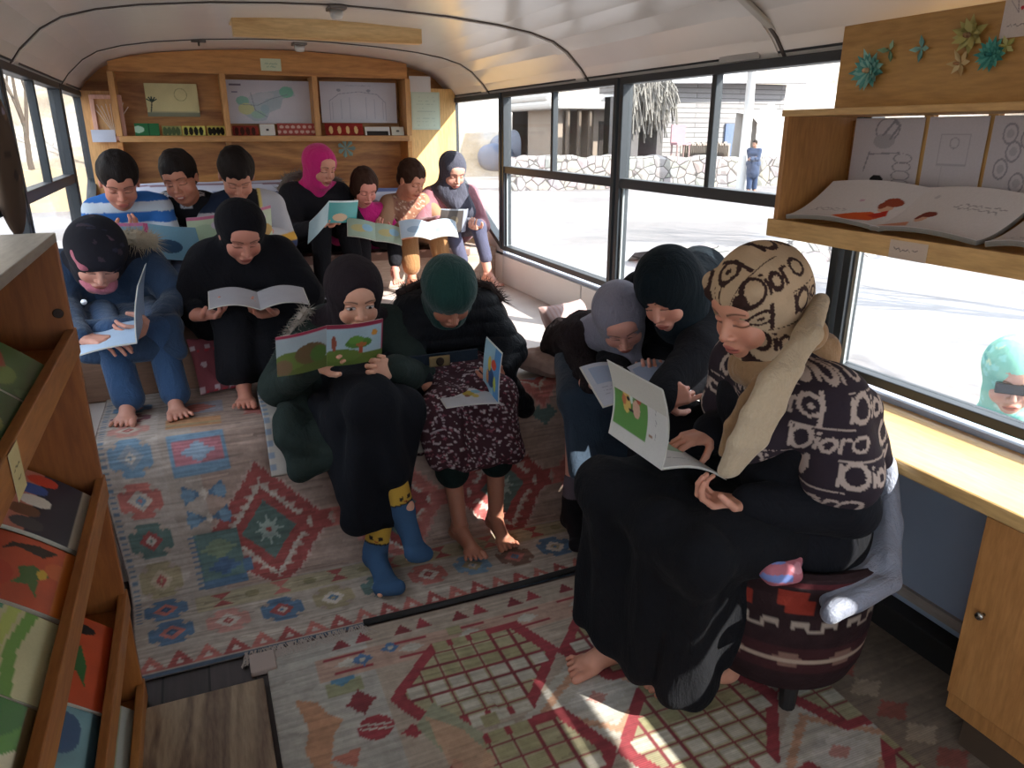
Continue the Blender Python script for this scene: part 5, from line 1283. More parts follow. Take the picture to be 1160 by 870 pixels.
def foot_tpl(left):
    key = ('f', left)
    if key in _HT: return _HT[key]
    c = Clay(.0024)
    c.ell((0, -.045, .030), (.029, .036, .030), k=.01).cap((0, -.04, .04), (-.004, .09, .026), .030, .025, k=.03).ell((-.002, .112, .019), (.042, .034, .017), k=.025).cap((0, -.01, .08), (-.004, .09, .032), .032, .022, k=.03)
    for i in range(5):
        x = -.030 + .0155 * i; r = (.0125, .0088, .0082, .0078, .0074)[i]; L = (.040, .040, .035, .029, .023)[i]; sd = .012 * (i - 1)
        c.cap((x, .122, .016), (x + sd * .3, .122 + L * .6, .0155), r, r, k=.004).cap((x + sd * .3, .122 + L * .6, .0155), (x + sd * .4, .122 + L, .0105), r, r * .92, k=.003)
    for s in (-1, 1): c.ell((s * .029, -.006, .075), (.010, .013, .013), k=.015)
    c.cap((0, -.012, .075), (0, -.012, .10), .031, .031, k=.02)
    V, Fc = c.mesh(); V = relax(V, Fc, 1, .4)
    if left: V = V * [-1, 1, 1]; Fc = Fc[:, ::-1]
    _HT[key] = (V, Fc); return _HT[key]
def ik(a, b, l1, l2, pole):
    a, b, pole = np.array(a, float), np.array(b, float), np.array(pole, float); d = b - a; D = np.linalg.norm(d); u = d / D
    if D > (l1 + l2) * .995: return a + u * D * l1 / (l1 + l2)
    x = (l1 * l1 - l2 * l2 + D * D) / (2 * D); h = math.sqrt(max(l1 * l1 - x * x, 0)); pp = pole - (pole @ u) * u
    return a + u * x + nrm(pp) * h
def lerp(a, b, t): return np.array(a) * (1 - t) + np.array(b) * t
class Fig:
    """a seated or standing figure from its joints (world metres)"""
    def __init__(s, label, hip, neck, head, look, face, hands, feet, sc=1., hs=1., skin='#a87560', eyes='down', lips='#9c5048', hup=(0, 0, 1), kp=None, ep=None, smile=False, h=.007, sw=1., knees=None, elbows=None, tonec=None):
        s.hip, s.neck, s.head = [np.array(q, float) for q in (hip, neck, head)]; s.sc, s.hs = sc, hs
        skin = '#%02x%02x%02x' % tuple(min(255, int(int(skin[i:i + 2], 16) * 1.10 + 4)) for i in (1, 3, 5)); s.f = nrm(np.array(face, float) * [1, 1, 0]); s.r = np.cross(s.f, [0, 0, 1.]); s.R = frame(look, hup); s.skin = skin; s.h = h
        up = nrm(s.neck - s.hip); s.up = up
        s.S = {k: s.neck - up * .045 * sc + s.r * d * .155 * sc * sw for k, d in (('R', 1), ('L', -1))}
        s.skin = skin; s.H = {k: s.hip + s.r * d * .085 * sc for k, d in (('R', 1), ('L', -1))}
        s.hands = hands; s.feet = feet; s.W = {}; s.E = {}; s.K = {}; s.A = {}
        for k, d in (('R', 1), ('L', -1)):
            w = np.array(hands[k][0], float); s.W[k] = w
            s.E[k] = np.array(elbows[k]) if elbows and k in elbows else ik(s.S[k], w, .27 * sc, .245 * sc, s.r * d * .8 + np.array([0, 0, -1.]) - s.f * .5 if ep is None else np.array(ep) + s.r * d * .3)
            a = np.array(feet[k][0], float); s.A[k] = a
            s.K[k] = np.array(knees[k], float) if knees else ik(s.H[k], a, .41 * sc, .40 * sc, s.f * .6 + np.array([0, 0, 1.]) + s.r * d * .15 if kp is None else np.array(kp))
        # ---- body: one mesh
        c = Clay(h); q = lambda t: lerp(s.hip, s.neck, t)
        c.cap(s.H['R'], s.H['L'], .095 * sc, k=.03).cap(q(.35) - s.r * .05 * sc, q(.35) + s.r * .05 * sc, .088 * sc, k=.05).cap(q(.72) - s.r * .075 * sc, q(.72) + s.r * .075 * sc, .088 * sc, k=.05)
        c.cap(s.S['R'], s.S['L'], .045 * sc, k=.04).cap(s.neck - up * .03, s.head - s.R[:, 2] * .09 * hs, .045 * hs, k=.03)
        for k in 'RL':
            c.cap(s.S[k], s.E[k], .043 * sc, .036 * sc, k=.02).cap(s.E[k], s.W[k], .035 * sc, .022 * hs, k=.01)
            c.cap(s.H[k], s.K[k], .072 * sc, .050 * sc, k=.03)
            fr = frame(feet[k][1], feet[k][2] if len(feet[k]) > 2 else (0, 0, 1)); s.ft = fr
            tp = s.A[k] + nrm(s.K[k] - s.A[k]) * .01
            c.cap(s.K[k], tp, .050 * sc, .032 * sc, k=.01)
        V, Fc = c.mesh(); V = relax(V, Fc, 3); vs, fs, cs, n = [V], [Fc], [np.tile(hexc(skin), (len(V), 1))], len(V)
        def join(tpl, M, o, k, col):
            nonlocal n
            V2, F2 = tpl; vs.append(o + (V2 * k) @ M.T); fs.append(F2 + n); cs.append(col); n += len(V2)
        ht = head_tpl(eyes); join(ht, s.R, s.head, hs, head_col(ht[0], skin, eyes, lips, smile))
        for k in 'RL':
            w, d, pn, pose = hands[k]
            if pose:
                M = frame(d, -np.array(pn, float)); t = hand_tpl(pose, k == 'L'); sk = np.array(hexc(skin)); kk = np.clip((t[0][:, 1] - .10) / .06, 0, 1)[:, None] * .25
                join(t, M, s.W[k], hs * .93 * (.9 + .1 * sc), sk * (1 - kk) + np.array(hexc('#a8604c')) * kk)
            ft = feet[k]; M = frame(ft[1], ft[2] if len(ft) > 2 else (0, 0, 1)); t = foot_tpl(k == 'L'); sk = np.array(hexc(skin)); kk = np.clip((t[0][:, 1] - .11) / .05, 0, 1)[:, None] * .2
            join(t, M, s.A[k] + M @ np.array([0, 0, -.075]) * sc, sc * .98, sk * (1 - kk) + np.array(hexc('#a8604c')) * kk)
        s.o = mesh_obj(np.vstack(vs), np.vstack(fs), 'person', m_skin(), None, np.vstack(cs))
        tag(s.o, label, 'person')
    def hl(s, *p): return s.head + s.R @ (np.array(p) * s.hs)
    def hr(s, *r): return tuple(np.array(r) * s.hs)
    def part(s, cl, name, mat, **k): return clay_obj(cl, name, mat, s.o, **k)
    def top(s, name, mat, grow=1., r=.03, cuff=.97, hem=0., hemr=1., arm=1., fold=.004, ff=16, col=None, colfn=None, seed=1, coat=None, st=(1, 1, .7), collar=True):
        c = Clay(s.h * .85); sc = s.sc; q = lambda t: lerp(s.hip, s.neck, t)
        c.cap(s.H['R'] + s.up * hem, s.H['L'] + s.up * hem, (.10 + r * .8) * sc * hemr, k=.04).cap(q(.35) - s.r * .055 * sc, q(.35) + s.r * .055 * sc, (.092 + r * .8) * sc * grow, k=.06).cap(q(.70) - s.r * .08 * sc, q(.70) + s.r * .08 * sc, (.085 + r * .7) * sc * grow, k=.06)
        c.cap(s.S['R'], s.S['L'], (.048 + r * .6) * sc, k=.05)
        if collar: c.cap(s.neck - s.up * .02, s.neck + s.up * .025 * sc, .062 * s.hs, .055 * s.hs, k=.03)
        for k in 'RL':
            w = lerp(s.E[k], s.W[k], cuff); c.cap(s.S[k], s.E[k], (.048 + r * .7) * sc * arm, (.040 + r * .6) * sc * arm, k=.03).cap(s.E[k], w, (.040 + r * .6) * sc * arm, (.030 + r * .35) * sc * arm, k=.02)
        if coat:   # skirt part of a coat lying over the thighs
            t, rr = coat; kr, kl = [lerp(s.H[k], s.K[k], t) + s.r * (d * .05 * sc) for k, d in (('R', 1), ('L', -1))]
            c.quad(s.H['R'] + s.r * .04, kr, kl, s.H['L'] - s.r * .04, rr * sc, k=.04)
            c.cap(s.H['R'], kr, rr * sc * 1.1, k=.03).cap(s.H['L'], kl, rr * sc * 1.1, k=.03)
        return s.part(c, name, mat, fold=fold, ffreq=ff, seed=seed, stretch=st, colfn=colfn)
    def trousers(s, name, mat, r=.015, end=.92, bell=0., fold=.004, colfn=None, seed=3):
        c = Clay(s.h * .85); sc = s.sc; c.cap(s.H['R'], s.H['L'], (.10 + r) * sc, k=.03)
        for k in 'RL':
            a = lerp(s.K[k], s.A[k] + [0, 0, .03], end); c.cap(s.H[k], s.K[k], (.075 + r) * sc, (.055 + r) * sc, k=.03).cap(s.K[k], a, (.055 + r) * sc, (.038 + r + bell) * sc, k=.02)
        return s.part(c, name, mat, fold=fold, ffreq=16, seed=seed, stretch=(1, 1, .7), colfn=colfn)
    def skirt(s, name, mat, hemR, hemL, r=.06, rs=.05, mid=None, fold=.009, ff=22, colfn=None, seed=5, extra=None, kup=.02, hips=True):
        c = Clay(s.h * .85); sc = s.sc; k = s.K; up = np.array([0, 0, kup]); wide = s.r * .03 * sc
        c.quad(s.H['R'], k['R'] + up + wide, k['L'] + up - wide, s.H['L'], r * sc, k=.05).cap(s.H['R'], k['R'] + up, (r + .03) * sc, r * sc, k=.04).cap(s.H['L'], k['L'] + up, (r + .03) * sc, r * sc, k=.04)
        c.quad(k['R'] + wide, np.array(hemR), np.array(hemL), k['L'] - wide, rs * sc, k=.05)
        if hips: c.cap(s.H['R'], s.H['L'], .13 * sc, k=.04)
        if extra: extra(c)
        return s.part(c, name, mat, fold=fold, ffreq=ff, seed=seed, stretch=(1, 1, .22), colfn=colfn)
    def scarf(s, name, mat, drape=.10, cut=(0, .125, -.024, .055, .085, .078), fold=.003, ff=26, col=None, colfn=None, chin=1., seed=2, extra=None, vol=1., front=True, h=None):
        c = Clay(h or s.h * .6); hl, hr = s.hl, s.hr
        c.ell(hl(0, -.020, .030), hr(.093 * vol, .108 * vol, .096 * vol), s.R, k=.01).ell(hl(0, -.012, -.055), hr(.080, .088, .072), s.R, k=.05).ell(hl(0, .012, -.098), hr(.062, .068, .034), s.R, k=.03)
        c.cap(hl(0, -.02, -.09), s.neck + s.up * .0, .070 * s.hs * chin, .085 * s.hs, k=.05)
        if drape: 
            ch = s.neck - s.up * drape + s.f * .07 * s.sc
            for k, d in (('R', 1), ('L', -1)): c.cap(s.neck + s.up * .01, lerp(s.neck, s.S[k], .8) + s.up * .02, .065 * s.sc, .055 * s.sc, k=.06)
            if front: c.cap(s.neck + s.f * .04, ch, .07 * s.sc, .045 * s.sc, k=.05)
        if extra: extra(c)
        x, y, z, a, b, e = cut; c.ell(hl(x, y, z), hr(a, b, e), s.R, k=.008, op='s')
        return s.part(c, name, mat, fold=fold, ffreq=ff, seed=seed, stretch=(1, 1, 1), colfn=colfn)
    def hair(s, mat, style='boy', name='hair'):
        c = Clay(.0035); hl, hr = s.hl, s.hr
        if style == 'boy':
            c.ell(hl(0, -.016, .044), hr(.084, .104, .092), s.R, k=.01).ell(hl(0, -.05, -.01), hr(.070, .06, .06), s.R, k=.02)
            c.ell(hl(0, .120, -.038), hr(.072, .074, .084), s.R, k=.008, op='s').ell(hl(0, .05, -.085), hr(.12, .075, .075), s.R, k=.01, op='s')
        elif style == 'bob':
            c.ell(hl(0, -.018, .034), hr(.088, .104, .092), s.R, k=.01).ell(hl(0, -.02, -.02), hr(.090, .085, .085), s.R, k=.03)
            c.ell(hl(0, .125, -.045), hr(.062, .085, .066), s.R, k=.008, op='s').ell(hl(0, .03, -.13), hr(.12, .12, .05), s.R, k=.01, op='s')
        else:
            c.ell(hl(0, -.014, .031), hr(.079, .099, .089), s.R, k=.01); c.ell(hl(0, .125, -.035), hr(.056, .065, .086), s.R, k=.01, op='s')
        return s.part(c, name, mat, fold=.0022, ffreq=95, seed=7, stretch=(1, 1, .5), it=1)
    def sock(s, k, name, mat, h=.10, extra=.004, colfn=None):
        M = frame(s.feet[k][1], s.feet[k][2] if len(s.feet[k]) > 2 else (0, 0, 1)); o = s.A[k] + M @ np.array([0, 0, -.075]) * s.sc; g = lambda *p: o + M @ (np.array(p) * s.sc); q = s.sc
        c = Clay(.004); c.ell(g(0, -.045, .030), np.array((.038, .045, .038)) * q, M, k=.01).cap(g(0, -.04, .042), g(-.0, .09, .028), .036 * q, .031 * q, k=.03).ell(g(0, .125, .020), np.array((.046, .052, .022)) * q, M, k=.03).cap(g(0, -.01, .08), g(0, .09, .034), .038 * q, .028 * q, k=.03)
        d = nrm(s.K[k] - s.A[k]); c.cap(g(-.032, .158, .017), g(.028, .140, .017), .024 * q, k=.03).cap(g(0, -.012, .07), s.A[k] + d * h, .046 * q, .043 * q, k=.02)
        return s.part(c, name, mat, colfn=colfn, fold=.001, ffreq=60)
def strands(name, pts, r0, L, mat, parent, n=400, seed=0, w=.0016, grav=-.3):
    """fur as many short tapering hairs around a path"""
    r = np.random.default_rng(seed); pts = np.array(pts, float); mb = MB(); seg = np.linalg.norm(np.diff(pts, axis=0), axis=1); cum = np.concatenate([[0], np.cumsum(seg)])
    for _ in range(n):
        t = r.random() * cum[-1]; p = np.array([np.interp(t, cum, pts[:, i]) for i in range(3)]); d = nrm(r.normal(size=3)); b = p + d * r0 * .6; e = p + d * (r0 + L * r.uniform(.5, 1)) + np.array([0, 0, grav * L]) + r.normal(size=3) * L * .15
        s = nrm(np.cross(d, r.normal(size=3))) * w; u = nrm(np.cross(d, s)) * w; mb.add([b + s, b - s * .5 + u, b - s * .5 - u, e], [(0, 1, 3), (1, 2, 3), (2, 0, 3), (0, 2, 1)])
    cl = MB(); cl.tube(pts, r0, 8); 
    mb.add(np.vstack(cl.v), cl.f); o = mb.build(name, mat, parent, False); return o
# ------------------------------------------------------------------ open books
def pic(w, h, bg='#cfcbc8', shapes=(), lines=(), seed=0):
    cv = Canvas(w, h, .0028, bg); cv.noise(.04, .03, seed)
    for q in shapes:
        k, *a = q; a = [v * (w if i % 2 == 0 else h) if isinstance(v, (int, float)) else v for i, v in enumerate(a)]
        getattr(cv, k)(*a)
    for i, (x0, x1, y) in enumerate(lines): cv.scrib(x0 * w, x1 * w, y * h, .0010, '#6f6c70', seed + i, .0015, .8)
    return cv
def open_book(label, c, s, dl, dr, w, h, hint, inL, inR, outL, outR, curl=.012, th=.004, group=None, name='open_book', soft=0.):
    """c: middle of the spine, s: spine direction (towards page top), dl/dr: directions of the two halves"""
    c, s = np.array(c, float), nrm(s); dl, dr, hint = nrm(dl), nrm(dr), np.array(hint, float); e = empty(name, c - s * h / 2, label, 'book', group)
    for side, d, ci, co in (('left', dl, inL, outL), ('right', dr, inR, outR)):
        n = nrm(np.cross(s, d)); n = n * np.sign(n @ hint); o = c - s * h / 2
        def fn(X, Y, off=0., inset=0.):
            t = X / w; b = curl * np.sin(pi * np.clip(t, 0, 1)) - soft * t ** 3
            return o + (X * (1 - inset))[..., None] * d + (Y * (1 - inset) + h * inset / 2)[..., None] * s + (b + off)[..., None] * n
        mirror = side == 'left'
        def put(cv, off, th_, face, nm, mat, ins=0., inner=True):
            # picture's own left edge: outer edge for the left page, spine for the right one (inner faces)
            q = Canvas.__new__(Canvas); q.w, q.h, q.nx, q.ny, q.X, q.Y = cv.w, cv.h, cv.nx, cv.ny, cv.X * w / cv.w, cv.Y * h / cv.h
            fl = mirror if inner else not mirror
            q.a = cv.a[::-1] if fl else cv.a
            return sheet(q, lambda X, Y: fn(X, Y, off, ins), th_, '#bdb8ae', face).build(nm, mat, e)
        pw = Canvas(w, h, .02, '#c9c5bc')
        put(co, -.0005, .0012, -n, 'cover', m_attr(.3, .02, 'print', .5), 0., False)
        put(pw, th, th, n, 'pages', m_attr(.8), .02)
        put(ci, th + .0006, .0004, n, 'page', m_attr(.55, .02, 'print', .3), .02)
    return e
Z = np.array([0, 0, 1.])
BLACK = m_cloth('#17171b', .95, .5, 9); BLACK2 = m_cloth('#1d1c20', .9, .5, 14); NAVY = m_cloth('#121a24', .9, .5, 8)
HAIR = m_hair('#17110f'); HAIRB = m_hair('#2e1c14')
def plain(c): return pic(.2, .2, c)
# ---------------- seated woman reading aloud on the woven stool
T = Fig('woman on the woven stool in tan print headscarf and shawl, reading a large open book',
        (1.24, 1.22, .47), (1.155, 1.205, .845), (1.030, 1.17, .998), (-.93, -.10, -.36), (-1, .18, 0),
        {'R': ((1.095, 1.35, .640), (-.93, -.05, -.05), (.25, 0, -1), 'relax'), 'L': ((1.03, 1.13, .565), (-.90, .40, .08), (-.1, 0, 1), 'hold')},
        {'R': ((.905, 1.385, .08), (-1, .02, 0)), 'L': ((1.06, 1.22, .08), (-1, .1, 0))}, 1.0, .94, '#b4806a', lips='#b0605a', hup=(-.1, 0, 1), h=.006,
        knees={'R': (.84, 1.40, .50), 'L': (.90, 1.13, .47)}, elbows={'L': (1.205, 1.02, .575), 'R': (1.22, 1.42, .62)})
T.top('black_coat', BLACK, r=.035, fold=.006)
def ext(c):
    for k in 'RL': c.cap(lerp(T.H[k], T.K[k], .5), T.K[k], .088, .078, k=.03).cap(T.K[k], lerp(T.K[k], T.A[k], .85 if k == 'L' else .6), .074, .066, k=.03)
    c.quad((1.10, 1.15, .42), (.92, 1.12, .40), (.90, 1.16, .09), (.98, 1.15, .10), .035, k=.05)
    c.quad((.86, 1.43, .46), (.82, 1.44, .12), (.86, 1.24, .11), (.87, 1.2, .46), .035, k=.05).tri((1.0, 1.3, .3), (.88, 1.25, .12), (.98, 1.15, .09), .04)
T.skirt('long_dress', m_cloth('#141417', .9, .5, 8), (.85, 1.44, .13), (.95, 1.15, .09), r=.065, rs=.045, extra=ext, fold=.010, ff=34)
def monogram(bg, ink, w=.20, h=.14, K=.62):
    cv = Canvas(w, h, .002, bg); cv.noise(.08, .03)
    def word(x, y, k):
        cv.ring(x + .012 * k, y, .030 * k, .0062 * k, ink, .040 * k); cv.rect(x - .028 * k, y - .04 * k, x - .017 * k, y + .04 * k, ink)     # D
        cv.rect(x + .052 * k, y - .035 * k, x + .063 * k, y + .012 * k, ink); cv.ell(x + .058 * k, y + .026 * k, .006 * k, .006 * k, ink)    # i
        cv.ring(x + .088 * k, y - .012 * k, .018 * k, .006 * k, ink, .022 * k)                                                      # o
        cv.rect(x + .114 * k, y - .035 * k, x + .125 * k, y + .015 * k, ink); cv.path([(x + .12 * k, y + .0), (x + .132 * k, y + .014 * k), (x + .142 * k, y + .008 * k)], .004 * k, ink)
        cv.rect(x - .03 * k, y + .044 * k, x + .15 * k, y + .048 * k, ink)
    word(.035, .038, K); word(.135, .108, K); word(-.065, .108, K); cv.ring(.15, .04, .02, .004, ink); cv.rect(.165, .0, .172, .07, ink); cv.ring(.05, .105, .016, .0035, ink); cv.ell(.15, .04, .006, .006, ink); return cv
TR = T.R
def over(cv, c, R):
    def f(V):
        q = (V - c) @ R; return cv.sample(2 - q[:, 1], 2 - np.arctan2(-q[:, 0], q[:, 2]) * .095)
    return f
def cyl(cv, c, R, k=1., rad=.1):
    def f(V):
        q = (V - c) @ R; th = -np.arctan2(q[:, 0], q[:, 1]); return cv.sample((th * rad + 2) * k, (q[:, 2] + 2 + .15 * th * rad) * k)
    return f
mgh = monogram('#b39a7e', '#34211e'); mgs = monogram('#2b2229', '#a8968c', .20, .14, .66)
def nod(c):   # fold standing at the forehead and gathered cloth behind
    c.cap(T.hl(-.06, .05, .07), T.hl(.06, .05, .07), .022, k=.03).ell(T.hl(0, -.075, .0), (.06, .075, .085), TR, k=.04).cap(T.hl(-.05, .07, .055), T.hl(.05, .07, .055), .014, k=.02)
T.scarf('headscarf', m_attr(.85, .3), colfn=over(mgh, T.head, TR), drape=0, cut=(0, .135, -.030, .060, .085, .072), vol=1.03, chin=.8, extra=nod, h=.0027, fold=.003, ff=34)
def shawlc(V):
    q = (V - T.neck); th = np.arctan2(q[:, 1], q[:, 0]); return mgs.sample((th * .22 + 3), (q[:, 2] + 3) * 1.0)
c = Clay(.004); S, E = T.S, T.E
for k in 'LR':
    m_ = lerp(S[k], E[k], .62); c.cap(S[k] + Z * .01, m_, .076, .088, k=.05)
c.cap(S['L'], S['R'], .085, k=.05).cap(T.neck - Z * .02, lerp(T.neck, T.hip, .28) + [.04, 0, 0], .10, .115, k=.06)
c.quad(S['L'] + [.07, -.03, 0], S['R'] + [.07, .03, 0], (1.33, 1.36, .66), (1.31, 1.04, .66), .028, k=.05)
c.cap(S['L'] + [-.03, 0, -.02], (1.02, 1.13, .70), .045, .03, k=.04)
T.part(c, 'shawl', m_attr(.9, .35), fold=.006, ffreq=22, stretch=(1, 1, .5), colfn=shawlc, seed=4)
# plain end of the scarf wound round the neck and hanging in front
def band(name, pts, wv, r, mat, parent, fold=.003, k=.02, **kw):
    cb = Clay(.0045); pts = [np.array(p, float) for p in pts]
    for i in range(len(pts) - 1):
        a, b = pts[i], pts[i + 1]; wa, wb = (np.array(wv[i]), np.array(wv[i + 1])); cb.cap(a - wa, b - wb, r, k=k).cap(a + wa, b + wb, r, k=k).cap(a, b, r, k=k)
    return clay_obj(cb, name, mat, parent, fold=fold, ffreq=40, stretch=(1, 1, .3), **kw)
SC_ = m_cloth('#a8957c', .9, .4, 22); SC2 = m_cloth('#8e6f50', .9, .4, 22)
c = Clay(.0045); c.cap(T.neck + [.06, -.05, .05], T.hl(0, .055, -.135) + [0, -.02, -.01], .034, .026, k=.03).cap(T.hl(0, .055, -.135) + [0, -.02, -.01], T.neck + [-.03, .08, .02], .026, .04, k=.03).cap(T.neck + [.03, -.06, .03], T.neck + [.07, .03, .05], .045, k=.03).cap(T.hl(-.01, .045, -.125), T.hl(-.075, -.055, -.085), .030, .038, k=.03).cap(T.hl(.01, .045, -.125), T.hl(.075, -.055, -.085), .030, .038, k=.03).cap(T.hl(0, .03, -.13), T.neck + [.0, 0, .02], .05, .07, k=.04)
T.part(c, 'neck_wrap', SC2, fold=.004, ffreq=45)
band('scarf_end', [P(925, 350, y=1.10), P(908, 388, y=1.03), P(885, 425, y=1.00), P(864, 465, y=1.00), P(846, 500, y=1.01), P(826, 532, y=1.03)], [(.018, .01, .012), (.024, 0, .012), (.030, 0, .008), (.030, .0, 0.004), (.026, .0, 0), (.012, 0, 0)], .016, SC_, T.o)
band('scarf_strand', [P(862, 428, y=1.08), P(848, 452, y=1.07), P(832, 480, y=1.09), P(824, 512, y=1.10)], [(.010, 0, 0)] * 2 + [(.012, 0, 0)] * 2, .010, SC2, T.o)
# light lining of the coat showing behind her
band('coat_lining', [(1.385, 1.10, .62), (1.37, 1.06, .50), (1.30, 1.00, .42), (1.16, .985, .375)], [(.012, .02, 0), (.012, .03, 0), (.01, .045, .01), (.03, .03, 0)], .024, m_cloth('#7f828f', .5, .6, 12), T.o)
strands('tassels', [P(872, 470, y=1.3), P(815, 455, y=1.42), P(812, 480, y=1.42)], .006, .04, m_paint('#7a6a60', .9), T.o, 60, w=.002, grav=-1.2)
# her book
gcov = pic(.19, .22, '#c3c0bb', [('rect', .06, .03, .82, .66, '#5c8a4a'), ('ell', .5, .45, .12, .07, '#c9a08c'), ('ell', .34, .50, .08, .05, '#a84c3e'), ('ell', .45, .27, .16, .08, '#c9a860'), ('ell', .46, .22, .07, .04, '#b5694a'), ('ell', .38, .36, .08, .03, '#b9c9c0'), ('ell', .3, .15, .09, .03, '#3f6f35'), ('ell', .55, .35, .02, .05, '#2a2a30'), ('ell', .42, .3, .03, .03, '#23232a'), ('rect', .7, .70, .74, .76, '#8a6a50')], [(.3, .75, .80)], 3)
gcov.a = gcov.a[::-1].copy()
open_book('large picture book with green children cover held by the woman on the stool', (.850, 1.31, .650), (0, -1, 0), (-.07, 0, 1), (.93, 0, -.30), .185, .225, (.6, 0, .8),
          pic(.19, .22, '#cbc7c2', [], [(.2, .8, .7), (.2, .8, .6)]), pic(.19, .22, '#cbc7c2', [('ell', .5, .4, .3, .2, '#8aa07a')], [(.2, .8, .8)]), gcov, pic(.19, .22, '#a8a49c'), curl=.016, th=.004)
# small bright cloth bag lying on the stool behind her
c = Clay(.004); bp = P(884, 641, y=1.045); bp[2] = .445; c.ell(bp, (.05, .03, .022), k=.02).cap(bp + [-.03, 0, .004], bp + [.045, .01, .006], .018, k=.02).cap(bp + [-.02, -.01, -.006], bp + [.02, -.02, -.004], .02, k=.01)
cv = Canvas(.1, .1, .003, '#a8626c'); cv.rect(0, 0, .05, .05, '#6d7cae'); cv.ell(.07, .07, .02, .02, '#c98a94')
o = clay_obj(c, 'cloth_purse', m_attr(.8), None, .003, 60, colfn=lambda V: cv.sample(V[:, 0] - bp[0] + .05, V[:, 2] * 3 - .1)); tag(recentre(o), 'small pink and blue cloth purse lying on the woven stool', 'purse')

# ---------------- girl in lilac scarf
L_ = Fig('girl in a lilac headscarf and black fleece jacket sharing a book beside the window',
         (1.33, 2.42, .555), (1.245, 2.10, .700), P(703, 362, y=1.99), (-.25, -.72, -.60), (-.25, -1, 0),
         {'R': ((1.10, 1.96, .575), (.3, -.6, .1), (0, .3, 1), 'hold'), 'L': ((1.27, 1.95, .59), (-.2, -.6, .1), (0, .3, 1), 'hold')},
         {'R': ((1.075, 2.01, .085), (-.2, -1, 0)), 'L': ((1.22, 1.97, .085), (0, -1, 0))}, .84, .92, '#b28072', hup=(-.25, 0, 1), h=.007, knees={'R': (1.10, 2.05, .475), 'L': (1.24, 2.03, .475)}, elbows={'R': (1.17, 2.17, .60), 'L': (1.36, 2.16, .60)}, sw=.8)
fz = m_cloth('#2a2122', .95, .9, 45)
L_.top('fleece_jacket', fz, r=.034, fold=.007, ff=50, st=(1, 1, 1))
L_.trousers('trousers', BLACK2, r=-.008)
L_.skirt('denim_skirt', m_cloth('#2c3846', .85, .3, 20), (1.06, 1.965, .27), (1.27, 1.95, .27), r=.05, rs=.035, fold=.006, hips=False)
def lil(c): c.cap(L_.neck + [0, -.05, .02], L_.neck + [.03, -.12, -.10], .05, .03, k=.05)
L_.scarf('headscarf', m_cloth('#75727f', .9, .4, 22), drape=.06, extra=lil, cut=(0, .125, -.028, .055, .085, .072))
for k in 'RL':
    L_.sock(k, 'sock', m_attr(.9), h=.13, colfn=lambda V, k=k: np.where((V[:, 2] > L_.A[k][2] + .07)[:, None], np.array(hexc('#5a5058')), np.array(hexc('#141317'))))
# ---------------- young woman in navy leaning over
N_ = Fig('young woman in a black-navy headscarf leaning over to point in the shared book',
         (1.50, 2.20, .58), (1.455, 1.96, .845), P(757, 331, y=1.83), (-.80, -.42, -.50), (-.75, -.6, 0),
         {'R': ((1.145, 1.84, .60), (-.1, -.7, -.1), (0, .2, 1), 'hold'), 'L': (P(744, 455, y=1.60), (.85, -.30, .32), (0, .8, -.5), 'point')},
         {'R': ((1.30, 1.84, .085), (-.3, -1, 0)), 'L': ((1.42, 1.74, .085), (0, -1, 0))}, .98, .98, '#b4806e', hup=(.1, .25, 1), h=.007, knees={'R': (1.30, 1.86, .53), 'L': (1.42, 1.72, .53)})
N_.top('black_coat', BLACK, r=.045, fold=.007)
N_.skirt('long_dress', BLACK, (1.20, 1.80, .12), (1.42, 1.70, .12), r=.07, rs=.06)
def nv(c): c.ell(N_.hl(0, 0, -.115), N_.hr(.075, .07, .06), N_.R, k=.04).cap(N_.hl(0, .01, -.10), N_.neck + N_.f * .03, .07, .075, k=.05).cap(N_.hl(0, -.05, -.03), N_.neck + [.08, .05, .03], .085, .09, k=.06).cap(N_.neck + [.06, .06, .06], N_.neck + [.12, .02, -.08], .07, .08, k=.05)
N_.scarf('headscarf', m_cloth('#131b21', .85, .4, 14), drape=.10, extra=nv, cut=(0, .135, -.035, .054, .085, .066), vol=1.08)
m = MB(); w_ = N_.W['R']; th = np.linspace(0, 2 * pi, 20); Mq = frame((-.1, -.7, -.1)); m.tube([w_ + [0, .03, 0] + Mq @ np.array([.030 * cos(a), 0, .026 * sin(a)]) for a in th], .004, 6, cap=False); m.build('bracelet', m_paint('#15151a', .3), N_.o)
wp = pic(.19, .25, '#a9abb6', [('rect', .1, .5, .9, .9, '#8a97ae')], [(.15, .85, .4), (.15, .8, .32), (.15, .85, .24)])
open_book('thin pale blue book shared by the lilac-scarfed girl and the young woman in navy', (1.17, 1.80, .600), (.15, 1, .28), (-.98, .1, .12), (.98, -.12, .05), .155, .215, (0, -.2, 1), wp, wp, pic(.19, .25, '#8aa0c4'), pic(.19, .25, '#9aa4b8'), curl=.02, th=.004)

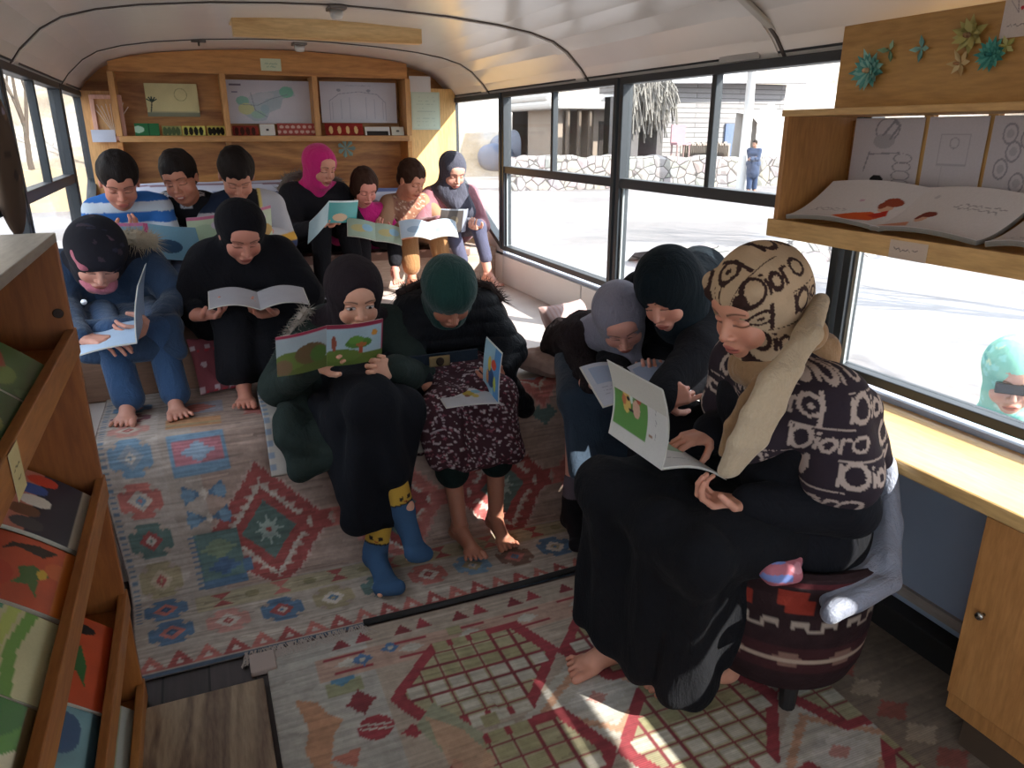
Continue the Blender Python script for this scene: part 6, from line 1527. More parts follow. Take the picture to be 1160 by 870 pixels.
# ---------------- girl in dark green jacket, legs crossed
J = Fig('girl in a dark green jacket and charcoal headscarf with blue socks, reading a pink-edged book',
        (.435, 2.53, .545), (.435, 2.40, .745), P(402, 336, y=2.33), (.02, -.96, -.30), (0, -1, 0),
        {'R': (P(352, 408, y=2.16) - Z * .02, (.55, -.25, .35), (0, -.8, .2), 'hold'), 'L': (P(447, 418, y=2.14), (-.75, -.25, .3), (0, -.8, .3), 'hold')},
        {'R': ((.485, 2.00, .225), (.30, -.66, -.62), (.35, -.55, .75)), 'L': ((.395, 2.03, .085), (.05, -1, 0))}, .86, .96, '#b88a74', eyes='open', lips='#a8484a', h=.006,
        knees={'R': (.42, 2.05, .56), 'L': (.50, 2.10, .50)}, elbows={'R': (.18, 2.33, .56), 'L': (.63, 2.30, .56)})
JG = m_cloth('#252e2b', .85, .5, 12)
J.top('jacket', JG, r=.045, fold=.007, ff=20, coat=(.45, .065))
def jx(c):
    c.cap(J.K['R'], lerp(J.K['R'], J.A['R'], .60), .075, .060, k=.04).cap(J.K['L'], lerp(J.K['L'], J.A['L'], .66), .075, .060, k=.04).cap(J.H['R'], J.K['R'], .10, .075, k=.04)
    c.quad((.30, 2.25, .52), (.33, 2.12, .50), (.33, 2.06, .30), (.30, 2.20, .42), .035, k=.05)
J.skirt('long_dress', m_cloth('#15161b', .9, .4, 9), (.335, 2.02, .215), (.465, 2.04, .215), r=.062, rs=.052, fold=.008, ff=30, extra=jx)
c = Clay(.006); c.quad((.22, 2.40, .56), (.17, 2.16, .46), (.30, 2.12, .40), (.34, 2.35, .56), .03, k=.04).cap((.19, 2.22, .50), (.20, 2.13, .36), .045, .03, k=.04).cap((.20, 2.13, .36), (.30, 2.13, .38), .03, k=.04)
J.part(c, 'jacket_tail', JG, fold=.007, ffreq=22)
J.hair(m_hair('#2a1a14'), 'under', 'hair')
J.scarf('headscarf', m_cloth('#241d21', .9, .4, 20), drape=.07, cut=(0, .125, -.010, .061, .095, .095), vol=1.04)
strands('fur_trim', [J.S['R'] + [.0, -.02, .08], J.S['R'] + [-.07, -.05, .0], J.S['R'] + [-.10, -.06, -.09]], .016, .030, m_paint('#8b8178', .95), J.o, 1100, 3)
def sockc(k, band_c):
    d = nrm(J.K[k] - J.A[k])
    def f(V):
        t = (V - J.A[k]) @ d; C = np.tile(hexc('#35506e'), (len(V), 1)); C[t > .035] = hexc('#b8923c'); C[(t > .035) & (t < .040)] = hexc('#2a2320')
        q = (V - J.A[k]); e = (abs(q[:, 0] - .012) < .006) | (abs(q[:, 0] + .014) < .005); C[(t > .05) & (t < .062) & e & (q[:, 1] < 0)] = hexc('#2a2320'); C[(t > .044) & (t < .048) & (abs(q[:, 0]) < .006) & (q[:, 1] < 0)] = hexc('#8a2f2a'); return C
    return f
for k in 'RL': J.sock(k, 'sock', m_attr(.95, .2), h=.105, colfn=sockc(k, 0))
m = MB(); m.tube([P(402, 438, y=2.28), P(402, 445, y=2.27)], .003, 6); m.build('zip_pull', m_metal('#c9c9c9', .2), J.o)
def jcv(side):
    if side == 'R':
        return pic(.165, .105, '#9db4c0', [('rect', 0, .90, .55, 1, '#8c2a44'), ('rect', 0, .90, 1, 1, '#8c2a44'), ('rect', .965, 0, 1, 1, '#8c2a44'), ('rect', 0, 0, 1, .26, '#56692f'), ('ell', .25, .24, .35, .16, '#5f7436'), ('ell', .55, .52, .24, .13, '#4f7a36'), ('ell', .5, .60, .14, .10, '#5f8a3c'), ('rect', .55, .26, .62, .46, '#9c4a34'), ('ell', .60, .48, .1, .05, '#a8663c'), ('ell', .84, .72, .055, .075, '#c98a3a'), ('ell', .12, .55, .04, .2, '#8a4a3a')])
    return pic(.165, .105, '#8f9aa0', [('rect', 0, .93, 1, 1, '#8c2a44'), ('rect', 0, 0, 1, .3, '#4f5a2c'), ('ell', .3, .35, .35, .22, '#5a6a34'), ('ell', .7, .45, .3, .25, '#5c4a34'), ('ell', .15, .2, .2, .2, '#6b5640'), ('ell', .85, .4, .15, .2, '#47602f')])
sp = (P(368, 370, y=2.06) + P(372, 414, y=2.06)) / 2
q = P(437, 395, y=2.06) - sp; q2 = P(308, 414, y=2.16) - sp
open_book('picture book with a crimson spine, tree and sun, held upright by the girl in green', sp, (0.02, -.30, 1), q * [1, 0, 0] + [0, .02, 0], q2 * [1, 1, .7], .165, .135, (0, 1, .2), plain('#cfc8c0'), plain('#cfc8c0'), jcv('R'), jcv('L'), curl=-.010, th=.003)

# ---------------- girl in dark green scarf with flowered skirt
G = Fig('barefoot girl in a bottle-green headscarf, black puffer jacket and flowered skirt, reading',
        (.80, 2.54, .555), (.775, 2.40, .765), P(509, 334, y=2.30), (-.02, -.72, -.66), (-.08, -1, 0),
        {'R': (P(480, 436, y=2.22), (.65, -.45, -.25), (.1, -.2, -1), 'relax'), 'L': (P(567, 425, y=2.24), (-.45, -.5, 0), (-.6, 0, .3), 'hold')},
        {'R': ((.69, 2.08, .085), (.12, -1, 0)), 'L': ((.825, 2.10, .085), (-.02, -1, 0))}, .80, .93, '#8f5f4c', lips='#8a4a40', h=.006,
        knees={'R': (.66, 2.14, .485), 'L': (.84, 2.13, .495)}, elbows={'R': (.58, 2.36, .58), 'L': (.97, 2.34, .60)})
PUFF = m_cloth('#15161a', .55, .5, 14)
def puffpost(V, Fc):
    N = vnormals(V, Fc); return V + N * (.006 * np.abs(np.sin(V[:, 2] * 62)) ** .6)[:, None]
c = Clay(.0055); q = lambda t: lerp(G.hip, G.neck, t)
c.cap(G.H['R'] + Z * .02, G.H['L'] + Z * .02, .115, k=.05).cap(q(.5) - G.r * .07, q(.5) + G.r * .07, .115, k=.06).cap(q(.85) - G.r * .09, q(.85) + G.r * .09, .085, k=.05).cap(G.S['R'], G.S['L'], .065, k=.05)
for k in 'RL': c.cap(G.S[k], G.E[k], .070, .062, k=.03).cap(G.E[k], lerp(G.E[k], G.W[k], .86), .060, .042, k=.03)
c.cap(G.neck - Z * .04 - G.f * .05, G.neck + Z * .03 - G.f * .04, .09, .075, k=.04)
c.quad(G.H['L'] + [.07, 0, -.01], (.93, 2.24, .50), (1.0, 2.28, .40), (.97, 2.46, .50), .035, k=.04)
G.part(c, 'puffer_jacket', PUFF, fold=.005, ffreq=16, post=puffpost)
cv = Canvas(.25, .25, .0025, '#3c2228'); rq = random.Random(5)
for i in range(420): cv.ell(rq.uniform(0, .25), rq.uniform(0, .25), rq.uniform(.002, .005), rq.uniform(.002, .004), rq.choice(['#a8979a', '#8f7c82', '#7c4450', '#b5a8a8']))
skc = lambda V: cv.sample(V[:, 0] + V[:, 1] * .5 + 1, V[:, 2] + V[:, 1] * .5 + 1)
G.trousers('trousers', m_cloth('#111d1b', .9, .4, 14), r=.0, end=.55, bell=.035)
def gx(c): c.quad((.60, 2.16, .48), (.89, 2.15, .48), (.88, 2.09, .33), (.63, 2.09, .33), .03, k=.04).cap(G.K['R'], (.66, 2.10, .36), .068, .06, k=.03).cap(G.K['L'], (.85, 2.10, .36), .068, .06, k=.03)
G.skirt('flowered_skirt', m_attr(.9, .3), (.635, 2.085, .325), (.885, 2.085, .325), r=.06, rs=.032, fold=.009, ff=34, colfn=skc, extra=gx)
c = Clay(.006); c.quad((.50, 2.36, .50), (.60, 2.24, .50), (.60, 2.19, .34), (.48, 2.24, .36), .02, k=.03); G.part(c, 'skirt_side', m_attr(.9, .3), fold=.010, ffreq=34, stretch=(1, 1, .2), colfn=lambda V: skc(V) * .8)
m = MB(); N1 = 40; pts = [G.K['R'] + [-.06 + .30 * i / N1, -.055 - .01 * sin(i * .16), -.052 + .012 * sin(i * .3)] for i in range(N1)]; m.tube(pts, .0035, 5); m.build('skirt_trim', m_paint('#8f8084', .9), G.o)
def gs(c): c.ell(G.hl(0, -.05, .02), G.hr(.085, .085, .095), G.R, k=.03)
G.scarf('headscarf', m_cloth('#12332f', .9, .4, 16), drape=.03, cut=(0, .125, -.060, .058, .085, .062), vol=1.05, extra=gs)
strands('fur_trim', [G.S['R'] + [-.04, .03, .07], G.neck + [0, .12, .08], G.S['L'] + [.03, .0, .08], G.S['L'] + [.06, -.03, .03]], .018, .045, m_paint('#33231f', .95), G.o, 800, 4)
bk = P(498, 409, y=2.20); m = MB(); m.box(bk - [.035, .004, .018], bk + [.035, .004, .018]); 
m.build('buckle', m_metal('#8f7c5a', .35), G.o, bevel=.004); m = MB(); m.lathe([(.010, 0), (.014, .003), (.010, .006)], (0, 0, 0), 20); V = np.vstack(m.v); m.v = [np.stack([V[:, 0], -V[:, 2], V[:, 1]], -1) + bk - [0, .003, 0]]; m.build('buckle_ring', m_metal('#2f2620', .5), G.o)
m = MB(); m.bar(bk - [.10, -.03, .0], bk + [.14, .03, 0], .012, .035); m.build('belt', m_cloth('#1a222c', .6), G.o)
p0, p1 = P(557, 446, y=2.13), P(563, 462, y=2.03)
hinge = (P(548, 436, y=2.14) + P(565, 457, y=2.02)) / 2
fig = lambda *a: a
open_book('thin white picture book open on the lap of the girl in the green scarf', hinge, nrm(P(548, 436, y=2.16) - P(565, 457, y=2.00)), P(492, 465, y=2.03) - P(563, 455, y=2.0) + Z * .01, (.06, -.05, 1), .165, .165, (-.5, 0, .8),
          pic(.18, .2, '#bdbcc0', [('ell', .55, .55, .12, .14, '#b39a3e'), ('ell', .66, .40, .07, .09, '#c9b060'), ('ell', .85, .72, .07, .12, '#a8404a'), ('ell', .72, .62, .10, .08, '#7fa8b8'), ('ell', .5, .42, .05, .06, '#8f5a3c')], [(.1, .4, .4)]),
          pic(.18, .2, '#8fb0c0', [('rect', 0, 0, 1, .35, '#4f7fae'), ('ell', .35, .5, .2, .22, '#2f4a72'), ('ell', .6, .6, .15, .1, '#c9b04a'), ('ell', .3, .25, .16, .08, '#a8b04a'), ('ell', .65, .35, .1, .15, '#b8452f'), ('ell', .3, .7, .14, .08, '#c98a5a')]),
          pic(.18, .2, '#a8adb8'), pic(.18, .2, '#a9b0bd'), curl=.004, th=.002)

# ---------------- girl in black chador
C_ = Fig('barefoot girl wrapped in a long black chador reading a thin book',
         (.155, 2.95, .74), (.15, 2.87, .93), P(273, 264, y=2.80), (.12, -.86, -.55), (.05, -1, 0),
         {'R': (P(228, 357, y=2.62), (.6, -.5, .1), (0, -.2, 1), 'hold'), 'L': (P(315, 353, y=2.60), (-.7, -.3, .05), (0, -.2, 1), 'hold')},
         {'R': ((.085, 2.545, .535), (-.05, -1, 0)), 'L': ((.185, 2.55, .535), (.25, -1, 0))}, .80, .90, '#a8705f', h=.007,
         knees={'R': (.075, 2.62, .735), 'L': (.24, 2.63, .735)}, elbows={'R': (-.06, 2.80, .76), 'L': (.36, 2.78, .76)})
C_.skirt('long_dress', BLACK, (.04, 2.55, .56), (.20, 2.56, .57), r=.055, rs=.045, fold=.008, ff=28, extra=lambda c: c.cap(C_.K['R'], C_.A['R'] + [0, 0, .06], .07, .065, k=.04).cap(C_.K['L'], C_.A['L'] + [0, 0, .06], .07, .065, k=.04))
def ch(c):
    E = C_.E; c.quad(C_.neck + [0, 0, .02], E['R'] + [0, 0, .02], (.0, 2.72, .69), (.14, 2.80, .76), .035, k=.05).quad(C_.neck + [0, 0, .02], E['L'] + [0, 0, .02], (.32, 2.72, .69), (.16, 2.80, .76), .035, k=.05)
    c.cap(C_.S['R'], E['R'], .07, .06, k=.06).cap(C_.S['L'], E['L'], .07, .06, k=.06).cap(lerp(C_.hip, C_.neck, .4) - C_.r * .1, lerp(C_.hip, C_.neck, .4) + C_.r * .1, .12, k=.06)
    c.cap(E['R'], C_.W['R'] + [.0, .05, 0], .045, .032, k=.04).cap(E['L'], C_.W['L'] + [.0, .05, 0], .045, .032, k=.04)
    c.quad(E['R'] + [0, 0, -.02], E['L'] + [0, 0, -.02], (.30, 2.74, .66), (.0, 2.74, .66), .04, k=.05)
C_.scarf('chador', m_cloth('#131216', .92, .5, 9), drape=.14, extra=ch, h=.0055, fold=.006, ff=22, cut=(0, .130, -.038, .052, .090, .066))
tb = P(297, 343, y=2.55)
open_book('thin pale booklet held open by the girl in the black chador', (.165, 2.55, .80), (.03, .90, .10), (-.96, .0, .10), (.98, .0, .03), .155, .19, (0, 0, 1), plain('#9b989c'), plain('#9b989c'), plain('#8d8a90'), plain('#8d8a90'), curl=.016, th=.0025)

# ---------------- girl in denim
D = Fig('girl in a blue denim coat and dark and pink headscarf',
        (-.28, 2.98, .74), (-.30, 2.86, .93), P(110, 290, y=2.73), (.10, -.80, -.62), (.15, -1, 0),
        {'R': (P(93, 384, y=2.52), (.75, -.35, -.05), (0, .1, -1), 'relax'), 'L': (P(175, 372, y=2.60), (-.5, -.5, 0), (-.7, 0, .2), 'hold')},
        {'R': ((-.265, 2.53, .535), (-.1, -1, 0)), 'L': ((-.13, 2.53, .535), (.1, -1, 0))}, .82, .92, '#a87868', h=.007,
        knees={'R': (-.29, 2.60, .715), 'L': (-.15, 2.60, .715)}, hup=(.1, 0, 1), elbows={'R': (-.43, 2.78, .78), 'L': (-.08, 2.82, .78)})
DEN = m_cloth('#24364e', .85, .45, 18); DEN2 = m_cloth('#2a4363', .85, .4, 20)
def dx(c): pass
D.top('denim_coat', DEN, r=.035, fold=.006, ff=24, coat=(.9, .038))
c = Clay(.006); c.quad((-.36, 2.62, .75), (-.37, 2.57, .66), (-.10, 2.55, .66), (-.10, 2.60, .75), .022, k=.04); D.part(c, 'coat_hem', DEN, fold=.006, ffreq=24, stretch=(1, 1, .4))
D.trousers('jeans', DEN2, r=.006, end=1.22, bell=.016)
cvd = Canvas(.3, .3, .006, '#1b1a22'); 
for k in range(14): cvd.ell(rq.uniform(0, .3), rq.uniform(0, .3), .012, .006, rq.choice(['#3b3038', '#54404a', '#2c2c3c']))
D.scarf('headscarf', m_attr(.85, .3), drape=.02, cut=(0, .125, -.052, .060, .090, .070), vol=1.06, colfn=cyl(cvd, D.head, D.R))
c = Clay(.0045); c.ell(D.hl(0, .045, -.082), D.hr(.062, .05, .036), D.R, k=.03).cap(D.hl(-.06, .03, .0), D.hl(.05, .075, .022), .011, k=.02).cap(D.hl(.055, .06, .02), D.hl(.075, .03, .05), .014, k=.02); D.part(c, 'pink_scarf', m_cloth('#a8616f', .9, .4, 30), fold=.004, ffreq=50)
strands('fur_collar', [D.neck + [.02, .02, .06], D.neck + [.11, -.01, .06], D.S['L'] + [.03, .0, .07]], .026, .05, m_paint('#a89a86', .95), D.o, 700, 6)
m = MB(); p = P(95, 342, y=2.66); m.lathe([(.009, 0), (.009, .004), (0, .006)], (0, 0, 0), 14); V = np.vstack(m.v); m.v = [np.stack([V[:, 0], -V[:, 2], V[:, 1]], -1) + p]; m.build('button', m_metal('#c9ccd2', .3), D.o)
h1, h2 = P(166, 371, y=2.45), P(138, 322, y=2.66)
open_book('plain pale blue notebook open in the hands of the girl in denim', P(160, 374, y=2.52), (.10, 1, .18), P(98, 393, y=2.46) - P(163, 374, y=2.46) + Z * .012, (.16, .10, 1), .175, .20, (-.5, -.2, .8), plain('#9fb0c4'), plain('#a4b4c8'), plain('#8498b5'), plain('#93a5bf'), curl=.006, th=.003)

# ---------------- three boys on the raised bench
def bfeet(x, dx=.07, y=3.10, z=.705): return {'R': ((x - dx, y, z), (0, -1, 0)), 'L': ((x + dx, y, z), (0, -1, 0))}
hb = P(135, 206, y=3.50)
B1 = Fig('boy in a blue and white striped jumper at the left end of the rear row', (-.24, 3.66, .93), (-.255, 3.58, 1.05), hb, (.08, -.85, -.48), (.1, -1, 0),
         {'R': (P(133, 268, y=3.32), (.5, -.4, .2), (0, .3, 1), 'hold'), 'L': (P(170, 268, y=3.30), (-.5, -.5, .2), (0, -.9, .1), 'hold')}, bfeet(-.22), .76, .92, '#a8705c', h=.008, lips='#a85a50')
cvs1 = Canvas(.3, .082, .002, '#b9c4cf'); cvs1.rect(0, 0, .3, .038, '#2f64a8'); 
for k in range(20): cvs1.ell(.0075 + .015 * k, .038, .006, .005, '#2f64a8')
B1.top('striped_jumper', m_attr(.95, .3), r=.03, fold=.004, colfn=lambda V: cvs1.sample(V[:, 0] + 3, V[:, 2] + .01))
B1.trousers('jeans', m_cloth('#1f2f48', .9)); B1.hair(HAIR)
open_book('large pale blue picture book held by the boy in stripes', P(165, 272, y=3.22), (0, -.25, 1), (-.95, .28, .05), (.92, .2, -.15), .20, .14, (0, 1, .3), plain('#b8c8cf'), plain('#c3b8c4'), pic(.2, .14, '#6f9fb8', [('ell', .5, .3, .3, .2, '#3f6f84'), ('rect', 0, .9, 1, 1, '#c06a94')]), pic(.2, .14, '#7fa8bc', [('ell', .6, .4, .25, .2, '#35506a'), ('rect', .92, 0, 1, 1, '#b83f74')]), curl=-.014, group=None)
hb = P(204, 202, y=3.60)
B2 = Fig('smiling boy in a black jumper with white pattern, middle of the three boys', (-.02, 3.74, .93), (-.02, 3.68, 1.04), hb, (-.25, -.9, -.30), (-.1, -1, 0),
         {'R': (P(195, 270, y=3.4), (.1, -.7, 0), (0, 0, -1), 'relax'), 'L': (P(222, 272, y=3.4), (-.1, -.7, 0), (0, 0, -1), 'relax')}, bfeet(-.01), .74, .90, '#a06a54', h=.008, hup=(-.15, 0, 1), smile=True)
cvb = Canvas(.13, .10, .002, '#16161a')
for ox, oy in ((0, 0), (.065, .05)):
    cvb.ell(ox + .032, oy + .022, .024, .009, '#a9a8ac'); cvb.ell(ox + .032, oy + .022, .014, .004, '#16161a'); cvb.line(ox + .012, oy + .03, ox + .052, oy + .014, .0022, '#b9b8ba')
B2.top('patterned_jumper', m_attr(.95, .3), r=.03, fold=.004, colfn=lambda V: cvb.sample(V[:, 0] + V[:, 1] * .3 + 3, V[:, 2] + 1))
B2.trousers('jeans', m_cloth('#1f2c44', .9)); B2.hair(HAIR)
hb = P(268, 199, y=3.58)
B3 = Fig('boy in a white jacket with navy collar, head bowed', (.225, 3.72, .93), (.225, 3.65, 1.04), hb, (.02, -.78, -.60), (0, -1, 0),
         {'R': (P(238, 262, y=3.35), (.3, -.6, .1), (0, .3, 1), 'hold'), 'L': (P(300, 262, y=3.38), (-.5, -.5, .1), (0, .3, 1), 'hold')}, bfeet(.24), .76, .92, '#a87460', h=.008)
def whc(V):
    q = V - B3.neck; C = np.tile(hexc('#a9a7ab'), (len(V), 1)); C[(np.abs(q[:, 0]) < .055) & (q[:, 1] < .0)] = hexc('#14151a'); C[(q[:, 2] > -.045) & (q[:, 0] < -.03)] = hexc('#1a2438')
    C[(q[:, 2] < -.165)] = hexc('#1b2a4c'); C[(q[:, 2] < -.135) & (q[:, 2] >= -.165)] = hexc('#b88a34'); C[(np.abs(q[:, 0] - .062) < .005) & (q[:, 2] > -.08)] = hexc('#c9b46a'); return C
B3.top('white_jacket', m_attr(.8, .3), r=.035, fold=.004, colfn=whc); B3.trousers('jeans', m_cloth('#1b2740', .9)); B3.hair(HAIR)
pb = pic(.19, .17, '#b8c3a4', [('ell', .3, .4, .3, .2, '#b38a3c'), ('ell', .6, .6, .3, .2, '#a8b89a'), ('ell', .5, .2, .3, .15, '#6a8a4a'), ('rect', 0, .93, 1, 1, '#c06a88'), ('ell', .3, .75, .15, .1, '#c9b8c4')], [])
open_book('colourful pink-edged book held by the boy in the white jacket', P(262, 262, y=3.24), (0, -.35, 1), (-.95, .15, -.12), (.93, .15, .1), .165, .17, (0, 1, .3), plain('#c3bcb8'), plain('#c3bcb8'), pb, pb, curl=-.012)

# ---------------- four children on the rear bench
def seat(x, u, v, y, **k): return P(u, v, y=y)
hd = P(363, 189, y=4.30)
K1 = Fig('girl in a pink hood and black padded coat reading a teal book', (.66, 4.46, .78), (.65, 4.38, 1.03), hd, (.45, -.85, -.32), (.1, -1, 0),
         {'R': (P(362, 256, y=4.12), (.7, -.3, .1), (0, -.3, 1), 'hold'), 'L': (P(392, 252, y=4.14), (-.6, -.4, .1), (0, -.3, 1), 'hold')},
         {'R': ((.60, 4.06, .535), (-.05, -1, 0)), 'L': ((.80, 4.08, .535), (.1, -1, 0))}, .86, .92, '#b07c68', h=.009, knees={'R': (.62, 4.12, .84), 'L': (.76, 4.12, .84)})
K1.top('padded_coat', BLACK2, r=.055, fold=.007); K1.trousers('trousers', BLACK, r=.01)
K1.hair(HAIRB, 'under', 'hair'); K1.scarf('pink_hood', m_cloth('#b8206c', .9, .4, 22), drape=.02, cut=(.0, .125, -.010, .060, .095, .092), vol=1.02)
strands('fur_trim', [K1.S['R'] + [-.06, .02, .03], K1.S['R'] + [-.01, .03, .10], K1.neck + [-.06, .06, .08]], .02, .05, m_paint('#6f665e', .95), K1.o, 350, 8)
strands('fur_trim', [K1.neck + [.08, .04, .06], K1.S['L'] + [.02, .02, .07]], .018, .04, m_paint('#6f665e', .95), K1.o, 200, 9)
def shoec(V): C = np.tile(hexc('#17171a'), (len(V), 1)); C[(np.mod(V[:, 2] * 40, 1) < .22) & (V[:, 1] < 4.02) & (V[:, 2] > .50)] = hexc('#a9a9ad'); return C
for k in 'RL': K1.sock(k, 'shoe', m_attr(.5), h=.06, colfn=shoec)
tb = pic(.17, .13, '#2f8a8c', [('ell', .6, .25, .25, .18, '#b89a7c'), ('rect', 0, .92, 1, 1, '#b9c9cc')])
open_book('teal-covered book held by the girl in the pink hood', P(372, 240, y=4.02), (.12, -.25, 1), (-.55, .1, -.55), (.97, .1, -.02), .155, .12, (0, 1, .3), plain('#b9c4c9'), plain('#b9c4c9'), plain('#8fa9b3'), tb, curl=-.006)
hd = P(413, 212, y=4.28)
K2 = Fig('small child with bobbed hair and fringe in a magenta jumper, rear bench', (.92, 4.45, .74), (.915, 4.36, .925), hd, (.10, -.82, -.50), (.05, -1, 0),
         {'R': (P(400, 264, y=4.12), (.5, -.5, .1), (0, -.3, 1), 'hold'), 'L': (P(438, 258, y=4.16), (-.5, -.5, .1), (0, -.3, 1), 'hold')},
         {'R': ((.85, 4.10, .57), (.3, -1, -.2)), 'L': ((1.0, 4.05, .60), (-.1, -1, -.1))}, .68, .86, '#b87a6c', h=.009, knees={'R': (.84, 4.14, .74), 'L': (1.03, 4.14, .74)})
K2.top('magenta_jumper', m_cloth('#b81e6e', .9, .4, 18), r=.03); K2.trousers('trousers', BLACK2, r=.012, end=.85); K2.hair(HAIRB, 'bob')
gb = pic(.17, .13, '#8f9c8a', [('ell', .4, .5, .3, .2, '#a89a6a'), ('ell', .7, .6, .2, .2, '#7fa0b4')])
open_book('grey-green picture book lying open on the knees of the child in magenta', P(425, 263, y=4.00), (.15, .55, .75), (-.9, .05, .20), (.95, .05, -.22), .15, .11, (0, -.3, .9), gb, gb, plain('#a9b4bc'), plain('#a9b4bc'), curl=.01)
hd = P(466, 204, y=4.31)
K3 = Fig('short-haired child in a brown embroidered top and tan trousers', (1.19, 4.47, .75), (1.18, 4.39, .965), hd, (.42, -.80, -.45), (.1, -1, 0),
         {'R': (P(455, 268, y=4.10), (.5, -.5, .1), (0, -.3, 1), 'hold'), 'L': (P(508, 256, y=4.14), (-.5, -.5, .1), (0, -.3, 1), 'hold')},
         {'R': ((1.10, 4.06, .535), (.1, -1, 0)), 'L': ((1.30, 4.10, .535), (.1, -1, 0))}, .76, .88, '#b07a64', h=.009, knees={'R': (1.10, 4.14, .79), 'L': (1.28, 4.15, .79)})
cve = Canvas(.12, .12, .003, '#8c6350')
for k in range(60): cve.ell(rq.uniform(0, .12), rq.uniform(0, .12), .004, .004, rq.choice(['#b9a08c', '#7a4a48', '#c4a894']))
def embc(V): q = V - K3.neck; C = cve.sample(V[:, 0] + 1, V[:, 2] + 1); C[(np.abs(q[:, 0]) > .10)] = hexc('#a07a60'); return C
K3.top('embroidered_top', m_attr(.9, .4), r=.03, colfn=embc); K3.trousers('tan_trousers', m_cloth('#8c6440', .9, .4, 16), r=.025, end=.80); K3.hair(HAIRB)
wb = pic(.18, .13, '#a9b4c0', [('poly', .0, .0, .5, .0, '#888888')] if False else [('ell', .5, .4, .3, .2, '#8898a8')])
open_book('blue-grey book open on the lap of the child in tan trousers', P(486, 262, y=3.98), (.1, .60, .60), (-.92, .0, .08), (.95, .05, .02), .165, .12, (0, -.2, 1), wb, wb, plain('#8fa0b0'), plain('#8fa0b0'), curl=.022)
hd = P(513, 194, y=4.34)
K4 = Fig('girl in a grey headscarf and pink coat in the sunlit right corner', (1.47, 4.50, .77), (1.46, 4.42, 1.0), hd, (.10, -.85, -.45), (0, -1, 0),
         {'R': (P(498, 250, y=4.16), (.4, -.6, .1), (0, -.3, 1), 'hold'), 'L': (P(540, 258, y=4.14), (-.5, -.6, .1), (0, -.3, 1), 'hold')},
         {'R': ((1.42, 4.06, .535), (0, -1, 0)), 'L': ((1.57, 4.08, .535), (.15, -1, 0))}, .80, .88, '#b88a78', h=.009, knees={'R': (1.37, 4.14, .80), 'L': (1.53, 4.14, .80)})
K4.top('pink_coat', m_cloth('#8f6068', .9, .4, 18), r=.035); K4.trousers('leggings', m_cloth('#4a4a5e', .9, .3, 18), r=.006, end=.72)
def k4(c): c.cap(K4.neck + [.02, -.05, .0], K4.neck + [.09, -.07, -.13], .06, .05, k=.05).cap(K4.neck + [-.05, -.04, .0], K4.neck + [.0, -.08, -.08], .06, .05, k=.05)
K4.scarf('headscarf', m_cloth('#444450', .9, .5, 24), drape=.08, extra=k4, cut=(0, .125, -.022, .055, .09, .076))
db = pic(.15, .17, '#4c4644', [('ell', .4, .5, .2, .2, '#6a5f50'), ('rect', 0, .94, 1, 1, '#9aa0aa')])
open_book('dark book with a pale edge held upright by the girl in the grey scarf', P(524, 250, y=4.02), (.06, -.25, 1), (-.95, .10, .05), (.35, .6, -.05), .13, .135, (0, 1, .3), plain('#b9b5b8'), plain('#b9b5b8'), db, plain('#8f93a0'), curl=-.006)
# ---------------- people outside
mp = P(853, 190, y=23.0); mx = mp[0]
M_ = Fig('man in dark blue standing outside by the whitewashed pole with folded arms', (mx, 23, .22), (mx - .02, 23, .74), (mx - .05, 22.96, .93), (-.8, -.4, -.2), (-.7, -.6, 0),
         {'R': (np.array([mx - .10, 22.78, .42]), (.5, .2, .1), (0, 1, 0), 'relax'), 'L': (np.array([mx - .25, 22.85, .38]), (-.2, .5, 0), (0, 1, 0), 'relax')},
         {'R': ((mx - .12, 22.98, GZ + .09), (-.7, -.6, 0)), 'L': ((mx + .14, 23.0, GZ + .09), (-.3, -.9, 0))}, 1.12, 1.1, '#8a6554', h=.012)
M_.top('dark_coat', m_cloth('#25344e', .9), r=.07, coat=None); M_.trousers('loose_trousers', m_cloth('#2c3a55', .9), r=.05, end=.95); M_.hair(HAIR)
c = Clay(.014); c.cap((mx, 23, .25), (mx, 22.98, -.10), .22, .24, k=.05); M_.part(c, 'long_tunic', m_cloth('#25344e', .9), fold=.01)
wp_ = P(1148, 428, x=2.32)
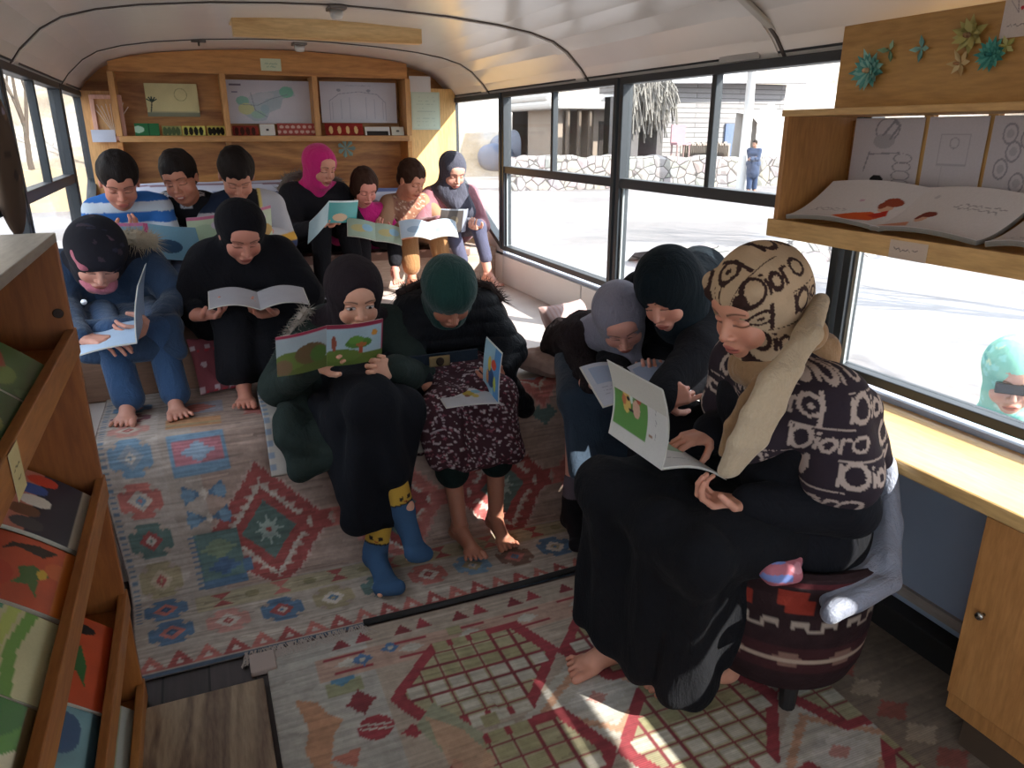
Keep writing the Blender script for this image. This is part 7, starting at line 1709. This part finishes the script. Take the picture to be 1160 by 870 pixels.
W_ = Fig('woman in a mint-green headscarf standing close outside the right window', wp_ + [.10, .06, -.62], wp_ + [.05, .04, -.20], wp_, (-.75, -.62, -.2), (-.8, -.5, 0),
         {'R': (wp_ + [-.15, .15, -.55], (-.2, -.3, 0), (0, 0, -1), 'relax'), 'L': (wp_ + [-.05, -.25, -.55], (-.3, 0, 0), (0, 0, -1), 'relax')},
         {'R': ((wp_[0] + .0, wp_[1] + .15, GZ + .09), (-1, -.4, 0)), 'L': ((wp_[0] + .06, wp_[1] - .08, GZ + .09), (-1, -.4, 0))}, .95, .98, '#a07a6c', eyes='open', h=.009)
cvw = Canvas(.10, .10, .002, '#6f7380')
for k in range(3): cvw.path([(0, .02 + .033 * k), (.05, .035 + .033 * k), (.10, .02 + .033 * k)], .0045, '#c4c6cc')
W_.top('striped_shawl', m_attr(.9, .3), r=.06, colfn=lambda V: cvw.sample(V[:, 1] + 1, V[:, 2] + V[:, 1] * .6 + 3)); W_.trousers('trousers', BLACK2, r=.04)
cvg = Canvas(.3, .3, .004, '#7fb3a0'); 
for k in range(40): cvg.ell(rq.uniform(0, .3), rq.uniform(0, .3), .02, .008, rq.choice(['#a9cbb9', '#5f9c94', '#8fc4b8', '#b8c9a8']))
W_.scarf('headscarf', m_attr(.8, .4), drape=.10, colfn=cyl(cvg, W_.head, W_.R), vol=1.04)
m = MB(); m.bar(W_.hl(-.055, .088, .005), W_.hl(.055, .088, .005), .02, .034); m.build('sunglasses', m_paint('#22262c', .2), W_.o, bevel=.004)
# ================================================================== LIGHT
w = bpy.data.worlds.new('sky'); SC.world = w; w.use_nodes = True
bg = w.node_tree.nodes['Background']; bg.inputs[0].default_value = (.80, .88, 1.0, 1); bg.inputs[1].default_value = 2.1
sd = bpy.data.lights.new('sun', 'SUN'); sd.energy = 7.0; sd.color = (1.0, .95, .88); sd.angle = .009
sun = bpy.data.objects.new('sun', sd); COL.objects.link(sun)
sun.rotation_euler = Vector((1.0, -1.3, 1.1)).to_track_quat('Z', 'Y').to_euler()
SC.view_settings.view_transform = 'Standard'; SC.view_settings.look = 'None'
SC.view_settings.exposure = 1.38; SC.view_settings.gamma = 1; SC.view_settings.use_curve_mapping = False
SC.cycles.max_bounces = 8; SC.cycles.diffuse_bounces = 5; SC.cycles.transparent_max_bounces = 12
SC.cycles.sample_clamp_indirect = 6; SC.cycles.caustics_reflective = False; SC.cycles.caustics_refractive = False
